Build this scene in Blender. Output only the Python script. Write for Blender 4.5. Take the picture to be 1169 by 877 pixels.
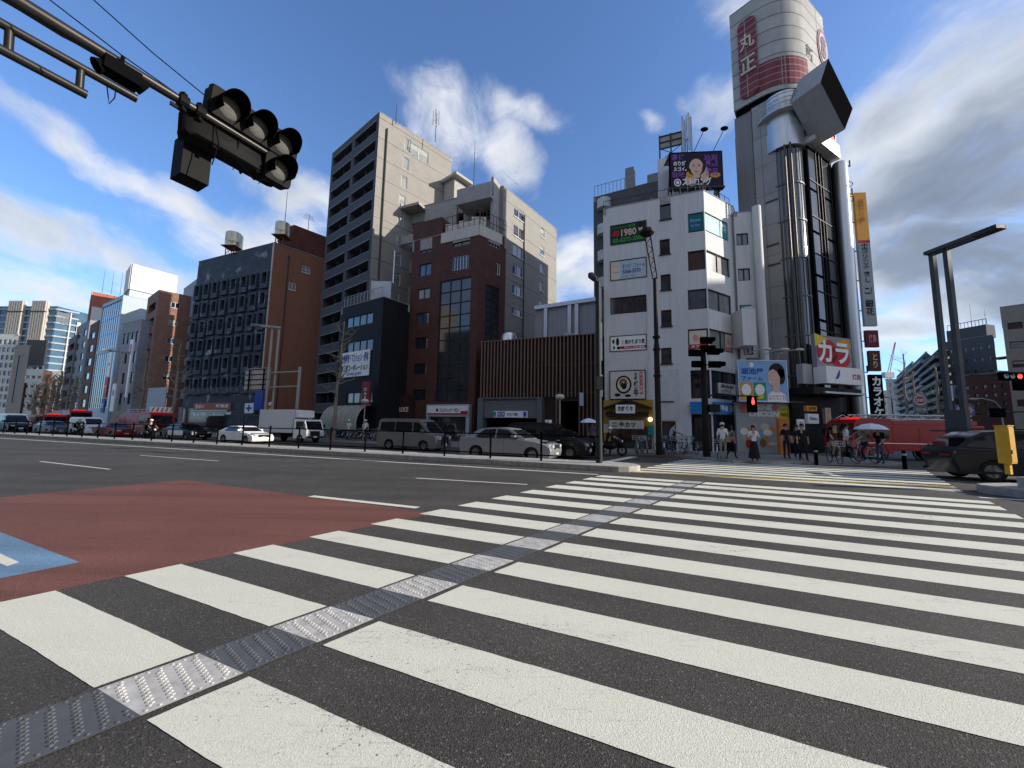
import bpy, bmesh, math, random
from mathutils import Vector, Matrix
R = math.radians
random.seed(7)
sc = bpy.context.scene
COL = sc.collection
for o in list(bpy.data.objects): bpy.data.objects.remove(o)

# ------------------------------------------------------------------ camera
FPX, CX, CY, EYE = 440.0, 584.5, 438.5, 1.5
PITCH = math.atan(49 / FPX); ROLL = math.atan(.018)
cp, sp, cr, sr = math.cos(PITCH), math.sin(PITCH), math.cos(ROLL), math.sin(ROLL)
cam_d = bpy.data.cameras.new('camera'); cam = bpy.data.objects.new('camera', cam_d); COL.objects.link(cam)
cam_d.sensor_width = 36; cam_d.lens = 36 * FPX / 1169; cam_d.clip_start = .05; cam_d.clip_end = 5000
rt = Vector((cr, -sr*sp, sr*cp)); up = Vector((-sr, -cr*sp, cr*cp)); fw = Vector((0, cp, sp))
m = Matrix((( rt.x, up.x, -fw.x, 0), (rt.y, up.y, -fw.y, 0), (rt.z, up.z, -fw.z, EYE), (0, 0, 0, 1)))
cam.matrix_world = m; sc.camera = cam

# ------------------------------------------------------------------ light
SUN_AZ, SUN_EL = R(99), R(21)
sc.view_settings.view_transform = 'Standard'; sc.view_settings.look = 'None'
sc.view_settings.exposure = 0.5; sc.view_settings.gamma = 1
sd = Vector((math.sin(SUN_AZ)*math.cos(SUN_EL), math.cos(SUN_AZ)*math.cos(SUN_EL), math.sin(SUN_EL)))
sun_d = bpy.data.lights.new('sun', 'SUN'); sun_d.energy = 5.0; sun_d.angle = R(.5); sun_d.color = (1, .93, .82)
sun = bpy.data.objects.new('sun', sun_d); COL.objects.link(sun)
sun.rotation_euler = (-sd).to_track_quat('-Z', 'Y').to_euler(); sun.location = (40, -20, 60)
SKY_STRENGTH = .128

# rays of the measured view, used once to lay out the plan of the crossing
def ray(x, y):
    u = (x-CX)/FPX; v = -(y-CY)/FPX
    u2 = u*cr - v*sr; v2 = u*sr + v*cr
    return Vector((u2, cp - v2*sp, sp + v2*cp))
def roof(x, y, H):
    r = ray(x, y); t = (H-EYE)/r.z; return Vector((r.x*t, r.y*t))
def g(x, y, z=0.): return roof(x, y, z)
def at(x, y, Y):
    r = ray(x, y); return Vector((0, 0, EYE)) + r*(Y/r.y)
def azv(a): return Vector((math.sin(R(a)), math.cos(R(a))))
def v2p(px, py, P0, az):                    # point where the view ray meets the vertical plane through P0 with azimuth az
    d = azv(az); n = Vector((d.y, -d.x)); r = ray(px, py)
    t = (P0.dot(n))/(r.x*n.x + r.y*n.y)
    return Vector((0, 0, EYE)) + r*t
ROAD = 112.8; RD = azv(ROAD); NV = Vector((-RD.y, RD.x))      # along the main road (to the right), across it (away)
def rp(px, n, py=490):                      # point of the line "n metres across the road" seen in column px
    r = ray(px, py); t = n/(r.x*NV.x + r.y*NV.y); return Vector((r.x*t, r.y*t))

# ------------------------------------------------------------------ world
def nd(nt, t, **k):
    n = nt.nodes.new(t)
    for a, b in k.items(): setattr(n, a, b)
    return n
def link(nt, a, b): nt.links.new(a, b)
def mth(nt, op, a, b=None, c=None, clamp=False):
    n = nt.nodes.new('ShaderNodeMath'); n.operation = op; n.use_clamp = clamp
    for i, v in enumerate((a, b, c)):
        if v is None: continue
        if isinstance(v, (int, float)): n.inputs[i].default_value = v
        else: nt.links.new(v, n.inputs[i])
    return n.outputs[0]
def build_world():
    w = bpy.data.worlds.new('World'); sc.world = w; w.use_nodes = True
    nt = w.node_tree; nt.nodes.clear()
    out = nd(nt, 'ShaderNodeOutputWorld')
    sky = nd(nt, 'ShaderNodeTexSky'); sky.sky_type = 'NISHITA'; sky.sun_disc = False
    sky.sun_elevation = SUN_EL; sky.sun_rotation = SUN_AZ; sky.altitude = 100; sky.air_density = 1.0; sky.dust_density = .6; sky.ozone_density = 2.2
    bg = nd(nt, 'ShaderNodeBackground'); bg.inputs[1].default_value = SKY_STRENGTH
    hsv = nd(nt, 'ShaderNodeHueSaturation'); hsv.inputs['Saturation'].default_value = 1.12
    link(nt, sky.outputs[0], hsv.inputs['Color'])
    tc = nd(nt, 'ShaderNodeTexCoord'); D = tc.outputs['Generated']
    sep = nd(nt, 'ShaderNodeSeparateXYZ'); link(nt, D, sep.inputs[0])
    hz = nd(nt, 'ShaderNodeValToRGB'); link(nt, sep.outputs[2], hz.inputs[0]); he = hz.color_ramp.elements
    he[0].position = 0; he[0].color = (.50, .76, 1.3, 1); he[1].position = .6; he[1].color = (1.20, 1.19, 1.36, 1); x = he.new(.2); x.color = (1.0, 1.11, 1.32, 1)
    tm = nd(nt, 'ShaderNodeMix', data_type='RGBA', blend_type='MULTIPLY'); tm.inputs[0].default_value = 1; link(nt, hsv.outputs[0], tm.inputs[6]); link(nt, hz.outputs[0], tm.inputs[7])
    link(nt, tm.outputs[2], bg.inputs[0])
    zz = mth(nt, 'ADD', mth(nt, 'MAXIMUM', sep.outputs[2], 0.0), .16)
    comb = nd(nt, 'ShaderNodeCombineXYZ')
    link(nt, mth(nt, 'DIVIDE', sep.outputs[0], zz), comb.inputs[0]); link(nt, mth(nt, 'DIVIDE', sep.outputs[1], zz), comb.inputs[1])
    # big clouds: (px, py, half width, half height, tilt in degrees, weight)
    blobs = [(30,250,180,34,14,.95), (170,288,130,32,14,.92), (85,162,95,16,22,.70), (228,214,60,14,14,.62), (15,325,150,34,6,.95), (120,355,150,26,6,.8), (60,380,120,14,4,.6),
             (512,138,66,30,28,.97), (575,182,42,28,40,.88), (345,215,60,20,25,.8), (315,255,90,34,12,.95), (655,305,40,60,70,1.05), (600,140,60,12,20,.4),
             (738,155,14,8,0,.65), (812,122,40,22,-20,.78), (822,28,36,18,0,.6),
             (1090,70,160,60,-38,1.0), (1160,40,130,70,-25,1.0), (1120,190,190,110,-15,1.45), (1070,290,200,90,0,1.5), (1160,330,180,80,0,1.4), (1020,376,120,18,-5,1.0), (1010,400,80,8,-5,.7), (1169,120,110,110,0,1.2), (1000,150,60,50,-40,.85)]
    total = None; grey = None
    warp = nd(nt, 'ShaderNodeTexNoise'); warp.inputs['Scale'].default_value = 3.2; warp.inputs['Detail'].default_value = 3; link(nt, D, warp.inputs['Vector'])
    wsub = nd(nt, 'ShaderNodeVectorMath', operation='SUBTRACT'); link(nt, warp.outputs['Color'], wsub.inputs[0]); wsub.inputs[1].default_value = (.5, .5, .5)
    wsc = nd(nt, 'ShaderNodeVectorMath', operation='SCALE'); link(nt, wsub.outputs[0], wsc.inputs[0]); wsc.inputs['Scale'].default_value = .22
    wadd = nd(nt, 'ShaderNodeVectorMath', operation='ADD'); link(nt, D, wadd.inputs[0]); link(nt, wsc.outputs[0], wadd.inputs[1])
    DW = wadd.outputs[0]
    for (px, py, hw, hh, tilt, wt) in blobs:
        d0 = ray(px, py); ln = d0.length; d0 = d0/ln
        t = R(tilt)
        e1 = (rt*math.cos(t) - up*math.sin(t)); e1 = (e1 - d0*e1.dot(d0)).normalized()
        e2 = d0.cross(e1).normalized()
        ru, rv = hw/FPX/ln, hh/FPX/ln
        def dotc(v):
            n = nd(nt, 'ShaderNodeVectorMath', operation='DOT_PRODUCT'); link(nt, DW, n.inputs[0]); n.inputs[1].default_value = v; return n.outputs['Value']
        a = dotc(tuple(e1/ru)); b = dotc(tuple(e2/rv))
        r2 = mth(nt, 'ADD', mth(nt, 'MULTIPLY', a, a), mth(nt, 'MULTIPLY', b, b))
        q = mth(nt, 'MULTIPLY', mth(nt, 'SUBTRACT', 1.0, mth(nt, 'POWER', r2, .8)), wt)
        q = mth(nt, 'MAXIMUM', q, -1.0)
        front = dotc(tuple(d0)); q = mth(nt, 'MULTIPLY', mth(nt, 'ADD', q, 1.0), mth(nt, 'GREATER_THAN', front, 0.0))
        total = q if total is None else mth(nt, 'MAXIMUM', total, q)
        if px > 960 and wt > .95: grey = q if grey is None else mth(nt, 'MAXIMUM', grey, q)
    # loose cloud all round for the views and reflections away from the photograph
    nb = nd(nt, 'ShaderNodeTexNoise'); nb.inputs['Scale'].default_value = .8; nb.inputs['Detail'].default_value = 3; link(nt, comb.outputs[0], nb.inputs['Vector'])
    back = mth(nt, 'LESS_THAN', sep.outputs[1], -.05)
    total = mth(nt, 'MAXIMUM', total, mth(nt, 'MULTIPLY', mth(nt, 'MULTIPLY', nb.outputs[0], 2.9), back))
    nz = nd(nt, 'ShaderNodeTexNoise'); nz.inputs['Scale'].default_value = 2.6; nz.inputs['Detail'].default_value = 10; nz.inputs['Roughness'].default_value = .6
    nz.inputs['Distortion'].default_value = .6
    mp = nd(nt, 'ShaderNodeMapping'); mp.inputs['Rotation'].default_value = (0, 0, R(8)); mp.inputs['Scale'].default_value = (1.35, .75, 1)
    link(nt, comb.outputs[0], mp.inputs[0]); link(nt, mp.outputs[0], nz.inputs['Vector'])
    nq = nd(nt, 'ShaderNodeTexNoise'); nq.inputs['Scale'].default_value = 7.5; nq.inputs['Detail'].default_value = 11; nq.inputs['Roughness'].default_value = .62; nq.inputs['Distortion'].default_value = .25
    mq = nd(nt, 'ShaderNodeMapping'); mq.inputs['Scale'].default_value = (1, 1, 1.7); link(nt, DW, mq.inputs[0]); link(nt, mq.outputs[0], nq.inputs['Vector'])
    dens = mth(nt, 'ADD', mth(nt, 'SUBTRACT', total, 1.0), mth(nt, 'MULTIPLY', mth(nt, 'SUBTRACT', mth(nt, 'ADD', mth(nt, 'MULTIPLY', nz.outputs[0], .45), mth(nt, 'MULTIPLY', nq.outputs[0], .55)), .50), 5.2))
    mr = nd(nt, 'ShaderNodeMapRange'); mr.interpolation_type = 'SMOOTHSTEP'; mr.inputs[1].default_value = -.45; mr.inputs[2].default_value = 1.35; link(nt, dens, mr.inputs[0])
    alpha = mth(nt, 'MULTIPLY', mr.outputs[0], .93)
    # cloud brightness: thick parts grey, edges white, large slow variation
    n2 = nd(nt, 'ShaderNodeTexNoise'); n2.inputs['Scale'].default_value = 4.2; n2.inputs['Detail'].default_value = 8; n2.inputs['Roughness'].default_value = .55; link(nt, mq.outputs[0], n2.inputs['Vector'])
    thick = mth(nt, 'MULTIPLY', mth(nt, 'SUBTRACT', grey, 1.5), 1.0, clamp=True)
    k = mth(nt, 'ADD', mth(nt, 'MULTIPLY', n2.outputs[0], 1.15), mth(nt, 'ADD', mth(nt, 'MULTIPLY', thick, .50), -.40), clamp=True)
    k = mth(nt, 'ADD', k, mth(nt, 'MULTIPLY', mr.outputs[0], .10), clamp=True)
    cr_ = nd(nt, 'ShaderNodeValToRGB'); link(nt, k, cr_.inputs[0])
    e = cr_.color_ramp.elements; e[0].position = .12; e[0].color = (.80, .81, .84, 1); e[1].position = 1.; e[1].color = (.13, .155, .20, 1)
    x = e.new(.40); x.color = (.54, .58, .64, 1); x = e.new(.66); x.color = (.25, .29, .36, 1)
    bc = nd(nt, 'ShaderNodeBackground'); link(nt, cr_.outputs[0], bc.inputs[0]); bc.inputs[1].default_value = .85
    mx = nd(nt, 'ShaderNodeMixShader'); link(nt, alpha, mx.inputs[0]); link(nt, bg.outputs[0], mx.inputs[1]); link(nt, bc.outputs[0], mx.inputs[2])
    link(nt, mx.outputs[0], out.inputs[0])
build_world()

# ------------------------------------------------------------------ materials
MATS = {}
def mat(name, col, rough=.75, metal=0., var=.18, scale=2.5, bump=0., bscale=60., spec=.15, emit=None, streak=0., coat=0.):
    if name in MATS: return MATS[name]
    m = bpy.data.materials.new(name); m.use_nodes = True; nt = m.node_tree; b = nt.nodes['Principled BSDF']
    b.inputs['Roughness'].default_value = rough; b.inputs['Metallic'].default_value = metal
    b.inputs['Specular IOR Level'].default_value = spec; b.inputs['Coat Weight'].default_value = coat; b.inputs['Coat Roughness'].default_value = .06
    tc = nd(nt, 'ShaderNodeTexCoord')
    if var > 0:
        n = nd(nt, 'ShaderNodeTexNoise'); n.inputs['Scale'].default_value = scale; n.inputs['Detail'].default_value = 6; n.inputs['Roughness'].default_value = .65
        link(nt, tc.outputs['Object'], n.inputs['Vector'])
        fac = n.outputs[0]
        if streak > 0:
            mp = nd(nt, 'ShaderNodeMapping'); mp.inputs['Scale'].default_value = (4, 4, .22); link(nt, tc.outputs['Object'], mp.inputs[0])
            n3 = nd(nt, 'ShaderNodeTexNoise'); n3.inputs['Scale'].default_value = 1.3; n3.inputs['Detail'].default_value = 5; link(nt, mp.outputs[0], n3.inputs['Vector'])
            fac = mth(nt, 'ADD', mth(nt, 'MULTIPLY', fac, 1-streak), mth(nt, 'MULTIPLY', n3.outputs[0], streak))
        r = nd(nt, 'ShaderNodeValToRGB'); link(nt, fac, r.inputs[0])
        r.color_ramp.elements[0].position = .3; r.color_ramp.elements[1].position = .7
        r.color_ramp.elements[0].color = tuple(c*(1-var) for c in col) + (1,); r.color_ramp.elements[1].color = tuple(min(1, c*(1+var)) for c in col) + (1,)
        link(nt, r.outputs[0], b.inputs['Base Color'])
    else: b.inputs['Base Color'].default_value = tuple(col) + (1,)
    if bump > 0:
        n = nd(nt, 'ShaderNodeTexNoise'); n.inputs['Scale'].default_value = bscale; n.inputs['Detail'].default_value = 4; link(nt, tc.outputs['Object'], n.inputs['Vector'])
        bp = nd(nt, 'ShaderNodeBump'); bp.inputs['Strength'].default_value = bump; bp.inputs['Distance'].default_value = .02
        link(nt, n.outputs[0], bp.inputs['Height']); link(nt, bp.outputs[0], b.inputs['Normal'])
    if emit:
        b.inputs['Emission Color'].default_value = tuple(emit[0]) + (1,); b.inputs['Emission Strength'].default_value = emit[1]
    MATS[name] = m; return m
def brick_mat(name, c1, c2, mortar, bw=.24, bh=.075, ms=.008, rough=.8, off=.5, bump=.25, var=.25, patch=.0):
    if name in MATS: return MATS[name]
    m = bpy.data.materials.new(name); m.use_nodes = True; nt = m.node_tree; b = nt.nodes['Principled BSDF']; b.inputs['Roughness'].default_value = rough; b.inputs['Specular IOR Level'].default_value = .12
    uv = nd(nt, 'ShaderNodeUVMap')
    t = nd(nt, 'ShaderNodeTexBrick'); t.offset = off; link(nt, uv.outputs[0], t.inputs['Vector'])
    t.inputs['Color1'].default_value = tuple(c1)+(1,); t.inputs['Color2'].default_value = tuple(c2)+(1,); t.inputs['Mortar'].default_value = tuple(mortar)+(1,)
    t.inputs['Scale'].default_value = 1; t.inputs['Brick Width'].default_value = bw; t.inputs['Row Height'].default_value = bh; t.inputs['Mortar Size'].default_value = ms
    n = nd(nt, 'ShaderNodeTexNoise'); n.inputs['Scale'].default_value = .9; n.inputs['Detail'].default_value = 8; link(nt, uv.outputs[0], n.inputs['Vector'])
    h = nd(nt, 'ShaderNodeHueSaturation'); link(nt, t.outputs[0], h.inputs['Color']); link(nt, mth(nt, 'ADD', mth(nt, 'MULTIPLY', n.outputs[0], var*2), 1-var), h.inputs['Value'])
    last = h.outputs[0]
    if patch > 0:
        n2 = nd(nt, 'ShaderNodeTexNoise'); n2.inputs['Scale'].default_value = .45; n2.inputs['Detail'].default_value = 9; n2.inputs['Roughness'].default_value = .7; link(nt, uv.outputs[0], n2.inputs['Vector'])
        mr = nd(nt, 'ShaderNodeMapRange'); link(nt, n2.outputs[0], mr.inputs[0]); mr.inputs[1].default_value = .56; mr.inputs[2].default_value = .64
        mx = nd(nt, 'ShaderNodeMix', data_type='RGBA'); link(nt, mth(nt, 'MULTIPLY', mr.outputs[0], patch), mx.inputs[0]); link(nt, last, mx.inputs[6]); mx.inputs[7].default_value = (.35, .40, .46, 1); last = mx.outputs[2]
    link(nt, last, b.inputs['Base Color'])
    bp = nd(nt, 'ShaderNodeBump'); bp.inputs['Strength'].default_value = bump; bp.inputs['Distance'].default_value = .01; bp.invert = True
    link(nt, t.outputs['Fac'], bp.inputs['Height']); link(nt, bp.outputs[0], b.inputs['Normal'])
    MATS[name] = m; return m
G_DARK = mat('glass_dark', (.018, .022, .028), .06, var=.3, scale=.8, spec=.9)
G_SKY = mat('glass_blue', (.05, .085, .12), .05, var=.35, scale=.6, spec=1.)
G_CURT = mat('glass_curtain', (.20, .21, .20), .12, var=.3, scale=1.4, spec=.8)
G_BRN = mat('glass_brown', (.05, .035, .03), .08, var=.3, scale=1., spec=.8)
ALU = mat('aluminium', (.45, .46, .47), .35, .8, var=.1)
FR_DK = mat('frame_dark', (.03, .03, .032), .5, var=.1)
FR_WH = mat('frame_white', (.6, .6, .58), .5, var=.1)
BLK = mat("matt_black", (.005, .005, .0055), .95, var=.15, spec=0.)
RUBBER = mat('rubber', (.018, .018, .018), .85, var=.2, scale=20)
WHITE = mat('white_paint', (.72, .72, .70), .5, var=.06)
SIGNW = mat('sign_white', (.78, .78, .76), .4, var=.03)
STEEL = mat('galvanised', (.42, .43, .43), .4, .75, var=.15, scale=8)
STEEL_DK = mat('dark_steel', (.055, .052, .05), .45, .4, var=.2, scale=6)
CONC = mat('concrete', (.30, .29, .27), .85, var=.25, scale=3, bump=.3)
def scol(name, c, **k): return mat(name, c, **dict(dict(rough=.45, var=.05), **k))

# ------------------------------------------------------------------ mesh kit
class MB:
    def __init__(s): s.v = []; s.f = []; s.m = []
    def add(s, vs, fs, mi=0):
        b = len(s.v); s.v += [Vector(p) for p in vs]; s.f += [[b+i for i in f] for f in fs]; s.m += [mi]*len(fs); return s
    def box(s, x0, x1, y0, y1, z0, z1, mi=0):
        return s.add([(x0,y0,z0),(x1,y0,z0),(x1,y1,z0),(x0,y1,z0),(x0,y0,z1),(x1,y0,z1),(x1,y1,z1),(x0,y1,z1)],
              [(0,3,2,1),(4,5,6,7),(0,1,5,4),(1,2,6,5),(2,3,7,6),(3,0,4,7)], mi)
    def obox(s, o, a, b, c, mi=0):             # box from corner o and three edge vectors
        o, a, b, c = map(Vector, (o, a, b, c))
        return s.add([o, o+a, o+a+b, o+b, o+c, o+a+c, o+a+b+c, o+b+c], [(0,3,2,1),(4,5,6,7),(0,1,5,4),(1,2,6,5),(2,3,7,6),(3,0,4,7)], mi)
    def prism(s, poly, z0, z1, mi=0):
        n = len(poly); vs = [(p[0], p[1], z0) for p in poly] + [(p[0], p[1], z1) for p in poly]
        return s.add(vs, [list(range(n))[::-1], list(range(n, 2*n))] + [(i, (i+1) % n, n+(i+1) % n, n+i) for i in range(n)], mi)
    def face(s, pts, mi=0): return s.add(pts, [list(range(len(pts)))], mi)
    def tube(s, pts, r, n=8, mi=0, cap=True):
        pts = [Vector(p) for p in pts]; rs = r if isinstance(r, (list, tuple)) else [r]*len(pts)
        vs = []; prev = None
        for i, p in enumerate(pts):
            t = (pts[min(i+1, len(pts)-1)] - pts[max(i-1, 0)]).normalized()
            a = prev if prev is not None else (Vector((0, 0, 1)) if abs(t.z) < .9 else Vector((1, 0, 0)))
            x = t.cross(a).normalized() if prev is None else (a - t*a.dot(t)).normalized(); prev = x
            y = t.cross(x)
            vs += [p + (x*math.cos(2*math.pi*k/n) + y*math.sin(2*math.pi*k/n))*rs[i] for k in range(n)]
        fs = [(i*n+k, i*n+(k+1) % n, (i+1)*n+(k+1) % n, (i+1)*n+k) for i in range(len(pts)-1) for k in range(n)]
        if cap: fs += [list(range(n))[::-1], [(len(pts)-1)*n+k for k in range(n)]]
        return s.add(vs, fs, mi)
    def lathe(s, prof, n=16, mi=0, o=(0,0,0), ax='z', cap=False):   # prof: (radius, height)
        vs = []
        for (r, h) in prof:
            for k in range(n):
                a = 2*math.pi*k/n; c, d = r*math.cos(a), r*math.sin(a)
                p = (c, d, h) if ax == 'z' else ((c, h, d) if ax == 'y' else (h, c, d))
                vs.append(Vector(p) + Vector(o))
        L = len(prof)
        fs = [(i*n+k, i*n+(k+1) % n, (i+1)*n+(k+1) % n, (i+1)*n+k) for i in range(L-1) for k in range(n)]
        if cap: fs += [list(range(n))[::-1], [(L-1)*n+k for k in range(n)]]
        return s.add(vs, fs, mi)
    def sph(s, c, r, n=12, mi=0):
        rr = r if isinstance(r, (tuple, list)) else (r, r, r); c = Vector(c); h = n//2; vs = []
        for i in range(h+1):
            t = math.pi*i/h
            for k in range(n):
                a = 2*math.pi*k/n; vs.append(c + Vector((rr[0]*math.sin(t)*math.cos(a), rr[1]*math.sin(t)*math.sin(a), rr[2]*math.cos(t))))
        return s.add(vs, [(i*n+k, i*n+(k+1) % n, (i+1)*n+(k+1) % n, (i+1)*n+k) for i in range(h) for k in range(n)], mi)
    def xf(s, M, start=0):
        for i in range(start, len(s.v)): s.v[i] = M @ s.v[i]
        return s
    def build(s, name, mats, parent=None, world=True, smooth=None, bevel=0.):
        if not s.f: return None
        if not isinstance(mats, (list, tuple)): mats = [mats]
        off = Vector((0, 0, 0))
        if parent is not None and world:
            q = parent
            while q is not None: off += q.location; q = q.parent
        me = bpy.data.meshes.new(name); me.from_pydata([tuple(v-off) for v in s.v], [], s.f)
        for mm in mats: me.materials.append(mm)
        me.polygons.foreach_set('material_index', s.m)
        uvl = me.uv_layers.new(name='UVMap')
        for p in me.polygons:
            nn = p.normal; t = Vector((-nn.y, nn.x))
            if t.length > 1e-4: t.normalize()
            for li in p.loop_indices:
                co = s.v[me.loops[li].vertex_index]
                uvl.data[li].uv = (co.x, co.y) if abs(nn.z) > .7 else (co.x*t.x + co.y*t.y, co.z)
        if smooth is not None:
            me.polygons.foreach_set('use_smooth', [True]*len(me.polygons)); me.set_sharp_from_angle(angle=R(smooth))
        me.update()
        o = bpy.data.objects.new(name, me); COL.objects.link(o)
        if parent is not None: o.parent = parent
        if bevel > 0:
            bm = bmesh.new(); bm.from_mesh(me); bmesh.ops.remove_doubles(bm, verts=bm.verts, dist=1e-5)
            bmesh.ops.bevel(bm, geom=[e for e in bm.edges if e.is_manifold and e.calc_face_angle(0) > R(25)], offset=bevel, segments=2, affect='EDGES', profile=.5)
            bm.to_mesh(me); bm.free()
        return o
def tag(o, label, cat, group=None, kind=None):
    if kind: o['kind'] = kind
    if label: o['label'] = label
    if cat: o['category'] = cat
    if group: o['group'] = group
    return o
def thing(name, label, cat, loc=(0, 0, 0), rot=0., group=None):
    o = bpy.data.objects.new(name, None); COL.objects.link(o); o.location = Vector(loc); o.rotation_euler = (0, 0, rot); o.empty_display_size = .3
    return tag(o, label, cat, group)
def struct(name, mb, m, **k): return tag(mb.build(name, m, **k), None, None, kind='structure')
def clone(root, loc, rot=None, label=None):
    r = root.copy(); COL.objects.link(r); r.location = Vector(loc)
    if rot is not None: r.rotation_euler = (0, 0, rot)
    if label: r['label'] = label
    for ch in list(root.children):
        c = ch.copy(); COL.objects.link(c); c.parent = r
        for gch in list(ch.children):
            d = gch.copy(); COL.objects.link(d); d.parent = c
    return r

class F:                                       # a vertical plane: u along the ground from P0 to P1, z up, normal towards the eye
    def __init__(s, P0, P1, out=None):
        s.P0 = Vector(P0); s.P1 = Vector(P1); s.d = (s.P1-s.P0); s.L = s.d.length; s.d.normalize()
        s.n = Vector((s.d.y, -s.d.x))
        ref = (-s.P0) if out is None else Vector(out)
        if s.n.dot(ref) < 0: s.n = -s.n
    def uv(s, px, py):
        r = ray(px, py); k = r.x*s.n.x + r.y*s.n.y; t = s.P0.dot(s.n)/k
        p = Vector((r.x*t, r.y*t)); return ((p-s.P0).dot(s.d), EYE + r.z*t)
    def pt(s, u, z, o=0.):
        p = s.P0 + s.d*u + s.n*o; return Vector((p.x, p.y, z))
    def box(s, mb, u0, u1, z0, z1, o0, o1, mi=0):
        return mb.obox(s.pt(u0, z0, o0), (*(s.d*(u1-u0)), 0), (*(s.n*(o1-o0)), 0), (0, 0, z1-z0), mi)
    def quad(s, mb, u0, u1, z0, z1, o, mi=0):
        return mb.face([s.pt(u0, z0, o), s.pt(u1, z0, o), s.pt(u1, z1, o), s.pt(u0, z1, o)], mi)
    def poly(s, mb, pts, o, mi=0): return mb.face([s.pt(u, z, o) for u, z in pts], mi)
    def ell(s, mb, u, z, ru, rz, o, mi=0, n=24, a0=0, a1=360):
        return s.poly(mb, [(u+ru*math.cos(R(a0+(a1-a0)*k/n)), z+rz*math.sin(R(a0+(a1-a0)*k/n))) for k in range(n)], o, mi)
    def rect(s, x0, y0, x1, y1):              # a photo rectangle (top left, bottom right) to u0,u1,z0,z1
        a = s.uv(x0, y0); b = s.uv(x1, y1); return (min(a[0], b[0]), max(a[0], b[0]), min(a[1], b[1]), max(a[1], b[1]))

_tc = {}
def text_verts(body, bold=.0, extrude=.0, spacing=1., line=1.):
    key = (body, bold, extrude, spacing, line)
    if key in _tc: return _tc[key]
    cu = bpy.data.curves.new('t', 'FONT'); cu.body = body; cu.size = 1; cu.offset = bold; cu.extrude = extrude; cu.space_character = spacing; cu.space_line = line
    cu.align_x = 'CENTER'; cu.resolution_u = 3
    o = bpy.data.objects.new('t', cu); COL.objects.link(o)
    dg = bpy.context.evaluated_depsgraph_get(); dg.update()
    me = bpy.data.meshes.new_from_object(o.evaluated_get(dg))
    vs = [v.co.copy() for v in me.vertices]; fs = [list(p.vertices) for p in me.polygons]
    bpy.data.objects.remove(o); bpy.data.curves.remove(cu); bpy.data.meshes.remove(me)
    _tc[key] = (vs, fs); return vs, fs
def text_on(f, mb, body, u0, u1, z0, z1, o, mi=0, bold=.0, ext=.0, keep=False, shear=0., line=1.):
    vs, fs = text_verts(body, bold, 0. if ext == 0 else .02, 1., line)
    if not vs: return
    x0 = min(v.x for v in vs); x1 = max(v.x for v in vs); y0 = min(v.y for v in vs); y1 = max(v.y for v in vs)
    sx = (u1-u0)/max(x1-x0, 1e-4); sy = (z1-z0)/max(y1-y0, 1e-4)
    if keep:
        s_ = min(sx, sy); cu, cz = (u0+u1)/2, (z0+z1)/2; sx = sy = s_; u0 = cu-(x1-x0)*s_/2; z0 = cz-(y1-y0)*s_/2
    zm = ext/.02 if ext else 0
    flip = 1
    mb.add([f.pt(u0 + ((v.x-x0)*sx + shear*(v.y-y0)*sy), z0 + (v.y-y0)*sy, o + (v.z*zm if ext else 0)) for v in vs], fs, mi)
VT = lambda s: '\n'.join(s)
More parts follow.
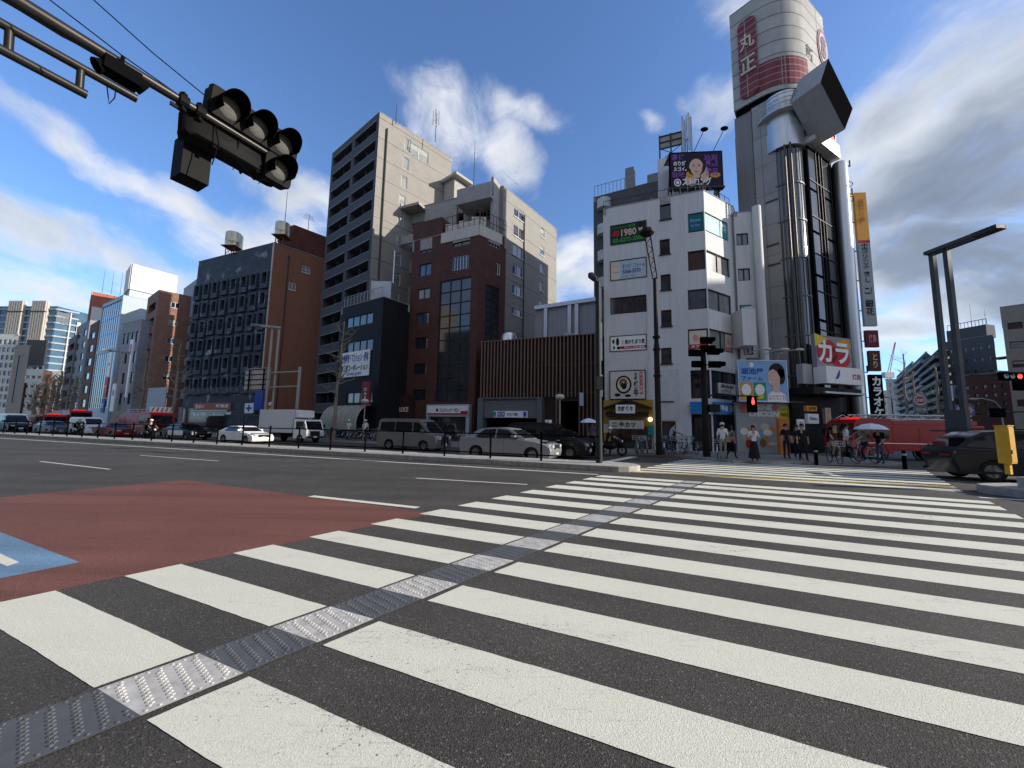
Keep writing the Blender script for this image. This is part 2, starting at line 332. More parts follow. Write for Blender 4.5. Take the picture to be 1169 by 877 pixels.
# ------------------------------------------------------------------ ground
def asphalt(name, base, speck=1.0, tint=(1, 1, 1), wear=.0):
    m = bpy.data.materials.new(name); m.use_nodes = True; nt = m.node_tree; b = nt.nodes['Principled BSDF']
    tc = nd(nt, 'ShaderNodeTexCoord'); V = tc.outputs['Object']
    v = nd(nt, 'ShaderNodeTexVoronoi'); v.inputs['Scale'].default_value = 130; link(nt, V, v.inputs['Vector'])
    n = nd(nt, 'ShaderNodeTexNoise'); n.inputs['Scale'].default_value = 260; n.inputs['Detail'].default_value = 2; link(nt, V, n.inputs['Vector'])
    n2 = nd(nt, 'ShaderNodeTexNoise'); n2.inputs['Scale'].default_value = .5; n2.inputs['Detail'].default_value = 10; n2.inputs['Roughness'].default_value = .6; link(nt, V, n2.inputs['Vector'])
    mp = nd(nt, 'ShaderNodeMapping'); mp.inputs['Rotation'].default_value = (0, 0, R(ROAD-90)); mp.inputs['Scale'].default_value = (.03, .9, 1); link(nt, V, mp.inputs[0])
    n3 = nd(nt, 'ShaderNodeTexNoise'); n3.inputs['Scale'].default_value = 1.; n3.inputs['Detail'].default_value = 5; link(nt, mp.outputs[0], n3.inputs['Vector'])
    sepc = nd(nt, 'ShaderNodeSeparateColor'); link(nt, v.outputs['Color'], sepc.inputs[0])
    stone = mth(nt, 'ADD', mth(nt, 'MULTIPLY', mth(nt, 'SUBTRACT', sepc.outputs[0], .5), .75*speck), mth(nt, 'MULTIPLY', mth(nt, 'GREATER_THAN', sepc.outputs[1], .972), 1.9*speck))
    f = mth(nt, 'ADD', 1.0, stone)
    f = mth(nt, 'ADD', f, mth(nt, 'MULTIPLY', mth(nt, 'SUBTRACT', n.outputs[0], .5), .9*speck))
    f = mth(nt, 'MULTIPLY', f, mth(nt, 'ADD', .45, mth(nt, 'MULTIPLY', n2.outputs[0], 1.1)))
    f = mth(nt, 'MULTIPLY', f, mth(nt, 'ADD', .55, mth(nt, 'MULTIPLY', n3.outputs[0], .9)))
    if wear > 0:
        n5 = nd(nt, 'ShaderNodeTexNoise'); n5.inputs['Scale'].default_value = 2.2; n5.inputs['Detail'].default_value = 10; n5.inputs['Roughness'].default_value = .75; link(nt, mp.outputs[0], n5.inputs['Vector'])
        mw = nd(nt, 'ShaderNodeMapRange'); link(nt, mth(nt, 'ADD', mth(nt, 'MULTIPLY', n5.outputs[0], .6), mth(nt, 'MULTIPLY', n2.outputs[0], .4)), mw.inputs[0]); mw.inputs[1].default_value = .50; mw.inputs[2].default_value = .66
        f = mth(nt, 'MULTIPLY', f, mth(nt, 'SUBTRACT', 1.0, mth(nt, 'MULTIPLY', mw.outputs[0], wear)))
    f = mth(nt, 'MAXIMUM', f, .12)
    c = nd(nt, 'ShaderNodeCombineXYZ')
    for i in range(3): link(nt, mth(nt, 'MULTIPLY', f, base*tint[i]), c.inputs[i])
    link(nt, c.outputs[0], b.inputs['Base Color']); b.inputs['Roughness'].default_value = .82; b.inputs['Specular IOR Level'].default_value = .22
    bp = nd(nt, 'ShaderNodeBump'); bp.inputs['Strength'].default_value = .55; bp.inputs['Distance'].default_value = .006
    link(nt, mth(nt, 'ADD', v.outputs['Distance'], mth(nt, 'MULTIPLY', n.outputs[0], .6)), bp.inputs['Height']); link(nt, bp.outputs[0], b.inputs['Normal'])
    return m
S_AZ_ = 114.3
def road_paint(name, col, under=(.05, .05, .048), wear=.5, rough=.7):
    m = bpy.data.materials.new(name); m.use_nodes = True; nt = m.node_tree; b = nt.nodes['Principled BSDF']
    tc = nd(nt, 'ShaderNodeTexCoord'); V = tc.outputs['Object']
    mpp = nd(nt, 'ShaderNodeMapping'); mpp.inputs['Rotation'].default_value = (0, 0, R(ROAD-90)); mpp.inputs['Scale'].default_value = (.35, 1.5, 1); link(nt, V, mpp.inputs[0])
    n = nd(nt, 'ShaderNodeTexNoise'); n.inputs['Scale'].default_value = .9; n.inputs['Detail'].default_value = 7; n.inputs['Roughness'].default_value = .62; link(nt, mpp.outputs[0], n.inputs['Vector'])
    fn = nd(nt, 'ShaderNodeTexNoise'); fn.inputs['Scale'].default_value = 38; fn.inputs['Detail'].default_value = 6; fn.inputs['Roughness'].default_value = .8; link(nt, V, fn.inputs['Vector'])
    gr = nd(nt, 'ShaderNodeTexNoise'); gr.inputs['Scale'].default_value = 140; gr.inputs['Detail'].default_value = 3; link(nt, V, gr.inputs['Vector'])
    # hairline cracks: edges of warped cells, broken up by noise
    wv = nd(nt, 'ShaderNodeVectorMath', operation='SCALE'); link(nt, fn.outputs['Color'], wv.inputs[0]); wv.inputs['Scale'].default_value = .12
    wa = nd(nt, 'ShaderNodeVectorMath', operation='ADD'); link(nt, V, wa.inputs[0]); link(nt, wv.outputs[0], wa.inputs[1])
    vo = nd(nt, 'ShaderNodeTexVoronoi', feature='DISTANCE_TO_EDGE'); vo.inputs['Scale'].default_value = 3.4; link(nt, wa.outputs[0], vo.inputs['Vector'])
    mask = nd(nt, 'ShaderNodeMapRange'); link(nt, n.outputs[0], mask.inputs[0]); mask.inputs[1].default_value = .50; mask.inputs[2].default_value = .68
    crack = mth(nt, 'MULTIPLY', mth(nt, 'LESS_THAN', vo.outputs[0], .008), mask.outputs[0])
    chip = mth(nt, 'GREATER_THAN', mth(nt, 'ADD', fn.outputs[0], mth(nt, 'MULTIPLY', mask.outputs[0], .30*wear)), .675)
    ms_ = nd(nt, 'ShaderNodeMapping'); ms_.inputs['Rotation'].default_value = (0, 0, R(S_AZ_-90)); ms_.inputs['Scale'].default_value = (2.2, 34, 1); link(nt, V, ms_.inputs[0])
    sn = nd(nt, 'ShaderNodeTexNoise'); sn.inputs['Scale'].default_value = 1.; sn.inputs['Detail'].default_value = 6; sn.inputs['Roughness'].default_value = .7; link(nt, ms_.outputs[0], sn.inputs['Vector'])
    scuff = mth(nt, 'MULTIPLY', mth(nt, 'GREATER_THAN', sn.outputs[0], .60), mth(nt, 'MULTIPLY', mask.outputs[0], .55))
    chip = mth(nt, 'MAXIMUM', chip, scuff)
    w = mth(nt, 'MULTIPLY', mth(nt, 'MAXIMUM', mth(nt, 'MULTIPLY', crack, .75), chip), .85, clamp=True)
    d = mth(nt, 'ADD', .42, mth(nt, 'ADD', mth(nt, 'MULTIPLY', n.outputs[0], .42), mth(nt, 'ADD', mth(nt, 'MULTIPLY', gr.outputs[0], .42), mth(nt, 'MULTIPLY', fn.outputs[0], .32))))
    d = mth(nt, 'SUBTRACT', d, mth(nt, 'MULTIPLY', mask.outputs[0], .10))
    c = nd(nt, 'ShaderNodeCombineXYZ')
    for i in range(3): link(nt, mth(nt, 'MULTIPLY', d, col[i]), c.inputs[i])
    mx = nd(nt, 'ShaderNodeMix', data_type='RGBA'); link(nt, w, mx.inputs[0]); link(nt, c.outputs[0], mx.inputs[6]); mx.inputs[7].default_value = under + (1,)
    link(nt, mx.outputs[2], b.inputs['Base Color']); b.inputs['Roughness'].default_value = rough; b.inputs['Specular IOR Level'].default_value = .3
    bp = nd(nt, 'ShaderNodeBump'); bp.inputs['Strength'].default_value = .45; bp.inputs['Distance'].default_value = .008
    link(nt, mth(nt, 'ADD', gr.outputs[0], mth(nt, 'MULTIPLY', fn.outputs[0], .5)), bp.inputs['Height']); link(nt, bp.outputs[0], b.inputs['Normal'])
    return m
ASPH = asphalt('asphalt', .056, 1.0, (1.08, 1., .90))
PAINT = road_paint('road_paint_white', (.64, .63, .525))
RED = asphalt('red_surfacing', .12, .45, (1.30, .54, .42), wear=.4)
BLUE = asphalt('blue_surfacing', .19, .4, (.66, 1.14, 1.7), wear=.35)
PAVE = brick_mat('sidewalk_paving', (.17, .16, .155), (.21, .20, .19), (.09, .09, .085), .3, .3, .006, .85, 0., .2, .2)
KERB = mat('kerb_stone', (.34, .32, .29), .85, var=.35, scale=5, bump=.4, bscale=30, streak=.3)

gm = MB(); gm.face([(-1500, -600, 0), (1500, -600, 0), (1500, 2500, 0), (-1500, 2500, 0)])
struct('ground', gm, ASPH)

S_AZ = 114.3; SD = azv(S_AZ); SN = Vector((-SD.y, SD.x))
def isect(P, Q, t):                            # point of line PQ at distance t across the stripes
    d = Q-P; return P + d*((t-P.dot(SN))/d.dot(SN))
LL = (g(142, 658), g(667, 547)); RL = (g(1164, 590), g(1106, 561))
BU = (g(105, 791), g(218, 750)); bl0, bl1 = g(25.7, 875.8), g(793.5, 554.7); bd = (bl1-bl0).normalized()
bw = Vector((-bd.y, bd.x))*.45
stripe_px = [((142, 658), (208.7, 645)), ((265, 631.7), (313, 622.5)), ((355.7, 614), (390, 606.8)), ((426.9, 599.2), (458.3, 593)), ((482.3, 587.3), (508, 582)),
             ((526.6, 578), (547, 573.4)), ((564.2, 569.9), (581.4, 566.2)), ((595, 562.7), (610.4, 559.6)), ((621.7, 556.5), (636, 553.8)), ((645.3, 551.7), (656.7, 549.5)),
             ((666.2, 547.6), (676.5, 545.6)), ((682.3, 544.6), (690.5, 543))]
bands = [(g(*a).dot(SN), g(*b).dot(SN)) for a, b in stripe_px]
b1 = g(61.6, 674).dot(SN); b0 = g(0, 718.5).dot(SN)
bands = [(b0-1.85, b1-1.85), (b0-.92, b1-.92), (b0, b1)] + bands
zm = MB()
def zpoly(mb, A, B, C_, D_, z=.004): mb.face([(p.x, p.y, z) for p in (A, B, C_, D_)])
_rz = random.Random(3)
def zrag(mb, A, B, C_, D_, z=.004):
    pts = []
    for P_, Q_ in ((A, B), (B, C_), (C_, D_), (D_, A)):
        L_ = (Q_-P_).length; n_ = max(2, int(L_/(.05 if P_.length < 12 else .2))); nn = Vector((-(Q_-P_).y, (Q_-P_).x)).normalized(); w_ = 0
        for k in range(n_): w_ = w_*.6 + _rz.uniform(-.0022, .0022); p = P_.lerp(Q_, k/n_) + nn*w_; pts.append((p.x, p.y, z))
    mb.face(pts)
for t0, t1 in bands:
    for (PA, PB, QA, QB, gp) in ((LL[0], LL[1], bl0+bw*1.09, bl1+bw*1.09, 0), (bl0-bw*.11, bl1-bw*.11, RL[0], RL[1], 0)):
        zrag(zm, isect(PA, PB, t0), isect(QA, QB, t0), isect(QA, QB, t1), isect(PA, PB, t1))
# far half of the crossing, beyond the median refuge
zl = (g(719, 538), g(773, 526.5)); zr = (g(1084, 553), g(1053, 535))
tt = g(719, 538.5).dot(SN)
for i in range(9):
    a = tt + i*.88; b = a+.5
    if b > 22.6: break
    zpoly(zm, isect(*zl, a), isect(*zr, a), isect(*zr, b), isect(*zl, b))
struct('zebra_crossing', zm, PAINT)

# painted lines
lm = MB()
def line(a, b, w, mb=lm, z=.004):
    a, b = Vector(a), Vector(b); d = (b-a).normalized(); n = Vector((-d.y, d.x))*w/2
    mb.face([(p.x, p.y, z) for p in (a-n, b-n, b+n, a+n)])
e0, e1 = g(0, 500.3), g(683, 542); ed = (e1-e0).normalized(); line(e0-ed*120, e1, .16)
line(g(355, 566.8), g(477, 580.2), .16, z=.008)
line(g(475, 546), g(602, 553.3), .09); 
line(g(46, 527), g(126, 536), .08); line(g(160, 520), g(250, 526.5), .08)
line(g(687, 528.5), g(724, 521.5), .45)
line(g(1118, 568), g(1168, 571), .15); line(g(1168, 571), g(1168, 571)+RD*60, .15)
for k in range(8): line(rp(300, 19.6)-RD*(k*9), rp(300, 19.6)-RD*(k*9+5), .13)
struct('road_lines', lm, PAINT)
sl_ = MB()
for a_, b_ in (((-80, 541), (196, 548)), ((-60, 552), (150, 552)), ((210, 533), (600, 556))): line(g(*a_), g(*b_), .018, sl_, .0022)
struct('road_seam', sl_, mat('seam_tar', (.022, .022, .022), .6, var=.2))
# red and blue surfacing of the stopping area
def exl(a, b, d): return b + (b-a).normalized()*d
rm = MB(); A_, B_, C2, D2 = g(210, 548), g(497, 586.2), g(142, 658.4), g(0, 568)
lt = LL[0] + (LL[0]-LL[1]).normalized()*6
rm.face([(p.x, p.y, .0025) for p in (A_, B_, LL[0]+(B_-LL[0])*0, lt, exl(A_, D2, 10)+Vector((-2, -6)), exl(A_, D2, 6))])
struct('red_road_surface', rm, RED)
bm_ = MB(); q0, q1, q2 = g(0, 608), g(91, 642.5), g(0, 661)
bm_.face([(p.x, p.y, .0055) for p in (exl(q1, q0, 5), q1, exl(q1, q2, 5))])
struct('blue_road_surface', bm_, BLUE)
dm = MB(); dm.face([(p.x, p.y, .009) for p in (g(0, 633), g(22, 643), g(8, 647.5), g(-35, 630), g(-60, 612))]); struct('bus_lane_dash', dm, PAINT)
rs = MB(); k0 = rp(812, 23.0); rs.face([(*(k0), .004), (*(k0-RD*110), .004), (*(k0-RD*110+NV*1.), .004), (*(k0+NV*1.), .004)])
struct('red_cycle_strip', rs, RED)

# tactile guide strip across the crossing
TW = mat('tactile_white', (.42, .41, .39), .9, var=.28, scale=9, spec=.05); TG = mat('tactile_grey', (.085, .092, .102), .85, var=.15, scale=6)
tw, tg = MB(), MB()
edges = sorted([t for b in bands for t in b])
segs = []; lo = b0-3
allb = [(lo, bands[0][0], 0)]
for i, (t0, t1) in enumerate(bands):
    allb.append((t0, t1, 1))
    if i+1 < len(bands): allb.append((t1, bands[i+1][0], 0))
for (t0, t1, wh) in allb:
    mb = tw if wh else tg
    a0, a1 = isect(bl0, bl1, t0), isect(bl0, bl1, t1); c0, c1 = isect(bl0+bw, bl1+bw, t0), isect(bl0+bw, bl1+bw, t1)
    mb.face([(p.x, p.y, .009) for p in (a0, c0, c1, a1)])
    L = (a1-a0).length; near = a0.length
    if near > 14: continue
    rows = 6; k = 18 if near < 6 else 10
    sd = (c0-a0)
    def bump(p, r, h):
        x, y = p; mb.add([(x-r, y-r, .009), (x+r, y-r, .009), (x+r, y+r, .009), (x-r, y+r, .009), (x-r*.5, y-r*.5, .009+h), (x+r*.5, y-r*.5, .009+h), (x+r*.5, y+r*.5, .009+h), (x-r*.5, y+r*.5, .009+h)],
                         [(4,5,6,7), (0,1,5,4), (1,2,6,5), (2,3,7,6), (3,0,4,7)])
    st0 = (a0-bl0).dot(bd)-.5; st1 = (a1-bl0).dot(bd)+.5
    for i in range(int(st0/.084), int(st1/.084)+2):
        for j in range(k):
            p = bl0 + bd*(i*.084 + (.007 if j % 2 else -.007)) + bw*(.13+.74*j/(k-1))
            if t0+.012 < p.dot(SN) < t1-.012: bump(p, .0095, .006)
    for j in range(int(L/.05)):
        for off in (.06, .94): bump(a0 + (a1-a0)*((j+.5)/int(L/.05)) + (c0-a0)*off, .008, .005)
ts = thing('tactile_guide_strip', 'chequered white and grey raised guide strip running over the zebra crossing', 'guide strip', (*isect(bl0, bl1, b0), 0))
tw.build('white_tile', TW, ts); tg.build('grey_tile', TG, ts)

# yellow blister paving across the refuge
YEL = mat('tactile_yellow', (.42, .30, .09), .7, var=.3, scale=5)
ys = MB(); ya, yb = g(722, 539.8), g(1094, 557.5); yd = (yb-ya).normalized(); yn = Vector((-yd.y, yd.x))
ys.obox((*ya, .002), (*(yb-ya), 0), (*(yn*.3), 0), (0, 0, .012))
for i in range(int((yb-ya).length/.1)):
    for j in range(3):
        p = ya + yd*(i*.1+.05) + yn*(.05+j*.1); ys.box(p.x-.025, p.x+.025, p.y-.025, p.y+.025, .014, .02)
tag(ys.build('tactile_paving', YEL), 'worn yellow blister paving row between the two halves of the zebra crossing', 'tactile paving')

# median refuges
def median(name, poly, h, mb=None, bevel=.03):
    mb = MB(); mb.prism([(p.x, p.y) for p in poly], -.02, h); return mb.build(name, KERB, None, bevel=bevel)
m0, m1 = g(300, 515.4), g(690, 538.3); md = (m1-m0).normalized(); mn = Vector((-md.y, md.x))
MEND = m1 + md*.25
arc = [MEND + md*(.0) + mn*0] + [MEND + mn*.9 + Vector((md.x*math.cos(a)+mn.x*math.sin(a), md.y*math.cos(a)+mn.y*math.sin(a)))*.9 for a in [R(-75+ k*25) for k in range(7)]] + [MEND + mn*1.8]
mo = median('median_kerb', [m0-md*110] + arc + [m0-md*110+mn*1.8], .2); tag(mo, None, None, kind='structure')
i0 = g(1104, 561.3); i1 = g(1169, 569.3); idd = (i1-i0).normalized(); inn = Vector((-idd.y, idd.x))
isl = [i0 + idd*.25, i0 + inn*.35, i0 + inn*1.5, i0+idd*.5 + inn*2.1, i0+idd*40+inn*2.1, i0+idd*40]
tag(median('median_island_kerb', isl, .22), None, None, kind='structure')
j0 = i0 + idd*.75 + inn*.35
tag(median('median_island_planter', [j0, j0+inn*.9, j0+inn*1.4+idd*.4, j0+idd*38+inn*1.4, j0+idd*38], .48), None, None, kind='structure')

# far pavement with its kerb
KZ = .13
kA = rp(765, 24.4); far_l = kA - RD*260
SW = [far_l, kA, g(835, 528.5), g(1030, 532.5), Vector((18.9, 19.6)), Vector((18.6, 21.2)), Vector((19.5, 24.6)), Vector((60, 60)), Vector((60, 110)), far_l + NV*60]
sm = MB(); sm.prism([(p.x, p.y) for p in SW], -.02, KZ); struct('far_sidewalk', sm, PAVE)
km = MB()
for a, b in zip(SW[:6], SW[1:7]):
    d = (b-a).normalized(); n = Vector((d.y, -d.x)); km.obox((*(a), -.01), (*(b-a), 0), (*(n*.15), 0), (0, 0, KZ+.015))
struct('far_kerb', km, KERB)
# ------------------------------------------------------------------ buildings
def wall_cells(f, mb, u0, u1, z0, z1, ops, mi=0, rev=.16):
    us = sorted({u0, u1, *[min(max(o[0], u0), u1) for o in ops], *[min(max(o[1], u0), u1) for o in ops]})
    zs = sorted({z0, z1, *[min(max(o[2], z0), z1) for o in ops], *[min(max(o[3], z0), z1) for o in ops]})
    for a, b in zip(us, us[1:]):
        if b-a < 1e-4: continue
        run = None
        for c, d in list(zip(zs, zs[1:])) + [(None, None)]:
            solid = c is not None and d-c > 1e-4 and not any(o[0] < (a+b)/2 < o[1] and o[2] < (c+d)/2 < o[3] for o in ops)
            if solid: run = (run[0], d) if run else (c, d)
            elif run and (c is None or d-c > 1e-4): f.quad(mb, a, b, run[0], run[1], 0, mi); run = None
    for o in ops:
        r = o[4] if len(o) > 4 else rev
        a, b, c, d = o[:4]
        for q in ([(a,c),(b,c)], [(a,d),(b,d)], [(a,c),(a,d)], [(b,c),(b,d)]):
            (ua, za), (ub, zb) = q
            mb.face([f.pt(ua, za, 0), f.pt(ub, zb, 0), f.pt(ub, zb, -r), f.pt(ua, za, -r)], mi)
BLIND = mat('window_blind', (.30, .30, .28), .7, var=.15, scale=5)
class Bldg:
    def __init__(s, name, label, poly, H, wall, parapet=.7, z0=0., group=None, cat='building', roofmat=None):
        s.poly = [Vector(p) for p in poly]; s.H = H; s.wall = wall; s.z0 = z0; c = sum(s.poly, Vector((0, 0)))/len(poly); s.c = c
        s.root = thing(name, label, cat, (c.x, c.y, z0), 0, group); s.wm = MB(); s.done = set(); s.par = parapet; s.roofmat = roofmat or CONC
        s.f = []
        for i in range(len(poly)):
            a, b = s.poly[i], s.poly[(i+1) % len(poly)]
            s.f.append(F(a, b, out=(a+b)/2-c))
    def open(s, i, ops, rev=.16, glass=G_DARK, frame=FR_DK, nc=2, nr=1, mi=0, curtains=0., name='window', sill=False, ft=.05):
        """ops: u0,u1,z0,z1 with optional dict of overrides"""
        f = s.f[i]; s.done.add(i); s.ops = getattr(s, 'ops', {}); s.ops.setdefault(i, []).extend([(*o[:4], rev) for o in ops])
        for o in ops:
            kw = o[4] if len(o) > 4 else {}
            u0, u1, z0, z1 = o[:4]; fm = MB(); cols = kw.get('nc', nc); rows = kw.get('nr', nr); t = kw.get('ft', ft)
            f.box(fm, u0, u1, z0, z0+t, -rev+.01, -rev+.07); f.box(fm, u0, u1, z1-t, z1, -rev+.01, -rev+.07)
            for k in range(cols+1):
                uc = u0 + (u1-u0)*k/cols; ua = min(max(uc-t/2, u0), u1-t); f.box(fm, ua, ua+t, z0+t, z1-t, -rev+.01, -rev+.068)
            for k in range(1, rows):
                zc = z0+(z1-z0)*k/rows; f.box(fm, u0+t, u1-t, zc-t/2, zc+t/2, -rev+.01, -rev+.064)
            if sill or kw.get('sill'): f.box(fm, u0-.06, u1+.06, z0-.08, z0-.005, .002, .08)
            w = fm.build(name, kw.get('frame', frame), s.root)
            gm_ = MB(); f.quad(gm_, u0, u1, z0, z1, -rev+.004)
            gg = kw.get('glass', glass)
            if 'glass' not in kw and curtains > 0:
                rr = random.random(); gg = G_CURT if rr < curtains else (G_BRN if rr < curtains+.12 else (G_SKY if rr < curtains+.3 else gg))
            if 'glass' not in kw and random.random() < .35:
                bd = MB(); hh = random.uniform(.25, .75); f.box(bd, u0+t, u1-t, z1-t-(z1-z0)*hh*.6, z1-t, -rev+.006, -rev+.009); bd.build('blind', BLIND, w)
            gm_.build('glass', gg, w)
    def finish(s, mi_roof=True, bevel=0):
        n = len(s.poly); ops = getattr(s, 'ops', {})
        for i, f in enumerate(s.f): wall_cells(f, s.wm, 0, f.L, s.z0, s.H, ops.get(i, []))
        s.wm.build('wall', s.wall, s.root)
        rf = MB(); rf.face([(p.x, p.y, s.H-s.par) for p in s.poly])
        t = .22
        for f in s.f:
            f.box(rf, 0, f.L, s.H-s.par, s.H-.001, -t, -.001); f.box(rf, -.03, f.L+.03, s.H, s.H+.06, -t-.03, .03)
        rf.build('roof', s.roofmat, s.root)
        return s
def quadplan(FL, FR, side_az, depth):
    d = azv(side_az)*depth; return [FL, FR, FR+d, FL+d]
def grid(cols, rows):
    return [(a, b, c, d) for (a, b) in cols for (c, d) in rows]
def cols_px(f, xs, y): return [(f.uv(a, y)[0], f.uv(b, y)[0]) for a, b in xs]
def lamp_spot(*a): pass

# --- dark slate office block with peeling panels
BLUEW = brick_mat('slate_panels', (.045, .056, .073), (.055, .068, .086), (.026, .033, .043), 1.3, 1.0, .02, .6, 0., .3, .4, patch=.75)
ORNG = mat('terracotta_render', (.24, .105, .065), .85, var=.12, scale=1.2, streak=.5)
BRICK_DK = brick_mat('dark_red_brick', (.115, .036, .026), (.16, .05, .036), (.06, .04, .035), .24, .075, .008, .75, .5, .2, .35)
FL, FR = roof(227, 299, 24), roof(313.5, 277, 24)
bl = Bldg('office_block', 'slate blue office block with peeling panels, boxed windows and a terracotta side wall', quadplan(FL, FR, 40, 7.5), 24, [BLUEW, ORNG])
f = bl.f[0]; W = f.L
ztop = [f.uv(228, y)[1] for y in (331, 444)]
zr0 = f.uv(302, 315)[1]; pitch = (zr0 - 3.9)/5.6
ops = []; pb = MB(); nb = 8
for r in range(6):
    zt = 20.2 - r*2.62
    for c in range(nb):
        u = (c+.5)*W/nb + (0.0 if r % 2 == 0 else .12); lo = .22 if (r+c) % 2 else -.1
        ops.append((u-.42+lo*.3, u+.42+lo*.3, zt-1.45, zt-.1))
bl.open(0, ops, rev=.35, glass=G_DARK, nc=1, curtains=.12, sill=False)
for k, o in enumerate(ops):
    u0, u1, z0, z1 = o[:4]; j = (k % 3)*.08
    f.box(pb, u0-.32, u0-.02, z0-.55-j, z1+.25, .0, .34); f.box(pb, u1+.02, u1+.20, z0-.55-j, z1+.25, .0, .34); f.box(pb, u0-.02, u1+.02, z0-.55-j, z0-.02, .0, .33); f.box(pb, u0-.02, u1+.02, z1+.02, z1+.25, 0, .33)
pb.build('window_surround', BLUEW, bl.root)
fs = bl.f[1]
ops = [(*fs.rect(345, 303, 353.5, 313), dict(nc=2, nr=2)), (*fs.rect(330, 322, 337, 332), dict(nc=2))]
bl.open(1, ops, rev=.08, frame=FR_WH, glass=G_CURT, sill=True)
bl.finish()
# the terracotta side is its own skin, 5 mm proud
sk = MB(); wall_cells(fs, sk, .02, fs.L, .3, 23.9, [(*o[:4], .02) for o in ops]); 
for v in sk.v: v += Vector((*(fs.n*.006), 0))
sk.build('side_wall', ORNG, bl.root)
dp = MB(); dp.tube([fs.pt(1.75, .3, .09), fs.pt(1.75, 22.6, .09)], .06, 8); dp.tube([fs.pt(1.75, 22.6, .09), fs.pt(1.75, 22.9, .02)], .12, 8); dp.build('drainpipe', STEEL_DK, bl.root)
edge = MB(); f.box(edge, W-.14, W+.02, 8, 23.9, .004, .10); edge.build('corner_trim', mat('pale_trim', (.5, .47, .42), .6), bl.root)
sh = MB(); f.box(sh, .4, W*.62, .2, 3.2, .02, .06); sh.build('shopfront', G_DARK, bl.root)
def sign(name, label, cat, f, u0, u1, z0, z1, o0, o1, board, texts=(), shapes=(), group=None, frame=None, extra=None):
    c = f.pt((u0+u1)/2, z0, o0); t = thing(name, label, cat, c, 0, group)
    b = MB(); f.box(b, u0, u1, z0, z1, o0, o1); b.build('panel', board, t)
    if frame:
        fm = MB(); w = .05; e = o1+.02
        f.box(fm, u0-w, u0, z0-w, z1+w, o0-.01, e); f.box(fm, u1, u1+w, z0-w, z1+w, o0-.01, e); f.box(fm, u0, u1, z0-w, z0, o0-.01, e); f.box(fm, u0, u1, z1, z1+w, o0-.01, e); fm.build('frame', frame, t)
    du, dz = u1-u0, z1-z0
    ms = {}
    for s_ in shapes:                         # ('rect'|'ell', material, x0,y0,x1,y1 in 0..1, layer)
        kd, m_, a, b_, c_, d_ = s_[:6]; lay = s_[6] if len(s_) > 6 else 1; mb = ms.setdefault(m_.name, (MB(), m_))[0]; o = o1 + .003*lay
        if kd == 'rect': f.quad(mb, u0+du*a, u0+du*c_, z0+dz*b_, z0+dz*d_, o)
        elif kd == 'ell': f.ell(mb, u0+du*(a+c_)/2, z0+dz*(b_+d_)/2, du*(c_-a)/2, dz*(d_-b_)/2, o)
        elif kd == 'poly': f.poly(mb, [(u0+du*x, z0+dz*y) for x, y in s_[7]], o)
    for k, (mb, m_) in ms.items(): mb.build('printed_art', m_, t)
    mt = {}
    for s_ in texts:                          # (string, material, x0,y0,x1,y1, bold, ext, keep, shear)
        body, m_, a, b_, c_, d_ = s_[:6]; kw = s_[6] if len(s_) > 6 else {}
        mb = mt.setdefault(m_.name, (MB(), m_))[0]
        text_on(f, mb, body, u0+du*a, u0+du*c_, z0+dz*b_, z0+dz*d_, o1+.003*kw.get('lay', 6), 0, kw.get('bold', .02), kw.get('ext', 0), kw.get('keep', False), kw.get('shear', 0), kw.get('line', 1.))
    for k, (mb, m_) in mt.items(): mb.build('lettering', m_, t)
    return t
T_BLK = scol('ink_black', (.012, .012, .014)); T_WHT = scol('ink_white', (.8, .8, .78)); T_RED = scol('ink_red', (.42, .025, .03)); T_BLU = scol('ink_blue', (.03, .08, .35)); T_TEAL = scol('ink_teal', (.03, .25, .27))
T_YEL = scol('ink_yellow', (.65, .48, .04)); T_GRN = scol('ink_green', (.05, .28, .06)); T_SKIN = scol('ink_skin', (.62, .42, .32)); T_HAIR = scol('ink_hair', (.018, .012, .012)); T_PUR = scol('ink_purple', (.10, .03, .17)); T_PUR2 = scol('ink_violet', (.22, .08, .34))
T_ORG = scol('ink_orange', (.62, .28, .03)); T_SKY = scol('ink_sky', (.20, .42, .72)); T_CYAN = scol('ink_cyan', (.05, .24, .52)); T_PINK = scol('ink_pink', (.6, .25, .3)); T_BRN = scol('ink_brown', (.25, .11, .04)); T_GREY = scol('ink_grey', (.35, .36, .37)); T_CREAM = scol('ink_cream', (.62, .55, .42)); T_LIP = scol('ink_lip', (.45, .08, .09))
a = f.uv(223, 459.5); b = f.uv(264, 468)
sign('shop_sign', 'brick red fascia sign with white marks above the slate block shopfront', 'sign', f, a[0], b[0], b[1], a[1]-.1, .02, .14, scol('panel_brick_red', (.30, .075, .045)), texts=[('住まい', T_WHT, .05, .2, .3, .8), ('新宿店', T_WHT, .62, .3, .95, .8)])
a2 = f.uv(222, 468.5); b2 = f.uv(263.5, 474.5)
sign('shop_sign', 'pale grey and green fascia sign under the brick red sign', 'sign', f, a2[0], b2[0], b2[1], a2[1]-.15, .02, .12, SIGNW, texts=[('すまい相談 案内所', T_TEAL, .05, .15, .9, .65)], shapes=[('rect', T_GRN, 0, .75, 1, 1)])
a3 = f.uv(286, 461); b3 = f.uv(294.5, 472)
sign('pharmacy_sign', 'small square white sign with a blue cross beside the slate block entrance', 'sign', f, a3[0], b3[0], b3[1], a3[1], .5, .65, SIGNW, shapes=[('rect', T_BLU, .4, .15, .6, .85), ('rect', T_BLU, .15, .4, .85, .6)])
a4 = f.uv(301, 440); b4 = f.uv(307.5, 469)
sign('banner_sign', 'tall plain blue banner sign at the right corner of the slate block', 'sign', f, a4[0], b4[0], b4[1], a4[1], .8, .95, scol('banner_blue', (.02, .06, .33)))
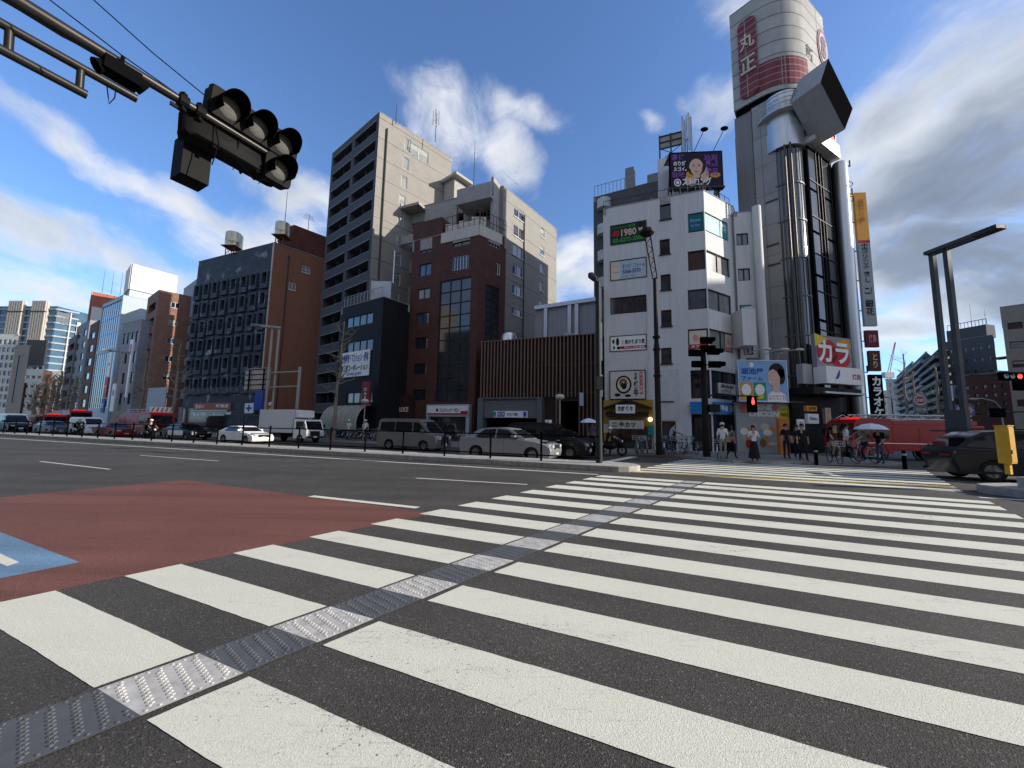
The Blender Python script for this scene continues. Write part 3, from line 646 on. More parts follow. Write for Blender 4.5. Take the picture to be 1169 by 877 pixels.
# penthouse and tanks on that roof
pa = fs.pt(2.2, 0); pd = azv(40)
ph0 = roof(296, 260, 27.5); ph1 = roof(352.5, 273.5, 27)
PHL = FR + (FL-FR).normalized()*2.5 + pd*1.2
pw = MB(); ax = (FL-FR).normalized(); pw.obox((*(FR + pd*2.4 + ax*.5), 23.3), (*(ax*3.0), 0), (*(pd*7.5), 0), (0, 0, 4.2)); 
pw.build('penthouse', BRICK_DK, bl.root)
def tank(px, py_top, py_bot, z, rad, hgt, label):
    c = roof(px, py_bot, z+1.2); t = thing('water_tank', label, 'water tank', (c.x, c.y, z), 0, 'metal water tanks on the slate block roof')
    b = MB(); b.lathe([(rad*.02, 1.2), (rad, 1.2), (rad, 1.2+hgt*.3), (rad*1.02, 1.2+hgt*.32), (rad, 1.2+hgt*.34), (rad, 1.2+hgt*.95), (rad*.9, 1.2+hgt), (.02, 1.25+hgt)], 20)
    b.build('drum', mat('tank_steel', (.50, .44, .32), .35, .75, var=.25, scale=1.5, streak=.5), t, world=False, smooth=40)
    l = MB()
    for k in range(4):
        a_ = R(45+90*k); l.tube([(rad*.8*math.cos(a_), rad*.8*math.sin(a_), 0), (rad*.8*math.cos(a_), rad*.8*math.sin(a_), 1.2)], .06, 6)
        b_ = R(135+90*k); l.tube([(rad*.8*math.cos(a_), rad*.8*math.sin(a_), .1), (rad*.8*math.cos(b_), rad*.8*math.sin(b_), 1.1)], .035, 5)
    l.box(-rad, rad, -rad, rad, 1.1, 1.2); l.tube([(rad+.3, 0, 0), (rad+.3, 0, hgt+.7), (rad, 0, hgt+.7)], .03, 5)
    l.build('stand', mat('rusty_frame', (.16, .06, .035), .8, .3, var=.3, scale=6), t, world=False)
    return t
tank(266, 271, 283, 23.6, .95, 2.0, 'dull metal water tank on legs in the middle of the slate block roof')
tank(322, 256, 270.5, 24.0, .85, 1.8, 'dull metal water tank on rusty legs at the right corner of the slate block roof')
def antenna(name, label, base, h, kind=0, group=None):
    t = thing(name, label, 'antenna', base, 0, group); m_ = MB(); m_.tube([(0, 0, 0), (0, 0, h)], [.05, .02], 6); m_.build('mast', STEEL_DK, t, world=False)
    e = MB()
    if kind == 1:
        for k in range(5): e.tube([(-.6+.08*k, -.5, h*.72+k*.16), (.6-.08*k, .5, h*.72+k*.16)], .02, 4)
    elif kind == 2:
        for k in range(4): a_ = R(90*k); e.tube([(.35*math.cos(a_), .35*math.sin(a_), h*.55), (.35*math.cos(a_), .35*math.sin(a_), h*.98)], .07, 6); e.tube([(0, 0, h*.7), (.35*math.cos(a_), .35*math.sin(a_), h*.7)], .03, 4)
    if e.f: e.build('elements', STEEL, t, world=False)
    return t
p = roof(325, 256, 27); antenna('antenna', 'thin whip antenna above the right tank of the slate block', (p.x, p.y, 26), 5.5)
p = roof(351, 272, 27); antenna('antenna', 'small rooftop aerial at the back of the slate block penthouse', (p.x, p.y, 27.4), 3.2, 1)

# --- tall grey apartment tower
TILE = brick_mat('beige_tile', (.25, .23, .205), (.28, .26, .235), (.20, .185, .165), .24, .07, .008, .8, .5, .15, .14)
GREYC = mat('blue_grey_concrete', (.078, .086, .098), .8, var=.14, scale=1.5, streak=.4)
HA = 36.5
FL, FR, BR = roof(379.3, 176, HA), roof(433.6, 128, HA), roof(516, 181, HA)
ap = Bldg('apartment_tower', 'tallest grey apartment tower with stacked dark balconies and a sunlit beige side wall', [FL, FR, BR, FL+(BR-FR)], HA, TILE, parapet=.5)
f = ap.f[0]; W = f.L
fr = MB(); floors = 15; fh = (HA-1.2)/floors
bays = [(.45, W*.47-.0), (W*.53, W-.5)]
allops = []
for k in range(floors):
    z = .6+k*fh
    for (a, b) in bays: allops.append((a, b, z+.82, z+fh-.22, 1.5))
wall_cells(f, fr, 0, W, 0, HA, allops)
for v in fr.v: v += Vector((*(f.n*.006), 0))
fr.build('balcony_front', GREYC, ap.root)
ap.ops = {0: [(.45, W-.5, 1.2, HA-.6, .02)]}
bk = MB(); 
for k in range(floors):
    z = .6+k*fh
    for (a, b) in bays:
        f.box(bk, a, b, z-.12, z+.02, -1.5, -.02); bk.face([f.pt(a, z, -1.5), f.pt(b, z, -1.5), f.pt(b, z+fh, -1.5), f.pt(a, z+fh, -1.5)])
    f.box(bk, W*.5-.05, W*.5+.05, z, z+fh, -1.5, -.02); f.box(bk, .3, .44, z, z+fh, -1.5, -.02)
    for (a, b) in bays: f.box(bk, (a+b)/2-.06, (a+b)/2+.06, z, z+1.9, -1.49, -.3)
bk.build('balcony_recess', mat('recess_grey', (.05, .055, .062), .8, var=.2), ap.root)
rl = MB()
for k in range(floors):
    z = .6+k*fh
    for (a, b) in bays: f.box(rl, a, b, z+.825, z+.88, -.10, .03)
    for (a, b) in bays: f.box(rl, a, b, z+fh-.23, z+fh-.15, -.05, .07)
rl.build('balcony_rail', mat('rail_grey', (.24, .25, .26), .5, .3), ap.root)
for k in range(floors-1):
    z = .6+k*fh
    for (a, b) in bays:
        m_ = MB(); f.quad(m_, a+.5, b-.5, z+.1, z+2.1, -1.46); m_.build('balcony_door', G_DARK if (k*7) % 3 else G_CURT, ap.root)
ap.f0 = f
fs = ap.f[1]
ops = []
for (x, y) in [(465.5, 165), (463.5, 186.5), (461.5, 208), (459.5, 230), (457.5, 251), (456, 273.5), (454.5, 296), (453.5, 319), (452, 341)]:
    a = fs.uv(x, y); ops.append((a[0]-.4, a[0]+.4, a[1]-.75, a[1]+.75, dict(nc=1)))
a = fs.uv(478, 174.5); ops.append((a[0]-1.4, a[0]+1.4, a[1]-.8, a[1]+.8, dict(nc=2)))
ap.open(1, ops, rev=.12, frame=FR_WH, glass=G_CURT)
ap.finish()
pp = MB()
pu = fs.uv(441.5, 150)[0]; pp.tube([fs.pt(pu, 1, .12), fs.pt(pu, HA-1.5, .12)], .09, 8)
for k in range(1, floors+1): fs.box(pp, .02, fs.L, k*fh+.55, k*fh+.60, .001, .012)
pp.build('drainpipe', STEEL_DK, ap.root)
# stair head at the back with its overhanging slab
sl = MB(); ba = azv(40); fr_ = (FR-FL).normalized()
sl.obox((*(BR - ba*1.6), 32.3), (*(fr_*2.8), 0), (*(ba*2.8), 0), (0, 0, .35)); sl.obox((*(BR - ba*1.2 + fr_*.05), 25), (*(fr_*2.0), 0), (*(ba*2.4), 0), (0, 0, 7.2))
sl.build('stair_head', mat('pale_concrete', (.32, .30, .28), .8, var=.12), ap.root)
p = roof(497, 158, HA); antenna('antenna', 'cluster of mobile phone antennas on the back edge of the tallest tower roof', (p.x, p.y, HA-.5), 4.2, 2)
p = roof(452, 137, HA); antenna('antenna', 'thin lightning rod at the front of the tallest tower roof', (p.x, p.y, HA-.5), 2.6)

# --- grey block behind the brick one
HB = 27
FR, BR = roof(575, 212.7, HB), roof(635.5, 262, HB); FLg = FR - azv(113)*13
gb = Bldg('apartment_building', 'beige grey apartment block behind the dark red brick building', [FLg, FR, BR, FLg+(BR-FR)], HB, brick_mat('grey_tile', (.25, .235, .215), (.285, .27, .245), (.20, .19, .17), .24, .07, .008, .8, .5, .15, .12), parapet=.4)
fs = gb.f[1]; ops = []
for (x, y) in [(592.5, 244), (592, 265.5), (591.5, 287.5), (591, 309), (590.5, 331), (590, 354)]:
    a = fs.uv(x, y); ops.append((a[0]-.95, a[0]+.95, a[1]-.65, a[1]+.65))
for (x, y) in [(619.5, 266), (619, 286.5), (618.5, 306.5), (618, 327), (617.5, 347.5)]:
    a = fs.uv(x, y); ops.append((a[0]-.45, a[0]+.45, a[1]-.6, a[1]+.6, dict(nc=1)))
gb.open(1, ops, rev=.1, frame=FR_WH, glass=G_DARK, curtains=.25, sill=True)
f = gb.f[0]; ops = [(a_, a_+3.0, z, z+1.5) for a_ in (.8, 5.2, 9.4) for z in (17.5, 20.6, 23.6)]
gb.open(0, ops, rev=.9, glass=G_DARK, nc=3)
gb.finish()
pp = MB(); u = fs.uv(597.5, 300)[0]; pp.tube([fs.pt(u, 1, .1), fs.pt(u, HB-1.5, .1)], .07, 6)
for k in range(1, 11): fs.box(pp, .02, fs.L, k*2.85, k*2.85+.04, .001, .01)
pp.build('drainpipe', STEEL_DK, gb.root)
bx = MB(); d_ = azv(113)
# protruding terraces at its top left
f.box(bx, 3.2, 7.4, 22.2, 26.6, .05, .3); f.box(bx, .1, .6, 21, 27.0, .02, 1.4); f.box(bx, 8.6, 12.6, 24.6, 24.95, .02, 2.2); f.box(bx, 8.6, 12.6, 24.95, 26.3, 1.9, 2.2); f.box(bx, 12.3, 12.6, 19, 27.2, .02, 1.6); f.box(bx, 8.8, 12.2, 21.0, 22.0, 1.2, 1.4); f.box(bx, .7, 3.2, 22.0, 23.0, 1.1, 1.3); f.box(bx, .6, 3.2, 26.3, 26.6, .02, 1.5)
bx.build('terrace', mat('light_concrete', (.30, .29, .275), .8, var=.15), gb.root)
p = roof(541, 205, HB); antenna('antenna', 'tall whip antenna on the grey block behind the brick building', (p.x, p.y, HB-1), 5.5)

# --- dark red brick building
HK = 20.5
P0, P1 = roof(471, 241, HK+1.0), roof(505, 233, HK+1.0)
CF = roof(547.7, 257.4, HK); LFt = v2p(470, 300, CF, ROAD-180+3); LFt = Vector((LFt.x, LFt.y)); BRk = roof(578, 271.5, HK)
RB = brick_mat('red_brick_tile', (.082, .034, .028), (.118, .047, .037), (.055, .038, .034), .23, .07, .009, .6, .5, .3, .3)
bk_ = Bldg('brick_building', 'dark red brick building with a tall glazed bay and railed roof terrace', [LFt, CF, BRk, LFt+(BRk-CF)*1.15], HK, RB, parapet=1.2)
f = bk_.f[0]; fs = bk_.f[1]; W = f.L
ops = []
for (x0, y0, x1, y1, gl) in [(480.2, 274.3, 493, 286.2, G_SKY), (479, 302.5, 491.8, 313.6, G_SKY), (477, 330.5, 490.5, 340, G_CURT), (475.6, 358, 489, 369, G_SKY), (474, 386, 487.6, 397.8, G_DARK), (472.5, 415.5, 486.5, 427, G_DARK), (471, 445, 485.5, 457, G_DARK)]:
    ops.append((*f.rect(x0, y0, x1, y1), dict(glass=gl, nc=2)))
ops.append((*f.rect(517.5, 265, 536.5, 278.5), dict(glass=G_DARK, nc=2))); ops.append((*f.rect(516, 294, 535, 306), dict(glass=G_DARK, nc=6, frame=ALU)))
bay = f.rect(502.5, 321.5, 535, 461); bay = (bay[0], bay[1]-.1, bay[2]+.2, bay[3])
ops.append((*bay, dict(glass=G_DARK, nc=3, nr=10, ft=.09)))
bk_.open(0, ops, rev=.14)
ops2 = [(*fs.rect(558, 268.5, 570.5, 285), dict(nc=4, frame=ALU, glass=G_BRN)), (*fs.rect(566.5, 300, 571, 315), dict(nc=2, frame=FR_WH)), (*fs.rect(554.5, 324, 569, 392), dict(nc=2, nr=8, glass=G_DARK, ft=.08))]
bk_.open(1, ops2, rev=.12)
bk_.finish()
# left part stands one parapet higher
up_ = MB(); u1 = f.uv(505, 240)[0]; f.box(up_, .01, u1, HK+.05, HK+1.9, -2.2, .004); f.box(up_, .01, .3, HK+.05, HK+1.9, -9, -2.2); up_.build('upper_parapet', RB, bk_.root)
tr = MB(); f.box(tr, u1, W-.01, HK-.95, HK+.10, .004, .05); fs.box(tr, .0, fs.L*.83, HK-.95, HK+.10, .004, .05); tr.build('parapet_band', mat('pale_band', (.52, .49, .43), .7, var=.15, streak=.4), bk_.root)
rr = MB(); 
for k in range(8): u = u1 + (W-u1)*k/7; rr.tube([f.pt(u, HK, -.05), f.pt(u, HK+1.7, -.05)], .03, 5)
for k in range(9): u = fs.L*k/8; rr.tube([fs.pt(u, HK, -.05), fs.pt(u, HK+1.7, -.05)], .03, 5)
for z in (HK+.8, HK+1.7): rr.tube([f.pt(u1, z, -.05), f.pt(W, z, -.05)], .03, 5); rr.tube([fs.pt(0, z, -.05), fs.pt(fs.L, z, -.05)], .03, 5)
rr.build('terrace_railing', mat('rust_rail', (.11, .055, .04), .6, .4, var=.3), bk_.root)
pl = MB(); 
for k, (a_, b_, h) in enumerate([(.52, 1.2, 1.3), (.6, 2.6, 2.2), (.72, 1.6, 1.5), (.82, 2.4, 2.0), (.9, 1.2, 1.4)]):
    q = f.pt(W*a_, HK-1, -b_); pl.box(q.x-.7, q.x+.7, q.y-.5, q.y+.5, q.z, q.z+h+1)
tag(pl.build('roof_plant', mat('plant_cream', (.55, .52, .46), .6, var=.2)), 'cream ventilation units on the brick building terrace', 'roof plant')
uc = f.uv(520, 463); sf = MB()
a = f.uv(490.5, 463); 
f.box(sf, a[0], W-.25, 2.35, 3.45, .02, .5); f.box(sf, a[0], a[0]+.25, 0, 2.35, .02, .45); f.box(sf, W-.6, W-.25, 0, 2.35, .02, .45)
sf.build('shop_surround', mat('shop_grey', (.42, .43, .44), .6, var=.1), bk_.root)
gl = MB(); f.quad(gl, a[0]+.25, W-.6, .1, 2.35, .03); gl.build('shop_window', G_DARK, bk_.root)
sign('shop_sign', 'white and red shop fascia sign at the foot of the brick building', 'sign', f, a[0]+.2, W-.35, 2.55, 3.3, .51, .58, SIGNW, texts=[('コスメティック・サロン', T_BLK, .32, .25, .8, .75)], shapes=[('rect', T_RED, 0, 0, 1, .14), ('rect', T_RED, .83, .14, 1, .4), ('ell', T_BLK, .22, .3, .28, .7)])

# projecting light boxes on the brick building's left corner
fb = F(f.pt(-.95, 0, .4).xy, f.pt(-.1, 0, .4).xy)
stk = [(420, 405, 'orange lit', scol('box_orange', (.55, .20, .13)), [('まつげ', T_WHT)], 'orange projecting sign box, topmost of the stack beside the brick building'),
       (418, 424, 'w', SIGNW, [('歯科', T_GREY)], 'plain white projecting sign box under the orange one'),
       (431, 443, 'b', scol('box_blue', (.03, .12, .5)), [('内\n科', T_WHT)], 'blue projecting sign box in the middle of the stack'),
       (445, 455, 'w', SIGNW, [('●', T_BLK)], 'white sign box with a small black dot under the blue box'),
       (456, 467, 'w', SIGNW, [('■', T_BLK)], 'white sign box with a dark emblem, lowest of the stack')]
zz_ = [(f.uv(467, a_)[1], f.uv(467, b_)[1]) for a_, b_ in [(406, 417.5), (418.5, 430), (431, 442.8), (444, 455), (456, 466.8)]]
for (s_, (zt, zb)) in zip(stk, zz_):
    sign('sign_box', s_[5], 'sign', fb, .0, .82, zb, zt, 0, .25, s_[3], texts=[(s_[4][0][0], s_[4][0][1], .25, .25, .75, .75, dict(keep=True))], group='sign boxes stacked on the brick building corner')

# --- dark narrow building left of it
DK = mat('black_cladding', (.010, .011, .013), .6, var=.2, scale=2)
HD = 13.6
FL, FR, BR = roof(390, 352, HD), roof(438, 339, HD), roof(468, 349, HD)
db = Bldg('office_building', 'narrow black clad building with a letting agency banner across its windows', [FL, FR, BR, FL+(BR-FR)], HD, [DK])
f = db.f[0]; W = f.L
ops = []
for (y0, y1, gl) in [(360, 372, G_SKY), (389, 402, G_BRN), (448, 460, G_CURT)]:
    o = f.rect(396, y0, 425, y1); ops.append((max(o[0], .2), min(o[1], W-.2), f.uv(410, y1)[1], f.uv(410, y0)[1], dict(glass=gl, nc=4)))
db.open(0, ops, rev=.12); db.finish()
a = f.uv(390.5, 402); b = f.uv(421.5, 429.5)
zt, zb = f.uv(406, 401.5)[1], f.uv(406, 430)[1]
sign('banner_sign', 'wide white banner with large blue black Japanese letters on the black clad building', 'banner', f, max(a[0], .15), b[0], zb, zt, .03, .09, SIGNW,
     texts=[('土地建物・マンション・解体', T_BLU, .03, .55, .97, .93, dict(bold=.03)), ('東三都コーポレーション', T_BLK, .03, .22, .97, .48, dict(bold=.03)), ('5330-5581', T_BLU, .25, .06, .75, .17)],
     shapes=[('rect', T_GREY, k/4-.003, 0, k/4+.003, 1, 2) for k in range(1, 4)] + [('rect', T_GREY, 0, .5, 1, .508, 2)])
tz = f.uv(406, 336)[1]; rt_ = MB(); 
for k in range(12): rt_.tube([f.pt(W*.05+k*W*.08, HD, -.1), f.pt(W*.05+k*W*.08, HD+1.1, -.1)], .03, 5)
rt_.tube([f.pt(W*.05, HD+1.1, -.1), f.pt(W*.95, HD+1.1, -.1)], .035, 5); rt_.build('roof_railing', STEEL, db.root)
q = f.pt(W*.72, HD-.3, -1.4); tt_ = MB(); tt_.box(q.x-1, q.x+1, q.y-.8, q.y+.8, q.z+.4, q.z+2.4); tt_.tube([(q.x+.9, q.y, q.z), (q.x+.9, q.y, q.z+6)], .06, 6)
tag(tt_.build('roof_tank', ALU), 'boxy metal tank with a pole on the black clad building roof', 'tank')
cv = MB()   # barrel canopy over its entrance
z0c, z1c = f.uv(405, 485)[1], f.uv(405, 463)[1]
u0c, u1c = .1, W*.86
for k in range(8):
    a0, a1 = R(90*k/8), R(90*(k+1)/8)
    cv.face([f.pt(u0c, z0c+(z1c-z0c)*math.cos(a0), 1.5*math.sin(a0)), f.pt(u1c, z0c+(z1c-z0c)*math.cos(a0), 1.5*math.sin(a0)), f.pt(u1c, z0c+(z1c-z0c)*math.cos(a1), 1.5*math.sin(a1)), f.pt(u0c, z0c+(z1c-z0c)*math.cos(a1), 1.5*math.sin(a1))])
f.box(cv, u0c, u1c, z0c-.5, z0c, 1.42, 1.5)
cn = cv.build('canopy', mat('canopy_cream', (.30, .29, .24), .6, var=.15), db.root)
rb_ = MB()
for k in range(7):
    u = u0c+(u1c-u0c)*k/6; rb_.tube([f.pt(u, z0c+(z1c-z0c)*math.cos(R(j*11.25)), .02+1.5*math.sin(R(j*11.25))) for j in range(9)], .04, 5)
rb_.build('rib', mat('rib_cream', (.42, .40, .34), .6), cn)
f2 = F(f.pt(W*.80, 0, .6).xy, f.pt(W*.97, 0, .6).xy)
zt, zb = f.uv(421, 437)[1], f.uv(421, 463)[1]
sign('blade_sign', 'tall dark red vertical blade sign with pale letters beside the black clad building', 'sign', f2, .0, f2.L, zb, zt, 0, .2, scol('blade_red', (.20, .012, .02)), texts=[(VT('CAFE'), T_WHT, .3, .08, .7, .72, dict(keep=False))])

# alley coffee shop front between black and brick buildings
ca = rp(437, 30.5); cb_ = rp(468, 30.5); fc = F(ca, cb_)
cs = thing('cafe_front', 'low dark cafe front with pale lettering in the gap beside the brick building', 'cafe', (*ca, 0))
m_ = MB(); fc.box(m_, 0, fc.L, 0, 4.4, -3, 0); m_.build('wall', mat('cafe_brown', (.045, .02, .018), .7), cs)
m_ = MB(); fc.quad(m_, .3, fc.L-.3, .2, 2.4, .01); m_.build('shop_window', G_BRN, cs)
m_ = MB(); text_on(fc, m_, 'CAFFÈ VELOCE', .2, fc.L-.3, 2.75, 3.35, .03, 0, .03, .03); m_.build('lettering', scol('letters_cream', (.6, .52, .45)), cs)

# --- low grey building between slate block and black building
HL = 10.3
FL = roof(308, 419, HL); FRl = roof(391, 415.5, HL)
lb = Bldg('low_building', 'low dark grey three storey building with a ribbon of windows behind the white truck', quadplan(FL, FRl, 40, 9), HL, brick_mat('dark_panels', (.045, .052, .06), (.052, .06, .07), (.03, .034, .04), 1.5, .8, .02, .6, 0., .2, .25))
f = lb.f[0]; z0, z1 = f.uv(350, 457)[1], f.uv(350, 442.5)[1]; zc, zd = f.uv(350, 437)[1], f.uv(350, 424)[1]
lb.open(0, [(f.L*k/7+.1, f.L*(k+1)/7-.1, z0, z1, dict(glass=[G_DARK, G_CURT, G_BRN][k % 3], nc=2)) for k in range(7)] + [(.3, f.L-.3, zc, zd, dict(glass=G_DARK, nc=9))], rev=.15, frame=ALU)
lb.finish()
m_ = MB(); f.box(m_, .3, f.L-.2, .1, 3.3, .01, .03); m_.build('shopfront', G_DARK, lb.root)
m_ = MB(); f.box(m_, 0, f.L, 4.0, 4.25, .01, .5); f.box(m_, 0, f.L, 8.4, 8.55, .01, .12); m_.build('ledge', ALU, lb.root)

# --- bronze louvred station entrance
HS = 9.
FL, FR = roof(550.5, 391, HS), roof(682, 381.5, HS)
st = Bldg('station_building', 'low building wrapped in upright bronze louvres over a grey station entrance', quadplan(FL, FR, 40, 12), HS, mat('brown_wall', (.055, .038, .032), .7, var=.15))
f = st.f[0]; W = f.L
ez = f.uv(600, 456)[1]; eu0, eu1 = f.uv(549, 480)[0]+.1, f.uv(622, 480)[0]
st.ops = {0: [(max(eu0+.5, .5), eu1-.4, .1, ez-1.6, 3.0), (f.uv(640, 480)[0], f.uv(661, 480)[0], .1, f.uv(650, 458)[1], 2.5)]}
st.finish()
lv = MB(); LOUV = mat('bronze_louvre', (.20, .13, .105), .5, .35, var=.12, scale=2)
n = 33
for k in range(n):
    u = .15 + (W-.3)*k/(n-1)
    zb = ez+.15 if u < f.uv(634, 480)[0] or (f.uv(639, 480)[0] < u < f.uv(662, 480)[0]) else .2
    f.box(lv, u-.05, u+.05, zb, HS-.05, .06, .36)
lv.build('louvres', LOUV, st.root)
lh = MB(); 
for z in (HS-.06, HS-2.4, HS-4.7): f.box(lh, 0, W, z, z+.06, .05, .37 if z > HS-.1 else .1)
lh.build('louvre_rail', LOUV, st.root)
po = MB(); PORT = mat('portal_grey', (.13, .138, .145), .6, var=.08)
f.box(po, eu0, eu0+.5, 0, ez, .01, .9); f.box(po, eu1-.4, eu1, 0, ez, .01, .9); f.box(po, eu0+.5, eu1-.4, ez-1.6, ez, .01, .75); f.box(po, eu0, eu1, ez, ez+.1, .01, .92)
po.build('portal', PORT, st.root)
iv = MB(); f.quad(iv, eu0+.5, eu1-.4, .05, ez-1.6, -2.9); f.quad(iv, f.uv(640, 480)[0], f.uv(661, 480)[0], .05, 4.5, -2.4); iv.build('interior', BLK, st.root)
a = f.uv(568, 470); b = f.uv(606, 476.5)
sign('station_sign', 'long thin station sign with blue and white panels over the grey entrance', 'sign', f, a[0], b[0], b[1]-.05, a[1]+.02, .76, .84, SIGNW, texts=[('四谷三丁目駅', T_WHT, .14, .25, .32, .75), ('◎ 丸ノ内線', T_BLK, .42, .25, .72, .75)], shapes=[('rect', T_BLU, .12, .1, .34, .9), ('rect', T_TEAL, 0, .1, .08, .9), ('rect', T_BLU, .88, .1, .97, .9)])
a = f.uv(664, 449.5); b = f.uv(668.5, 464)
sign('notice_sign', 'small pale blue upright sign fixed to the bronze louvres', 'sign', f, a[0], b[0], b[1], a[1], .7, .82, scol('pale_blue', (.4, .5, .55)))
tk = roof(581, 380, 10.2); t = thing('rooftop_tank', 'shiny metal cylinder tank on the station roof', 'water tank', (tk.x, tk.y, 8.3))
m_ = MB(); m_.lathe([(.02, .3), (.75, .3), (.75, 1.55), (.6, 1.8), (.02, 1.9)], 18); m_.build('drum', mat('shiny_tank', (.55, .57, .58), .25, .9, var=.1), t, world=False, smooth=40)
m_ = MB(); m_.box(-.8, .8, -.8, .8, 0, .3); m_.tube([(.85, 0, 0), (.85, 0, 1.9)], .04, 6); m_.build('base', STEEL_DK, t, world=False)
# white metal shed behind
HW_ = 13.2
FL, FR = roof(611.5, 351.5, HW_), roof(684, 341, HW_)
wsd = Bldg('metal_shed', 'pale metal clad plant building rising behind the bronze louvres', quadplan(FL, FR, 40, 8), HW_, brick_mat('ribbed_metal', (.30, .31, .33), (.31, .32, .34), (.20, .21, .22), .5, 60, .015, .5, 0, .2, .06), parapet=.2); wsd.finish()
f = wsd.f[0]; m_ = MB()
for px in (622, 649, 657): u = f.uv(px, 360)[0]; f.box(m_, u, u+.35, 5, HW_-.1, .01, .25)
f.box(m_, -.02, f.L, HW_-.25, HW_+.1, .01, .3); m_.build('rib', ALU, wsd.root)
q = roof(640, 384, 9.6); ac = thing('air_conditioner', 'pale air conditioning units on the station roof', 'air conditioner', (q.x, q.y, 8.4)); m_ = MB(); m_.box(-1, .2, -.4, .4, 0, 1.1); m_.box(.3, 1.2, -.4, .4, 0, 1.4); m_.build('casing', mat('ac_white', (.5, .5, .48), .5), ac, world=False)
# --- white seven storey building
HWB = 18.
WR = mat('white_render', (.56, .565, .565), .8, var=.10, scale=1.0, streak=.7, bump=.1, bscale=15)
FL, FR, CH = roof(688.5, 239, HWB), roof(803, 217.5, HWB), roof(836.5, 236.2, HWB)
back = azv(38)
wb = Bldg('white_building', 'white seven storey corner building with angled bay windows and shop signs', [FL, FR, CH, CH+back*8, FL+back*9], HWB, WR, parapet=.5)
f = wb.f[0]; fc2 = wb.f[1]; W = f.L
def ub(x): return f.uv(x, 350)[0]
ops = []
for (y0, y1, gl) in [(255, 277, G_DARK), (296, 319, G_CURT), (338.5, 358, G_DARK), (383, 400, G_CURT)]:
    ops.append((f.uv(696.5, y0)[0], f.uv(738, y0)[0], f.uv(715, y1)[1], f.uv(715, y0)[1], dict(glass=gl, nc=3)))
for (x0, x1, y0, y1) in [(753, 766, 228, 249.5), (753, 765, 274, 289.5), (754, 766, 314, 330.5), (754.5, 767, 354.5, 372), (754.5, 767, 397.5, 415), (755, 768, 440, 458)]:
    ops.append((*f.rect(x0, y0, x1, y1), dict(nc=1, glass=G_DARK, sill=True)))
ops = [(a, b, c, d, k) for (a, b, c, d, k) in ops]
rows = [(241.5, 263.5, G_SKY), (285, 307.5, G_BRN), (329.5, 352.5, G_SKY), (375, 398.5, G_SKY)]
for (y0, y1, gl) in rows:
    o = (f.uv(785, y0)[0], W-.06, f.uv(803, y1)[1]-.0, f.uv(803, y0)[1]); ops.append((*o, dict(glass=gl, nc=1)))
o = (f.uv(788, 422)[0], W-.06, f.uv(803, 455)[1], f.uv(803, 422.5)[1]); ops.append((*o, dict(glass=G_DARK, nc=2)))
# ground floor shops
zs_ = 3.1
ops.append((f.uv(697, 500)[0], f.uv(744, 500)[0], .15, f.uv(720, 487)[1], dict(glass=G_BRN, nc=4, frame=FR_DK)))
ops.append((f.uv(756, 500)[0], f.uv(772, 500)[0], .15, f.uv(764, 481)[1], dict(glass=G_DARK, nc=1)))
ops.append((f.uv(790, 500)[0], W-.06, .15, f.uv(803, 473)[1], dict(glass=G_DARK, nc=3)))
wb.open(0, ops, rev=.14)
LC = fc2.L; ops = []
for (y0, y1, gl) in rows: ops.append((.06, LC*.78, f.uv(803, y1)[1], f.uv(803, y0)[1], dict(glass=G_SKY if y0 < 250 else G_CURT, nc=2)))
ops.append((.06, LC*.85, f.uv(803, 455)[1], f.uv(803, 422.5)[1], dict(glass=G_DARK, nc=2)))
ops.append((.06, LC*.85, .15, f.uv(803, 473)[1], dict(glass=G_DARK, nc=2)))
wb.open(1, ops, rev=.14)
wb.finish()
st_ = MB()
for k in range(1, 7): pass
f.box(st_, f.uv(753, 350)[0]-.05, f.uv(773, 350)[0], f.uv(760, 480)[1], f.uv(760, 422)[1], .002, .03)
cr2 = [f.pt(f.uv(739+random.uniform(-1, 1.5), y)[0], f.uv(739, y)[1], .015) for y in range(250, 450, 8)]
st_.tube(cr2, .012, 4); st_.build('wall_panel', mat('white_render_b', (.50, .505, .51), .8, var=.1), wb.root)
# annex with its column
HX = 17.3
A0, A1 = roof(837.5, 243.2, HX), roof(858.5, 241.4, HX)
ax_ = Bldg('white_annex', 'narrow white annex with small windows between the white building and the tall tower', quadplan(A0, A1, 20, 5), HX, WR, parapet=.3)
f3 = ax_.f[0]; ops = []
for (x0, y0, x1, y1) in [(840, 267, 854, 280.5), (841, 307, 856, 321), (842.5, 348.5, 858, 363), (848.5, 390.5, 859.5, 405.5)]:
    ops.append((max(.1, f3.uv(x0, y0)[0]), min(f3.L-.15, f3.uv(x1, y0)[0]), f3.uv(x0, y1)[1], f3.uv(x0, y0)[1], dict(glass=G_CURT if y0 != 348.5 else G_SKY)))
ax_.open(0, ops, rev=.1); ax_.finish()
cl = MB(); q = A1 + Vector((.15, -.25)); cl.tube([(q.x, q.y, 0), (q.x, q.y, HX+.2)], .28, 12)
z9 = v2p(838, 365, A0, 90).z; cl.box(A0.x-.55, A0.x+.35, A0.y-1.3, A0.y-.1, 7.2, z9+.4)
cl.build('column', WR, ax_.root, smooth=40)

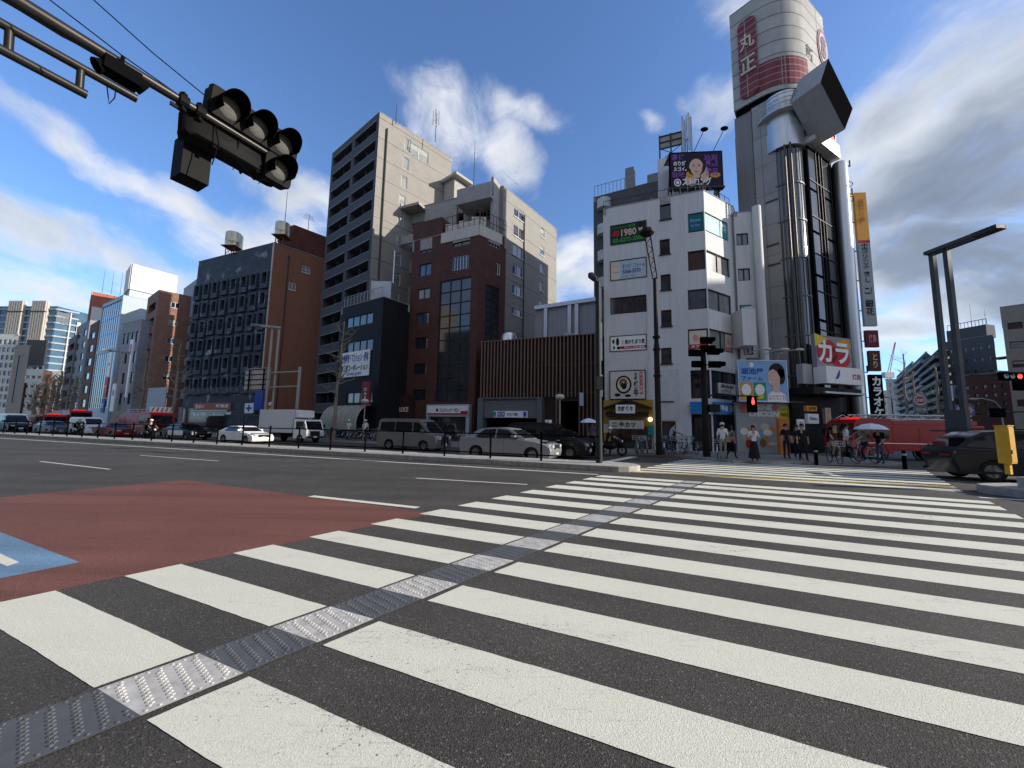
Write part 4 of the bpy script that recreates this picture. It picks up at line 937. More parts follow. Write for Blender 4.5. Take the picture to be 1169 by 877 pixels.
# signs on the white building
def fsign(name, label, cat, f, x0, y0, x1, y1, board, o0=.02, o1=.10, refx=None, **k):
    rx = refx or (x0+x1)/2; u0, u1 = f.uv(x0, (y0+y1)/2)[0], f.uv(x1, (y0+y1)/2)[0]
    z1, z0 = f.uv(rx, y0)[1], f.uv(rx, y1)[1]
    return sign(name, label, cat, f, min(u0, u1), max(u0, u1), z0, z1, o0, o1, board, **k)
BDK = scol('board_dark_green', (.012, .035, .02))
fsign('window_banner', 'dark green window banner with 40 1980 and a phone number high on the white building', 'banner', f, 697.5, 255.5, 737, 277, BDK, frame=FR_DK, o0=-.1, o1=.02,
      texts=[('トリートメント専門店', T_GRN, .05, .78, .72, .95), ('40', T_RED, .03, .38, .24, .72, dict(bold=.04)), ('1980', T_SKIN, .3, .36, .74, .74, dict(bold=.03)), ('03-6273-2505', T_GRN, .05, .06, .95, .30, dict(bold=.04))],
      shapes=[('ell', T_SKIN, .80, .5, .92, .9), ('ell', T_HAIR, .78, .68, .94, .96, 2)])
fsign('window_banner', 'pale window banner with an eyelash photo and blue text under the dark green one', 'banner', f, 697.5, 297, 737.5, 318, scol('board_pale_blue', (.42, .50, .55)), frame=FR_DK, o0=-.1, o1=.02,
      texts=[('まつげ・フォーム', T_TEAL, .34, .56, .97, .8), ('5366-5570', T_BLU, .34, .28, .85, .5), ('ほぐし・美容', T_GREY, .34, .06, .7, .2)], shapes=[('rect', T_CREAM, 0, 0, .26, 1), ('ell', T_GREY, .04, .35, .24, .42, 2), ('ell', T_GREY, .04, .7, .22, .74, 2)])
fsign('window_banner', 'white window banner with black brush figures and a red strip', 'banner', f, 697, 383.5, 737.5, 400, SIGNW, frame=FR_DK, o0=-.1, o1=.02,
      texts=[('〈 串かたまり鉄', T_BLK, .34, .42, .97, .76), ('牛たん 焼肉 直送', T_WHT, .4, .13, .95, .27)], shapes=[('rect', T_RED, .28, .1, 1, .3), ('ell', T_BLK, .05, .5, .12, .8), ('ell', T_BLK, .16, .35, .25, .9), ('ell', T_BLK, .07, .1, .13, .35), ('ell', T_BLK, .18, .08, .28, .3)])
fsign('restaurant_sign', 'large square sign with a round black and gold brush emblem above the cutlet restaurant', 'sign', f, 697, 424, 736.5, 455.5, scol('board_cream', (.58, .54, .48)), frame=BLK, o0=.02, o1=.14,
      texts=[(VT('京都'), T_BLK, .70, .68, .78, .93), (VT('勝牛'), T_BLK, .68, .08, .82, .62, dict(bold=.04)), (VT('牛カツ京都'), T_WHT, .865, .2, .915, .92)],
      shapes=[('rect', T_RED, .85, .16, .93, .95, 2), ('ell', T_BLK, .16, .18, .62, .84), ('ell', T_CREAM, .21, .25, .57, .78, 2), ('ell', T_BRN, .26, .42, .5, .74, 3), ('ell', T_BLK, .32, .34, .48, .6, 4), ('ell', T_BLK, .12, .08, .3, .2, 2), ('ell', T_BLK, .42, .06, .6, .16, 2), ('ell', T_CREAM, .36, .56, .42, .62, 5)])
# restaurant front
rf_ = thing('restaurant', 'ochre cutlet restaurant front with a dark tiled gable and white noren curtain', 'restaurant', f.pt(f.uv(720, 480)[0], .15, .3))
u0, u1 = f.uv(688.5, 480)[0]+.05, f.uv(746, 480)[0]; zt = f.uv(715, 456.8)[1]; zb = f.uv(715, 487)[1]
OCH = mat('ochre_wall', (.36, .23, .045), .8, var=.12)
m_ = MB(); f.box(m_, u0, u1, zb, zt, .02, .10); f.box(m_, u0, f.uv(697, 480)[0]-.02, .15, zb, .02, .09); f.box(m_, f.uv(744.5, 480)[0], u1, .15, zb, .02, .09); m_.build('wall', OCH, rf_)
ROOFT = mat('roof_tile_black', (.03, .028, .026), .6, var=.3, scale=10)
m_ = MB(); um = f.uv(717, 465)[0]; ul, ur = f.uv(690, 470)[0], f.uv(744.5, 470)[0]; zp = f.uv(717, 458.5)[1]; ze = f.uv(717, 468)[1]
for (a_, b_) in ((ul, um), (um, ur)):
    za, zb_ = (ze, zp) if a_ == ul else (zp, ze)
    vs = [f.pt(a_, za, .1), f.pt(b_, zb_, .1), f.pt(b_, zb_, .75), f.pt(a_, za, .75)]; m_.add(vs + [v+Vector((0, 0, .14)) for v in vs], [(0,3,2,1),(4,5,6,7),(0,1,5,4),(1,2,6,5),(2,3,7,6),(3,0,4,7)])
u2, u3 = f.uv(693.5, 475)[0], f.uv(740.5, 475)[0]; z2 = f.uv(717, 474.5)[1]
f.box(m_, u2, u3, z2-.1, z2+.04, .1, .95)
for k in range(26): u = u2+(u3-u2)*k/25; m_.tube([f.pt(u, z2+.2, .1), f.pt(u, z2+.04, .97)], .05, 5)
m_.build('gable_roof', ROOFT, rf_)
a = f.uv(704.5, 463); b = f.uv(726, 472.5); m_ = MB(); f.box(m_, a[0], b[0], b[1], a[1], .76, .84); nb_ = m_.build('name_board', SIGNW, rf_)
m_ = MB(); text_on(f, m_, '京都 勝牛', a[0]+.12, b[0]-.12, b[1]+.12, a[1]-.1, .845, 0, .03); m_.build('lettering', T_BLK, nb_)
a = f.uv(697, 480); b = f.uv(736, 490); m_ = MB(); n_ = 12
for k in range(n_):
    ua, ub_ = a[0]+(b[0]-a[0])*k/n_, a[0]+(b[0]-a[0])*(k+1)/n_; oa, ob = .85+.03*(k % 2), .85+.03*((k+1) % 2)
    m_.face([f.pt(ua, b[1], oa), f.pt(ub_, b[1], ob), f.pt(ub_, a[1], ob), f.pt(ua, a[1], oa)])
nr = m_.build('noren_curtain', mat('noren_cloth', (.52, .49, .43), .9, var=.08), rf_)
m_ = MB(); text_on(f, m_, '二 牛カツ', a[0]+.2, b[0]-.5, b[1]+.12, a[1]-.12, .89, 0, .03); m_.build('lettering', T_BLK, nr)
m_ = MB(); q = f.pt(f.uv(742.5, 479)[0], f.uv(742.5, 479)[1], .3); m_.sph(q, .16, 14); m_.build('lantern', mat('lantern_glow', (.8, .6, .4), .5, var=0, emit=((1, .75, .5), 1.2)), rf_)
a = f.uv(689.5, 484); b = f.uv(695, 494); m_ = MB(); f.box(m_, max(a[0], u0), b[0], b[1], a[1], .1, .2); m_.build('poster', T_CREAM, rf_)
a = f.uv(739.5, 486); b = f.uv(746.5, 497); m_ = MB(); f.box(m_, a[0], b[0], b[1], a[1], .1, .2); m_.build('menu_board', T_TEAL, rf_)

# white lightboxes on the left corner of the white building
fl = F(f.pt(-.55, 0, .1).xy, f.pt(-.02, 0, .1).xy)
for (y0, y1, bd_, tx, lab) in [(330, 366, T_GREY, 'カラオケ', 'thin green edged vertical sign, topmost at the white building left corner'), (369, 389, SIGNW, '', 'thin white vertical sign box under the green edged one'),
                            (390, 412, SIGNW, '', 'thin white and red vertical sign box, third down the corner of the white building'), (428, 453, SIGNW, '', 'thin white vertical sign box beside the round brush emblem sign')]:
    z1, z0 = fl.uv(688, y0)[1], fl.uv(688, y1)[1]
    sign('corner_sign', lab, 'sign', fl, .12, .42, z0, z1, 0, .5, bd_, shapes=[('rect', T_GRN if y0 == 330 else T_RED, 0, .82 if y0 != 330 else 0, 1, 1 if y0 != 330 else .08)] if y0 != 369 else [])

# blue shop sign and things of the estate agent
BLS = scol('board_blue', (.02, .19, .48))
fsign('shop_sign', 'bright blue fascia sign over the corner shop of the white building', 'sign', f, 788, 459, 803.5, 472.5, BLS, refx=803, o0=.04, o1=.3, texts=[('三菱', T_CYAN, .3, .2, .9, .8)])
z0, z1 = f.uv(803, 472.5)[1], f.uv(803, 459)[1]
sign('shop_sign', 'bright blue fascia sign with white writing on the angled corner shop', 'sign', fc2, .0, LC, z0, z1, .04, .3, BLS, texts=[('不動産', T_WHT, .05, .25, .35, .75), ('日の出不動産', T_WHT, .42, .2, .97, .8)])
sign('window_banner', 'white notice with a bold heading in the second floor corner window', 'banner', fc2, LC*.25, LC*.8, f.uv(803, 448)[1], f.uv(803, 436)[1], -.1, -.02, SIGNW, texts=[('英会話', T_BLK, .1, .55, .9, .9), ('木曜日', T_GREY, .1, .1, .7, .4)])
sign('window_banner', 'teal window banner with a white flower emblem on the top floor corner', 'banner', fc2, .1, LC*.5, f.uv(803, 262)[1], f.uv(803, 243)[1], -.1, -.03, T_TEAL, shapes=[('ell', T_WHT, .2, .2, .8, .8), ('ell', T_TEAL, .3, .3, .7, .7, 2), ('ell', T_WHT, .42, .42, .58, .58, 3)])
sign('window_banner', 'teal window banner with small white print beside the flower emblem', 'banner', fc2, LC*.52, LC*.76, f.uv(803, 262)[1], f.uv(803, 243)[1], -.1, -.03, T_TEAL, texts=[('無料\n体験', T_WHT, .15, .4, .85, .9)])
sign('window_banner', 'dark teal window banner with pale words at the top left of the corner bay', 'banner', f, f.uv(785.5, 250)[0], W-.1, f.uv(803, 262)[1], f.uv(803, 243)[1], -.1, -.03, scol('teal_deep', (.015, .13, .14)), texts=[('Fitness', T_SKY, .15, .55, .85, .75), ('for You', T_SKY, .2, .25, .75, .42)])
for (L0, L1, ff, lb_) in [(f.uv(787, 390)[0], W-.15, f, 'pale poster of red line drawings in the fourth floor window left of the corner'), (LC*.55, LC*.75, fc2, 'pale poster with a red footer in the fourth floor angled window')]:
    sign('window_poster', lb_, 'poster', ff, L0, L1, f.uv(803, 397.5)[1], f.uv(803, 377)[1], -.1, -.03, T_CREAM, shapes=[('rect', T_RED, 0, 0, 1, .24), ('ell', T_PINK, .2, .4, .5, .8), ('ell', T_SKIN, .5, .35, .8, .75, 2)], texts=[('カフェ', T_WHT, .1, .04, .8, .2)])
sign('open_sign', 'pale OPEN sign in the annex window of the white building', 'sign', f3, .2, f3.L-.3, f3.uv(848, 363)[1]+.05, f3.uv(848, 349)[1], -.07, -.02, T_TEAL, texts=[('24時間', T_WHT, .05, .55, .95, .93), ('OPEN', T_WHT, .1, .08, .9, .46, dict(bold=.04))])
# vertical sign at the annex foot
fv = F(Vector((A0.x-.55, A0.y-1.32)), Vector((A0.x+.35, A0.y-1.32)))
z1, z0 = fv.uv(842, 409)[1], fv.uv(842, 452)[1]
sign('vertical_sign', 'narrow grey vertical sign with white characters left of the blue snack billboard', 'sign', fv, .1, .85, z0, z1, .02, .3, scol('board_brown_grey', (.10, .09, .085)), texts=[(VT('鈴木眼科'), T_WHT, .25, .06, .75, .94)])

# rooftop: billboard, frame, stair head
def portrait(f, t, u, z, s, hair=T_HAIR, o=.2, face=T_SKIN, side=1):
    a, b, c, d = MB(), MB(), MB(), MB()
    f.ell(a, u, z+.10*s, .42*s, .50*s, o+.003)                 # hair
    f.poly(b, [(u-.13*s, z-.5*s), (u+.13*s, z-.5*s), (u+.16*s, z-.2*s), (u-.16*s, z-.2*s)], o+.005)
    f.poly(b, [(u+.30*s*math.cos(R(t_))*(1 if math.sin(R(t_)) > 0 else .86), z+.40*s*math.sin(R(t_))) for t_ in range(0, 360, 15)], o+.006)
    for q in (-1, 1):
        f.ell(a, u+q*.12*s, z+.06*s, .055*s, .022*s, o+.009); f.poly(a, [(u+q*.06*s, z+.12*s), (u+q*.19*s, z+.14*s), (u+q*.19*s, z+.155*s), (u+q*.06*s, z+.14*s)], o+.009)
    f.poly(a, [(u-.30*s, z+.12*s), (u-.2*s, z+.34*s), (u, z+.40*s), (u+.2*s, z+.34*s), (u+.31*s, z+.10*s), (u+.34*s, z+.45*s), (u, z+.62*s), (u-.34*s, z+.45*s)], o+.010)
    f.ell(c, u, z-.20*s, .07*s, .028*s, o+.009); f.poly(d, [(u-.02*s, z+.03*s), (u+.02*s, z+.03*s), (u+.035*s, z-.07*s), (u-.03*s, z-.07*s)], o+.008)
    for m_, mm, nn in ((a, hair, 'hair_print'), (b, face, 'face_print'), (c, T_LIP, 'lips_print'), (d, scol('ink_skin2', (.50, .32, .24)), 'nose_print')): m_.build(nn, mm, t)
BZ = 18.9
B0, B1 = roof(765.5, 213.5, BZ), roof(823.5, 214, BZ)
B0 = v2p(765, 213, f.pt(0, 0, -1.2).xy, 95).xy; B1 = v2p(824, 214, B0, 95).xy
fb2 = F(B0, B1); z0, z1 = fb2.uv(795, 215)[1], fb2.uv(795, 176)[1]; L = fb2.L
bb = sign('rooftop_billboard', 'dark purple rooftop billboard with a woman resting her chin on her hands', 'billboard', fb2, 0, L, z0, z1, 0, .2, scol('board_purple', (.018, .008, .035)), frame=BLK,
     texts=[('のりが', T_WHT, .06, .62, .30, .76, dict(bold=.03, lay=8)), ('スゴイ。', T_WHT, .06, .46, .31, .59, dict(bold=.03, lay=8)), ('ストロング', T_WHT, .22, .03, .78, .26, dict(bold=.03, lay=9)), ('濃', T_PUR2, .02, .78, .14, .96), ('待', T_PUR2, .16, .78, .28, .96), ('強烈', T_PUR2, .66, .55, .92, .92), ('満足', T_PUR2, .68, .3, .92, .52), ('旨味', T_PUR2, .03, .28, .28, .44)],
     shapes=[('ell', T_WHT, .06, .02, .20, .24, 7), ('ell', T_PUR, .08, .05, .18, .21, 8), ('ell', T_WHT, .10, .08, .16, .18, 9), ('ell', T_SKIN, .28, .02, .5, .40, 3), ('ell', T_SKIN, .58, .1, .74, .6, 3), ('ell', T_ORG, .30, .26, .44, .46, 5), ('ell', T_ORG, .76, .24, .96, .40, 5)])
portrait(fb2, bb, L*.5, z0+(z1-z0)*.56, (z1-z0)*.62, o=.22)
m_ = MB(); Lq = fb2
for k in range(5): u = L*(.04+.23*k); m_.tube([fb2.pt(u, HWB-.4, -.25), fb2.pt(u, z1-.1, -.25)], .05, 6); m_.tube([fb2.pt(u, z1-.3, -.25), fb2.pt(u, HWB-.4, -1.8)], .04, 5)
fb2.box(m_, -.1, L+.1, z0-.18, z0-.08, -.1, .35); 
m_.build('support_frame', STEEL_DK, bb)
m_ = MB(); fb2.box(m_, L+.06, L+.12, z0, z1, -1.4, -.05); fb2.box(m_, -.02, L+.06, z1+.07, z1+.1, -1.4, .1); m_.build('side_panel', mat('panel_dirty', (.30, .28, .26), .7, var=.4, scale=3), bb)
for k, px in enumerate((795, 817)):
    u = fb2.uv(px, 170)[0]; t = thing('billboard_lamp', ['floodlight on an arm over the left half of the rooftop billboard', 'floodlight on an arm over the right half of the rooftop billboard'][k], 'floodlight', fb2.pt(u, z1, .1), 0, 'floodlights over the rooftop billboard')
    m_ = MB(); m_.tube([fb2.pt(u-.3, z1, .1), fb2.pt(u+.15, z1+1.1, 1.2)], .03, 5); m_.build('arm', STEEL_DK, t)
    m_ = MB(); q = fb2.pt(u+.15, z1+1.1, 1.2); m_.sph(q, (.3, .2, .13), 10); m_.build('lamp_head', BLK, t)
# stair head behind and steel frame with sign back
s0 = v2p(751, 200, f.pt(0, 0, -4.5).xy, ROAD).xy; s1 = v2p(790, 200, s0, ROAD).xy; fh_ = F(s0, s1)
m_ = MB(); fh_.box(m_, 0, fh_.L, HWB-.6, fh_.uv(760, 180)[1], -3, 0); sh_ = m_.build('stair_head', WR, wb.root)
t = thing('sign_scaffold', 'grey steel scaffold with a blank sign back on the roof behind the billboard', 'scaffold', fh_.pt(0, HWB, -1))
m_ = MB(); q0, q1 = fh_.uv(753, 170)[0], fh_.uv(779, 150)[0]; zz0, zz1 = fh_.uv(765, 172)[1], fh_.uv(765, 150)[1]
fh_.box(m_, q0, q1, zz0+.6, zz1, -.5, -.4); m_.build('sign_back', mat('sign_back', (.30, .28, .25), .6, .2, var=.2), t)
m_ = MB()
for u in (q0, (q0+q1)/2, q1):
    m_.tube([fh_.pt(u, zz0-2.5, -.35), fh_.pt(u, zz1+.1, -.35)], .06, 5); m_.tube([fh_.pt(u, zz0-1.5, -1.8), fh_.pt(u, zz1-.3, -1.8)], .05, 5); m_.tube([fh_.pt(u, zz0-1, -.35), fh_.pt(u, zz1-.6, -1.8)], .035, 5)
for z in (zz0-.6, zz0+.6, (zz0+zz1)/2+.3, zz1): m_.tube([fh_.pt(q0, z, -.35), fh_.pt(q1, z, -.35)], .045, 5)
m_.tube([fh_.pt(q0, zz0-.6, -.3), fh_.pt(q1, zz0+.6, -.3)], .03, 5); m_.tube([fh_.pt(q1, zz0-.6, -.3), fh_.pt(q0, zz0+.6, -.3)], .03, 5)
m_.build('steel_frame', STEEL_DK, t)
q = v2p(784, 150, s0, ROAD); antenna('antenna', 'mobile phone antenna mast beside the rooftop scaffold', (q.x, q.y, HWB+2), 7.5, 2)
rl_ = MB()
for i, (fa, n_) in enumerate(((f, 14), (fc2, 6))):
    for k in range(n_+1): u = fa.L*k/n_; rl_.tube([fa.pt(u, HWB, -.25), fa.pt(u, HWB+.75, -.25)], .02, 4)
    rl_.tube([fa.pt(0, HWB+.75, -.25), fa.pt(fa.L, HWB+.75, -.25)], .025, 4)
rl_.build('roof_railing', STEEL_DK, wb.root)
# darker balcony block behind
HQ = 25.
C0 = roof(677.5, 226, HQ); C1 = C0 + azv(118)*6.5
qb = Bldg('apartment_building', 'dark grey apartment block with white round balconies hidden behind the white building', quadplan(C0, C1, 38, 9), HQ, mat('dark_grey_render', (.09, .09, .095), .8, var=.15), parapet=.5)
qb.finish(); fq = qb.f[0]; m_ = MB()
for k in range(7):
    z = HQ-1.6-k*2.75; m_.tube([fq.pt(1.1, z, .1), fq.pt(1.1, z+.12, .1)], .7, 16); m_.tube([fq.pt(1.1, z+.12, .1), fq.pt(1.1, z+1.0, .1)], .68, 16)
m_.build('balcony', mat('balcony_white', (.5, .52, .53), .6), qb.root)
m_ = MB(); fq.box(m_, 3.2, 4.0, HQ, HQ+2.2, -1, 0); fq.box(m_, 5.2, 8.5, HQ, HQ+1.2, -4, -.5)
for k in range(9): m_.tube([fq.pt(.1+k*.38, HQ, 0), fq.pt(.1+k*.38, HQ+1.2, 0)], .025, 4)
m_.tube([fq.pt(.1, HQ+1.2, 0), fq.pt(3.2, HQ+1.2, 0)], .03, 4); m_.build('roof_structure', mat('roof_structure', (.2, .2, .2), .7), qb.root)

# --- the tall round cornered tower
TX = 27.
c_l = v2p(838, 300, roof(893, 99, TX), 139).xy; 
K0_ = roof(893, 99, TX); KL = roof(838, 130, TX); K = KL + (K0_-KL)*1.14; KR_ = K0_ + azv(66)*6.2; KR_ = K + (KR_-K)*.99
CROWN = brick_mat('crown_panels', (.33, .325, .305), (.39, .38, .36), (.16, .155, .15), 7.0, 1.12, .05, .7, 0., .3, .25)
CRED = brick_mat('crown_red_panels', (.17, .045, .055), (.21, .06, .07), (.30, .24, .23), .8, .55, .035, .7, 0., .2, .2)
SMOOTHC = mat('grey_cladding', (.22, .22, .215), .7, var=.08, scale=.6, streak=.6)
ROUGHC = brick_mat('precast_concrete', (.30, .30, .295), (.33, .328, .32), (.20, .20, .195), 3.0, 2.4, .03, .8, 0., .2, .2)
SILV = mat('silver_cladding', (.50, .51, .51), .34, .9, var=.10, scale=1.2, streak=.7, bump=.05, bscale=6)
dL = (KL-K).normalized(); dR = azv(66); rc = 2.4
CL_ = (K-KL).length; 
TOPZ = 35.9
def crown_plan(off=0., r=rc):
    # rounded corner between the left and right faces
    P1_ = K + dL*r; P2_ = K + dR*r; pts = []
    for k in range(11):
        t = k/10; pts.append(P1_*(1-t)**2 + K*2*t*(1-t) + P2_*t*t)
    c = (K + KL + KR_)/3 + azv(10)*1.5
    pts = [KL] + pts + [KR_, KR_ + azv(-25)*7.5, KL + azv(40)*6.0]
    return [c + (p-c)*(1+off) for p in pts]
tw_ = thing('office_tower', 'tall narrow tower with a rounded silver corner, dark glass and a pale sign crown', 'building', (*((K+KL+KR_)/3 + azv(20)*3), 0))
cp_ = crown_plan()
m_ = MB(); m_.prism(cp_, TX+.2, TOPZ); cw = m_.build('sign_crown', CROWN, tw_, smooth=30)
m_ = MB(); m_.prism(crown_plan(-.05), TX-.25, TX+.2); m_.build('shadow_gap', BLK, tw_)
# body: smooth left wall, rough column, glass front, right wall
bp_ = crown_plan(-.045)
m_ = MB(); bodyL = KL*.985; 
B_l = KL + (K-KL)*.02; B_m = KL + (K-KL)*.34; B_k = KL + (K-KL)*.80
inr = azv(20)*.35
m_.prism([B_l+inr, B_m+inr, B_m+azv(40)*6, KL+azv(40)*5.6], 0, TX-.25); m_.build('smooth_wall', SMOOTHC, tw_)
m_ = MB(); m_.prism([B_m+inr*.6, B_k+inr*.6, K+dR*.6+azv(20)*2.2, B_m+azv(40)*5.8], 0, TX-.25); m_.build('concrete_wall', ROUGHC, tw_)
fw_ = F(B_m+inr*.6, B_k+inr*.6)
for z in (14.3, 15.2): pass
m_ = MB(); 
for z in (13.6, 15.1): fw_.box(m_, .5, fw_.L*.75, z, z+.12, .01, .05); 
fw_.box(m_, .6, fw_.L*.8, 18.5, 18.62, .01, .05); m_.build('wall_mark', mat('grime_mark', (.07, .07, .07), .8), tw_)
# rounded corner drum
dc = K + (dL+dR).normalized()*1.5; dr = 1.3
zs0 = v2p(900, 163, dc - Vector((0, dr)), 90).z
m_ = MB(); m_.lathe([(dr, zs0), (dr, TX-3.2), (dr*1.0, TX-3.15), (dr*.96, TX-3.1), (dr*.96, TX-.3)], 40, o=(dc.x, dc.y, 0)); m_.build('silver_drum', SILV, tw_, smooth=30)
m_ = MB()
for z in (TX-1.5, TX-1.15, TX-.8):
    m_.tube([(dc.x + (dr+.35)*math.cos(R(a)), dc.y + (dr+.35)*math.sin(R(a)), z) for a in range(180, 372, 12)], .035, 5)
for a in range(180, 372, 24): m_.tube([(dc.x + (dr+.35)*math.cos(R(a)), dc.y + (dr+.35)*math.sin(R(a)), TX-1.9) , (dc.x + (dr+.35)*math.cos(R(a)), dc.y + (dr+.35)*math.sin(R(a)), TX-.8)], .03, 5)
m_.lathe([(dr-.1, TX-2.0), (dr+.42, TX-2.0), (dr+.42, TX-1.88), (dr-.1, TX-1.88)], 40, o=(dc.x, dc.y, 0)); m_.build('catwalk', mat('rail_white', (.5, .5, .5), .5, .3), tw_)
CG = mat('curved_glass', (.022, .025, .028), .06, .0, var=.4, scale=.35, spec=1.)
gr_ = dr*.80; m_ = MB(); m_.lathe([(gr_, 0), (gr_, zs0)], 28, o=(dc.x, dc.y, 0)); m_.build('curved_glass', CG, tw_, smooth=20)
m_ = MB(); m_.lathe([(gr_*.9, zs0-.02), (dr, zs0-.02), (dr, zs0)], 28, o=(dc.x, dc.y, 0)); m_.build('drum_rim', SILV, tw_)
PANE = mat('pale_pane', (.30, .33, .34), .12, var=.3, scale=.5, spec=.6)
for k in range(3):
    m_ = MB(); z1_ = zs0-.12-k*2.83; z0_ = z1_-2.6
    for j in range(5):
        a_, b_ = R(278+j*9), R(278+(j+1)*9); rr_ = gr_+.012
        m_.face([(dc.x+rr_*math.cos(a_), dc.y+rr_*math.sin(a_), z0_), (dc.x+rr_*math.cos(b_), dc.y+rr_*math.sin(b_), z0_), (dc.x+rr_*math.cos(b_), dc.y+rr_*math.sin(b_), z1_), (dc.x+rr_*math.cos(a_), dc.y+rr_*math.sin(a_), z1_)])
    m_.build('pale_pane', PANE, tw_, smooth=30)
m_ = MB(); zf = [zs0 - k*2.83 for k in range(0, 9)]
for z in zf:
    if z > .3: m_.lathe([(gr_*.98, z-.05), (gr_*1.06, z-.05), (gr_*1.06, z+.05), (gr_*.98, z+.05)], 28, o=(dc.x, dc.y, 0))
for k in range(14): a = R(180+k*13.5); m_.tube([(dc.x+gr_*1.02*math.cos(a), dc.y+gr_*1.02*math.sin(a), .2), (dc.x+gr_*1.02*math.cos(a), dc.y+gr_*1.02*math.sin(a), zs0)], .02 if k % 3 else .045, 5)
m_.build('mullion', mat('mullion_grey', (.12, .125, .13), .5, .4), tw_)
# lift shaft rails left of drum
m_ = MB()
for k, o_ in enumerate((.2, .55)): q = B_k + azv(139)*o_ + azv(230)*.1; m_.tube([(q.x, q.y, 2), (q.x, q.y, zs0)], .07, 6)
m_.build('duct', mat('bronze_duct', (.10, .085, .07), .5, .5, var=.2), tw_)
# right glazed face
GR0 = K + dR*1.7 + azv(156)*-.2; GR1 = KR_ + azv(156)*-.2; fr2 = F(GR0, GR1, out=(1, -2)); 
m_ = MB(); fr2.box(m_, 0, fr2.L, 0, TX-.3, -5, 0); m_.build('right_wall', BLK, tw_)
GB = mat('band_glass', (.03, .032, .036), .12, .0, var=.3, scale=.5, spec=.12)
m_ = MB()
zt_ = TX-4.4
for (a_, b_) in ((.03, .27), (.52, .80)):
    z = zt_; k = 0
    while z > 5:
        fr2.box(m_, fr2.L*a_, fr2.L*b_, z-3.2, z-.12, .01, .12); z -= 3.3
m_.build('panel', GB, tw_)
m_ = MB(); fr2.box(m_, fr2.L*.0, fr2.L*.95, TX-4.2, TX-3.1, .05, .7); m_.build('white_fascia', mat('fascia_white', (.55, .56, .57), .4), tw_)
m_ = MB()
for k in range(9): fr2.box(m_, fr2.L*.0, fr2.L*.9, 3+k*2.83, 3.06+k*2.83, .13, .17)
for q in (.28, .40, .5, .82): fr2.box(m_, fr2.L*q-.03, fr2.L*q+.03, 1, TX-4.2, .13, .18)
m_.build('mullion', mat('mullion_dark', (.03, .03, .03), .6, .2), tw_)
t = thing('tower_sign', 'row of standing red roman letters under the black diamond shaped canopy', 'sign', fr2.pt(fr2.L*.5, TX-3.1, .3))
m_ = MB(); text_on(fr2, m_, 'MARUSHO', fr2.L*.02, fr2.L*.92, TX-3.05, TX-1.6, .45, 0, .05, .12); m_.build('lettering', mat('letters_rusty_red', (.50, .14, .11), .5, var=.2, scale=8), t)
# silver pipe at the right corner
zc_ = KR_ + azv(150)*.3
m_ = MB(); m_.lathe([(.48, .5), (.48, TX-4.6), (.4, TX-4.4), (.02, TX-4.4)], 24, o=(zc_.x, zc_.y, 0)); m_.build('silver_pipe', SILV, tw_, smooth=30)
m_ = MB()
for k in range(8): z = 6+k*2.35; m_.tube([(zc_.x+.45, zc_.y, z), (zc_.x+.95, zc_.y+.1, z), (zc_.x+.95, zc_.y+.1, z+.5)], .05, 5)
for z in (TX-6.4, TX-7.6): m_.tube([(zc_.x+.7*math.cos(R(a)), zc_.y+.7*math.sin(R(a)), z) for a in range(-90, 91, 20)], .03, 4)
m_.build('bracket', STEEL_DK, tw_)
# crown graphics
fcl = F(KL, K); a = fcl.uv(844, 20)
ul0, ul1 = fcl.uv(844, 70)[0], fcl.uv(865, 60)[0]
zb_, zt_2 = fcl.uv(855, 112)[1], fcl.uv(855, 21)[1]
t = thing('crown_sign', 'tall rounded dark red panel with two huge pale characters on the tower crown left face', 'sign', fcl.pt((ul0+ul1)/2, zb_, .05))
m_ = MB(); rr_ = (ul1-ul0)*.35; pts = []
for (cx_, cz_, a0_) in ((ul1-rr_, zb_+rr_, -90), (ul1-rr_, zt_2-rr_, 0), (ul0+rr_, zt_2-rr_, 90), (ul0+rr_, zb_+rr_, 180)):
    pts += [(cx_+rr_*math.cos(R(a0_+k*15)), cz_+rr_*math.sin(R(a0_+k*15))) for k in range(7)]
vs = [fcl.pt(u, z, .02) for u, z in pts]; n_ = len(vs); m_.add(vs + [fcl.pt(u, z, .14) for u, z in pts], [list(range(n_)), list(range(n_, 2*n_))] + [(i, (i+1) % n_, n_+(i+1) % n_, n_+i) for i in range(n_)])
m_.build('panel', CRED, t)
m_ = MB(); zq = (zt_2-zb_); pad = (ul1-ul0)*.10
text_on(fcl, m_, '丸', ul0+pad, ul1-pad, zb_+zq*.60, zb_+zq*.80, .16, 0, .015, .10); text_on(fcl, m_, '正', ul0+pad, ul1-pad, zb_+zq*.30, zb_+zq*.50, .16, 0, .015, .10)
m_.build('lettering', mat('letters_stone', (.50, .47, .40), .6, var=.2, scale=4), t)
# red band wrapping the rounded corner
m_ = MB(); cpp = [p for p in crown_plan(.012)][1:12]
cpp = [KL + (cpp[0]-KL)*.93] + cpp
for p, q in zip(cpp, cpp[1:]): m_.face([(p.x, p.y, TX+.6), (q.x, q.y, TX+.6), (q.x, q.y, TX+2.9), (p.x, p.y, TX+2.9)])
m_.build('red_band', CRED, tw_, smooth=30)
fcr = F(K + dR*rc*.9, KR_, out=(1, -2)); a = fcr.uv(934, 52)
t = thing('crown_emblem', 'round pale and red emblem at the edge of the tower crown right face', 'emblem', fcr.pt(a[0], a[1]-1, .05))
cu_, cz_ = fcr.L-.55, a[1]+.1
m_ = MB(); fcr.ell(m_, cu_, cz_, .95, 1.7, .06); m_.build('ring', scol('emblem_red', (.22, .06, .07)), t)
m_ = MB(); fcr.ell(m_, cu_, cz_, .72, 1.35, .09); m_.build('disc', T_GREY, t)
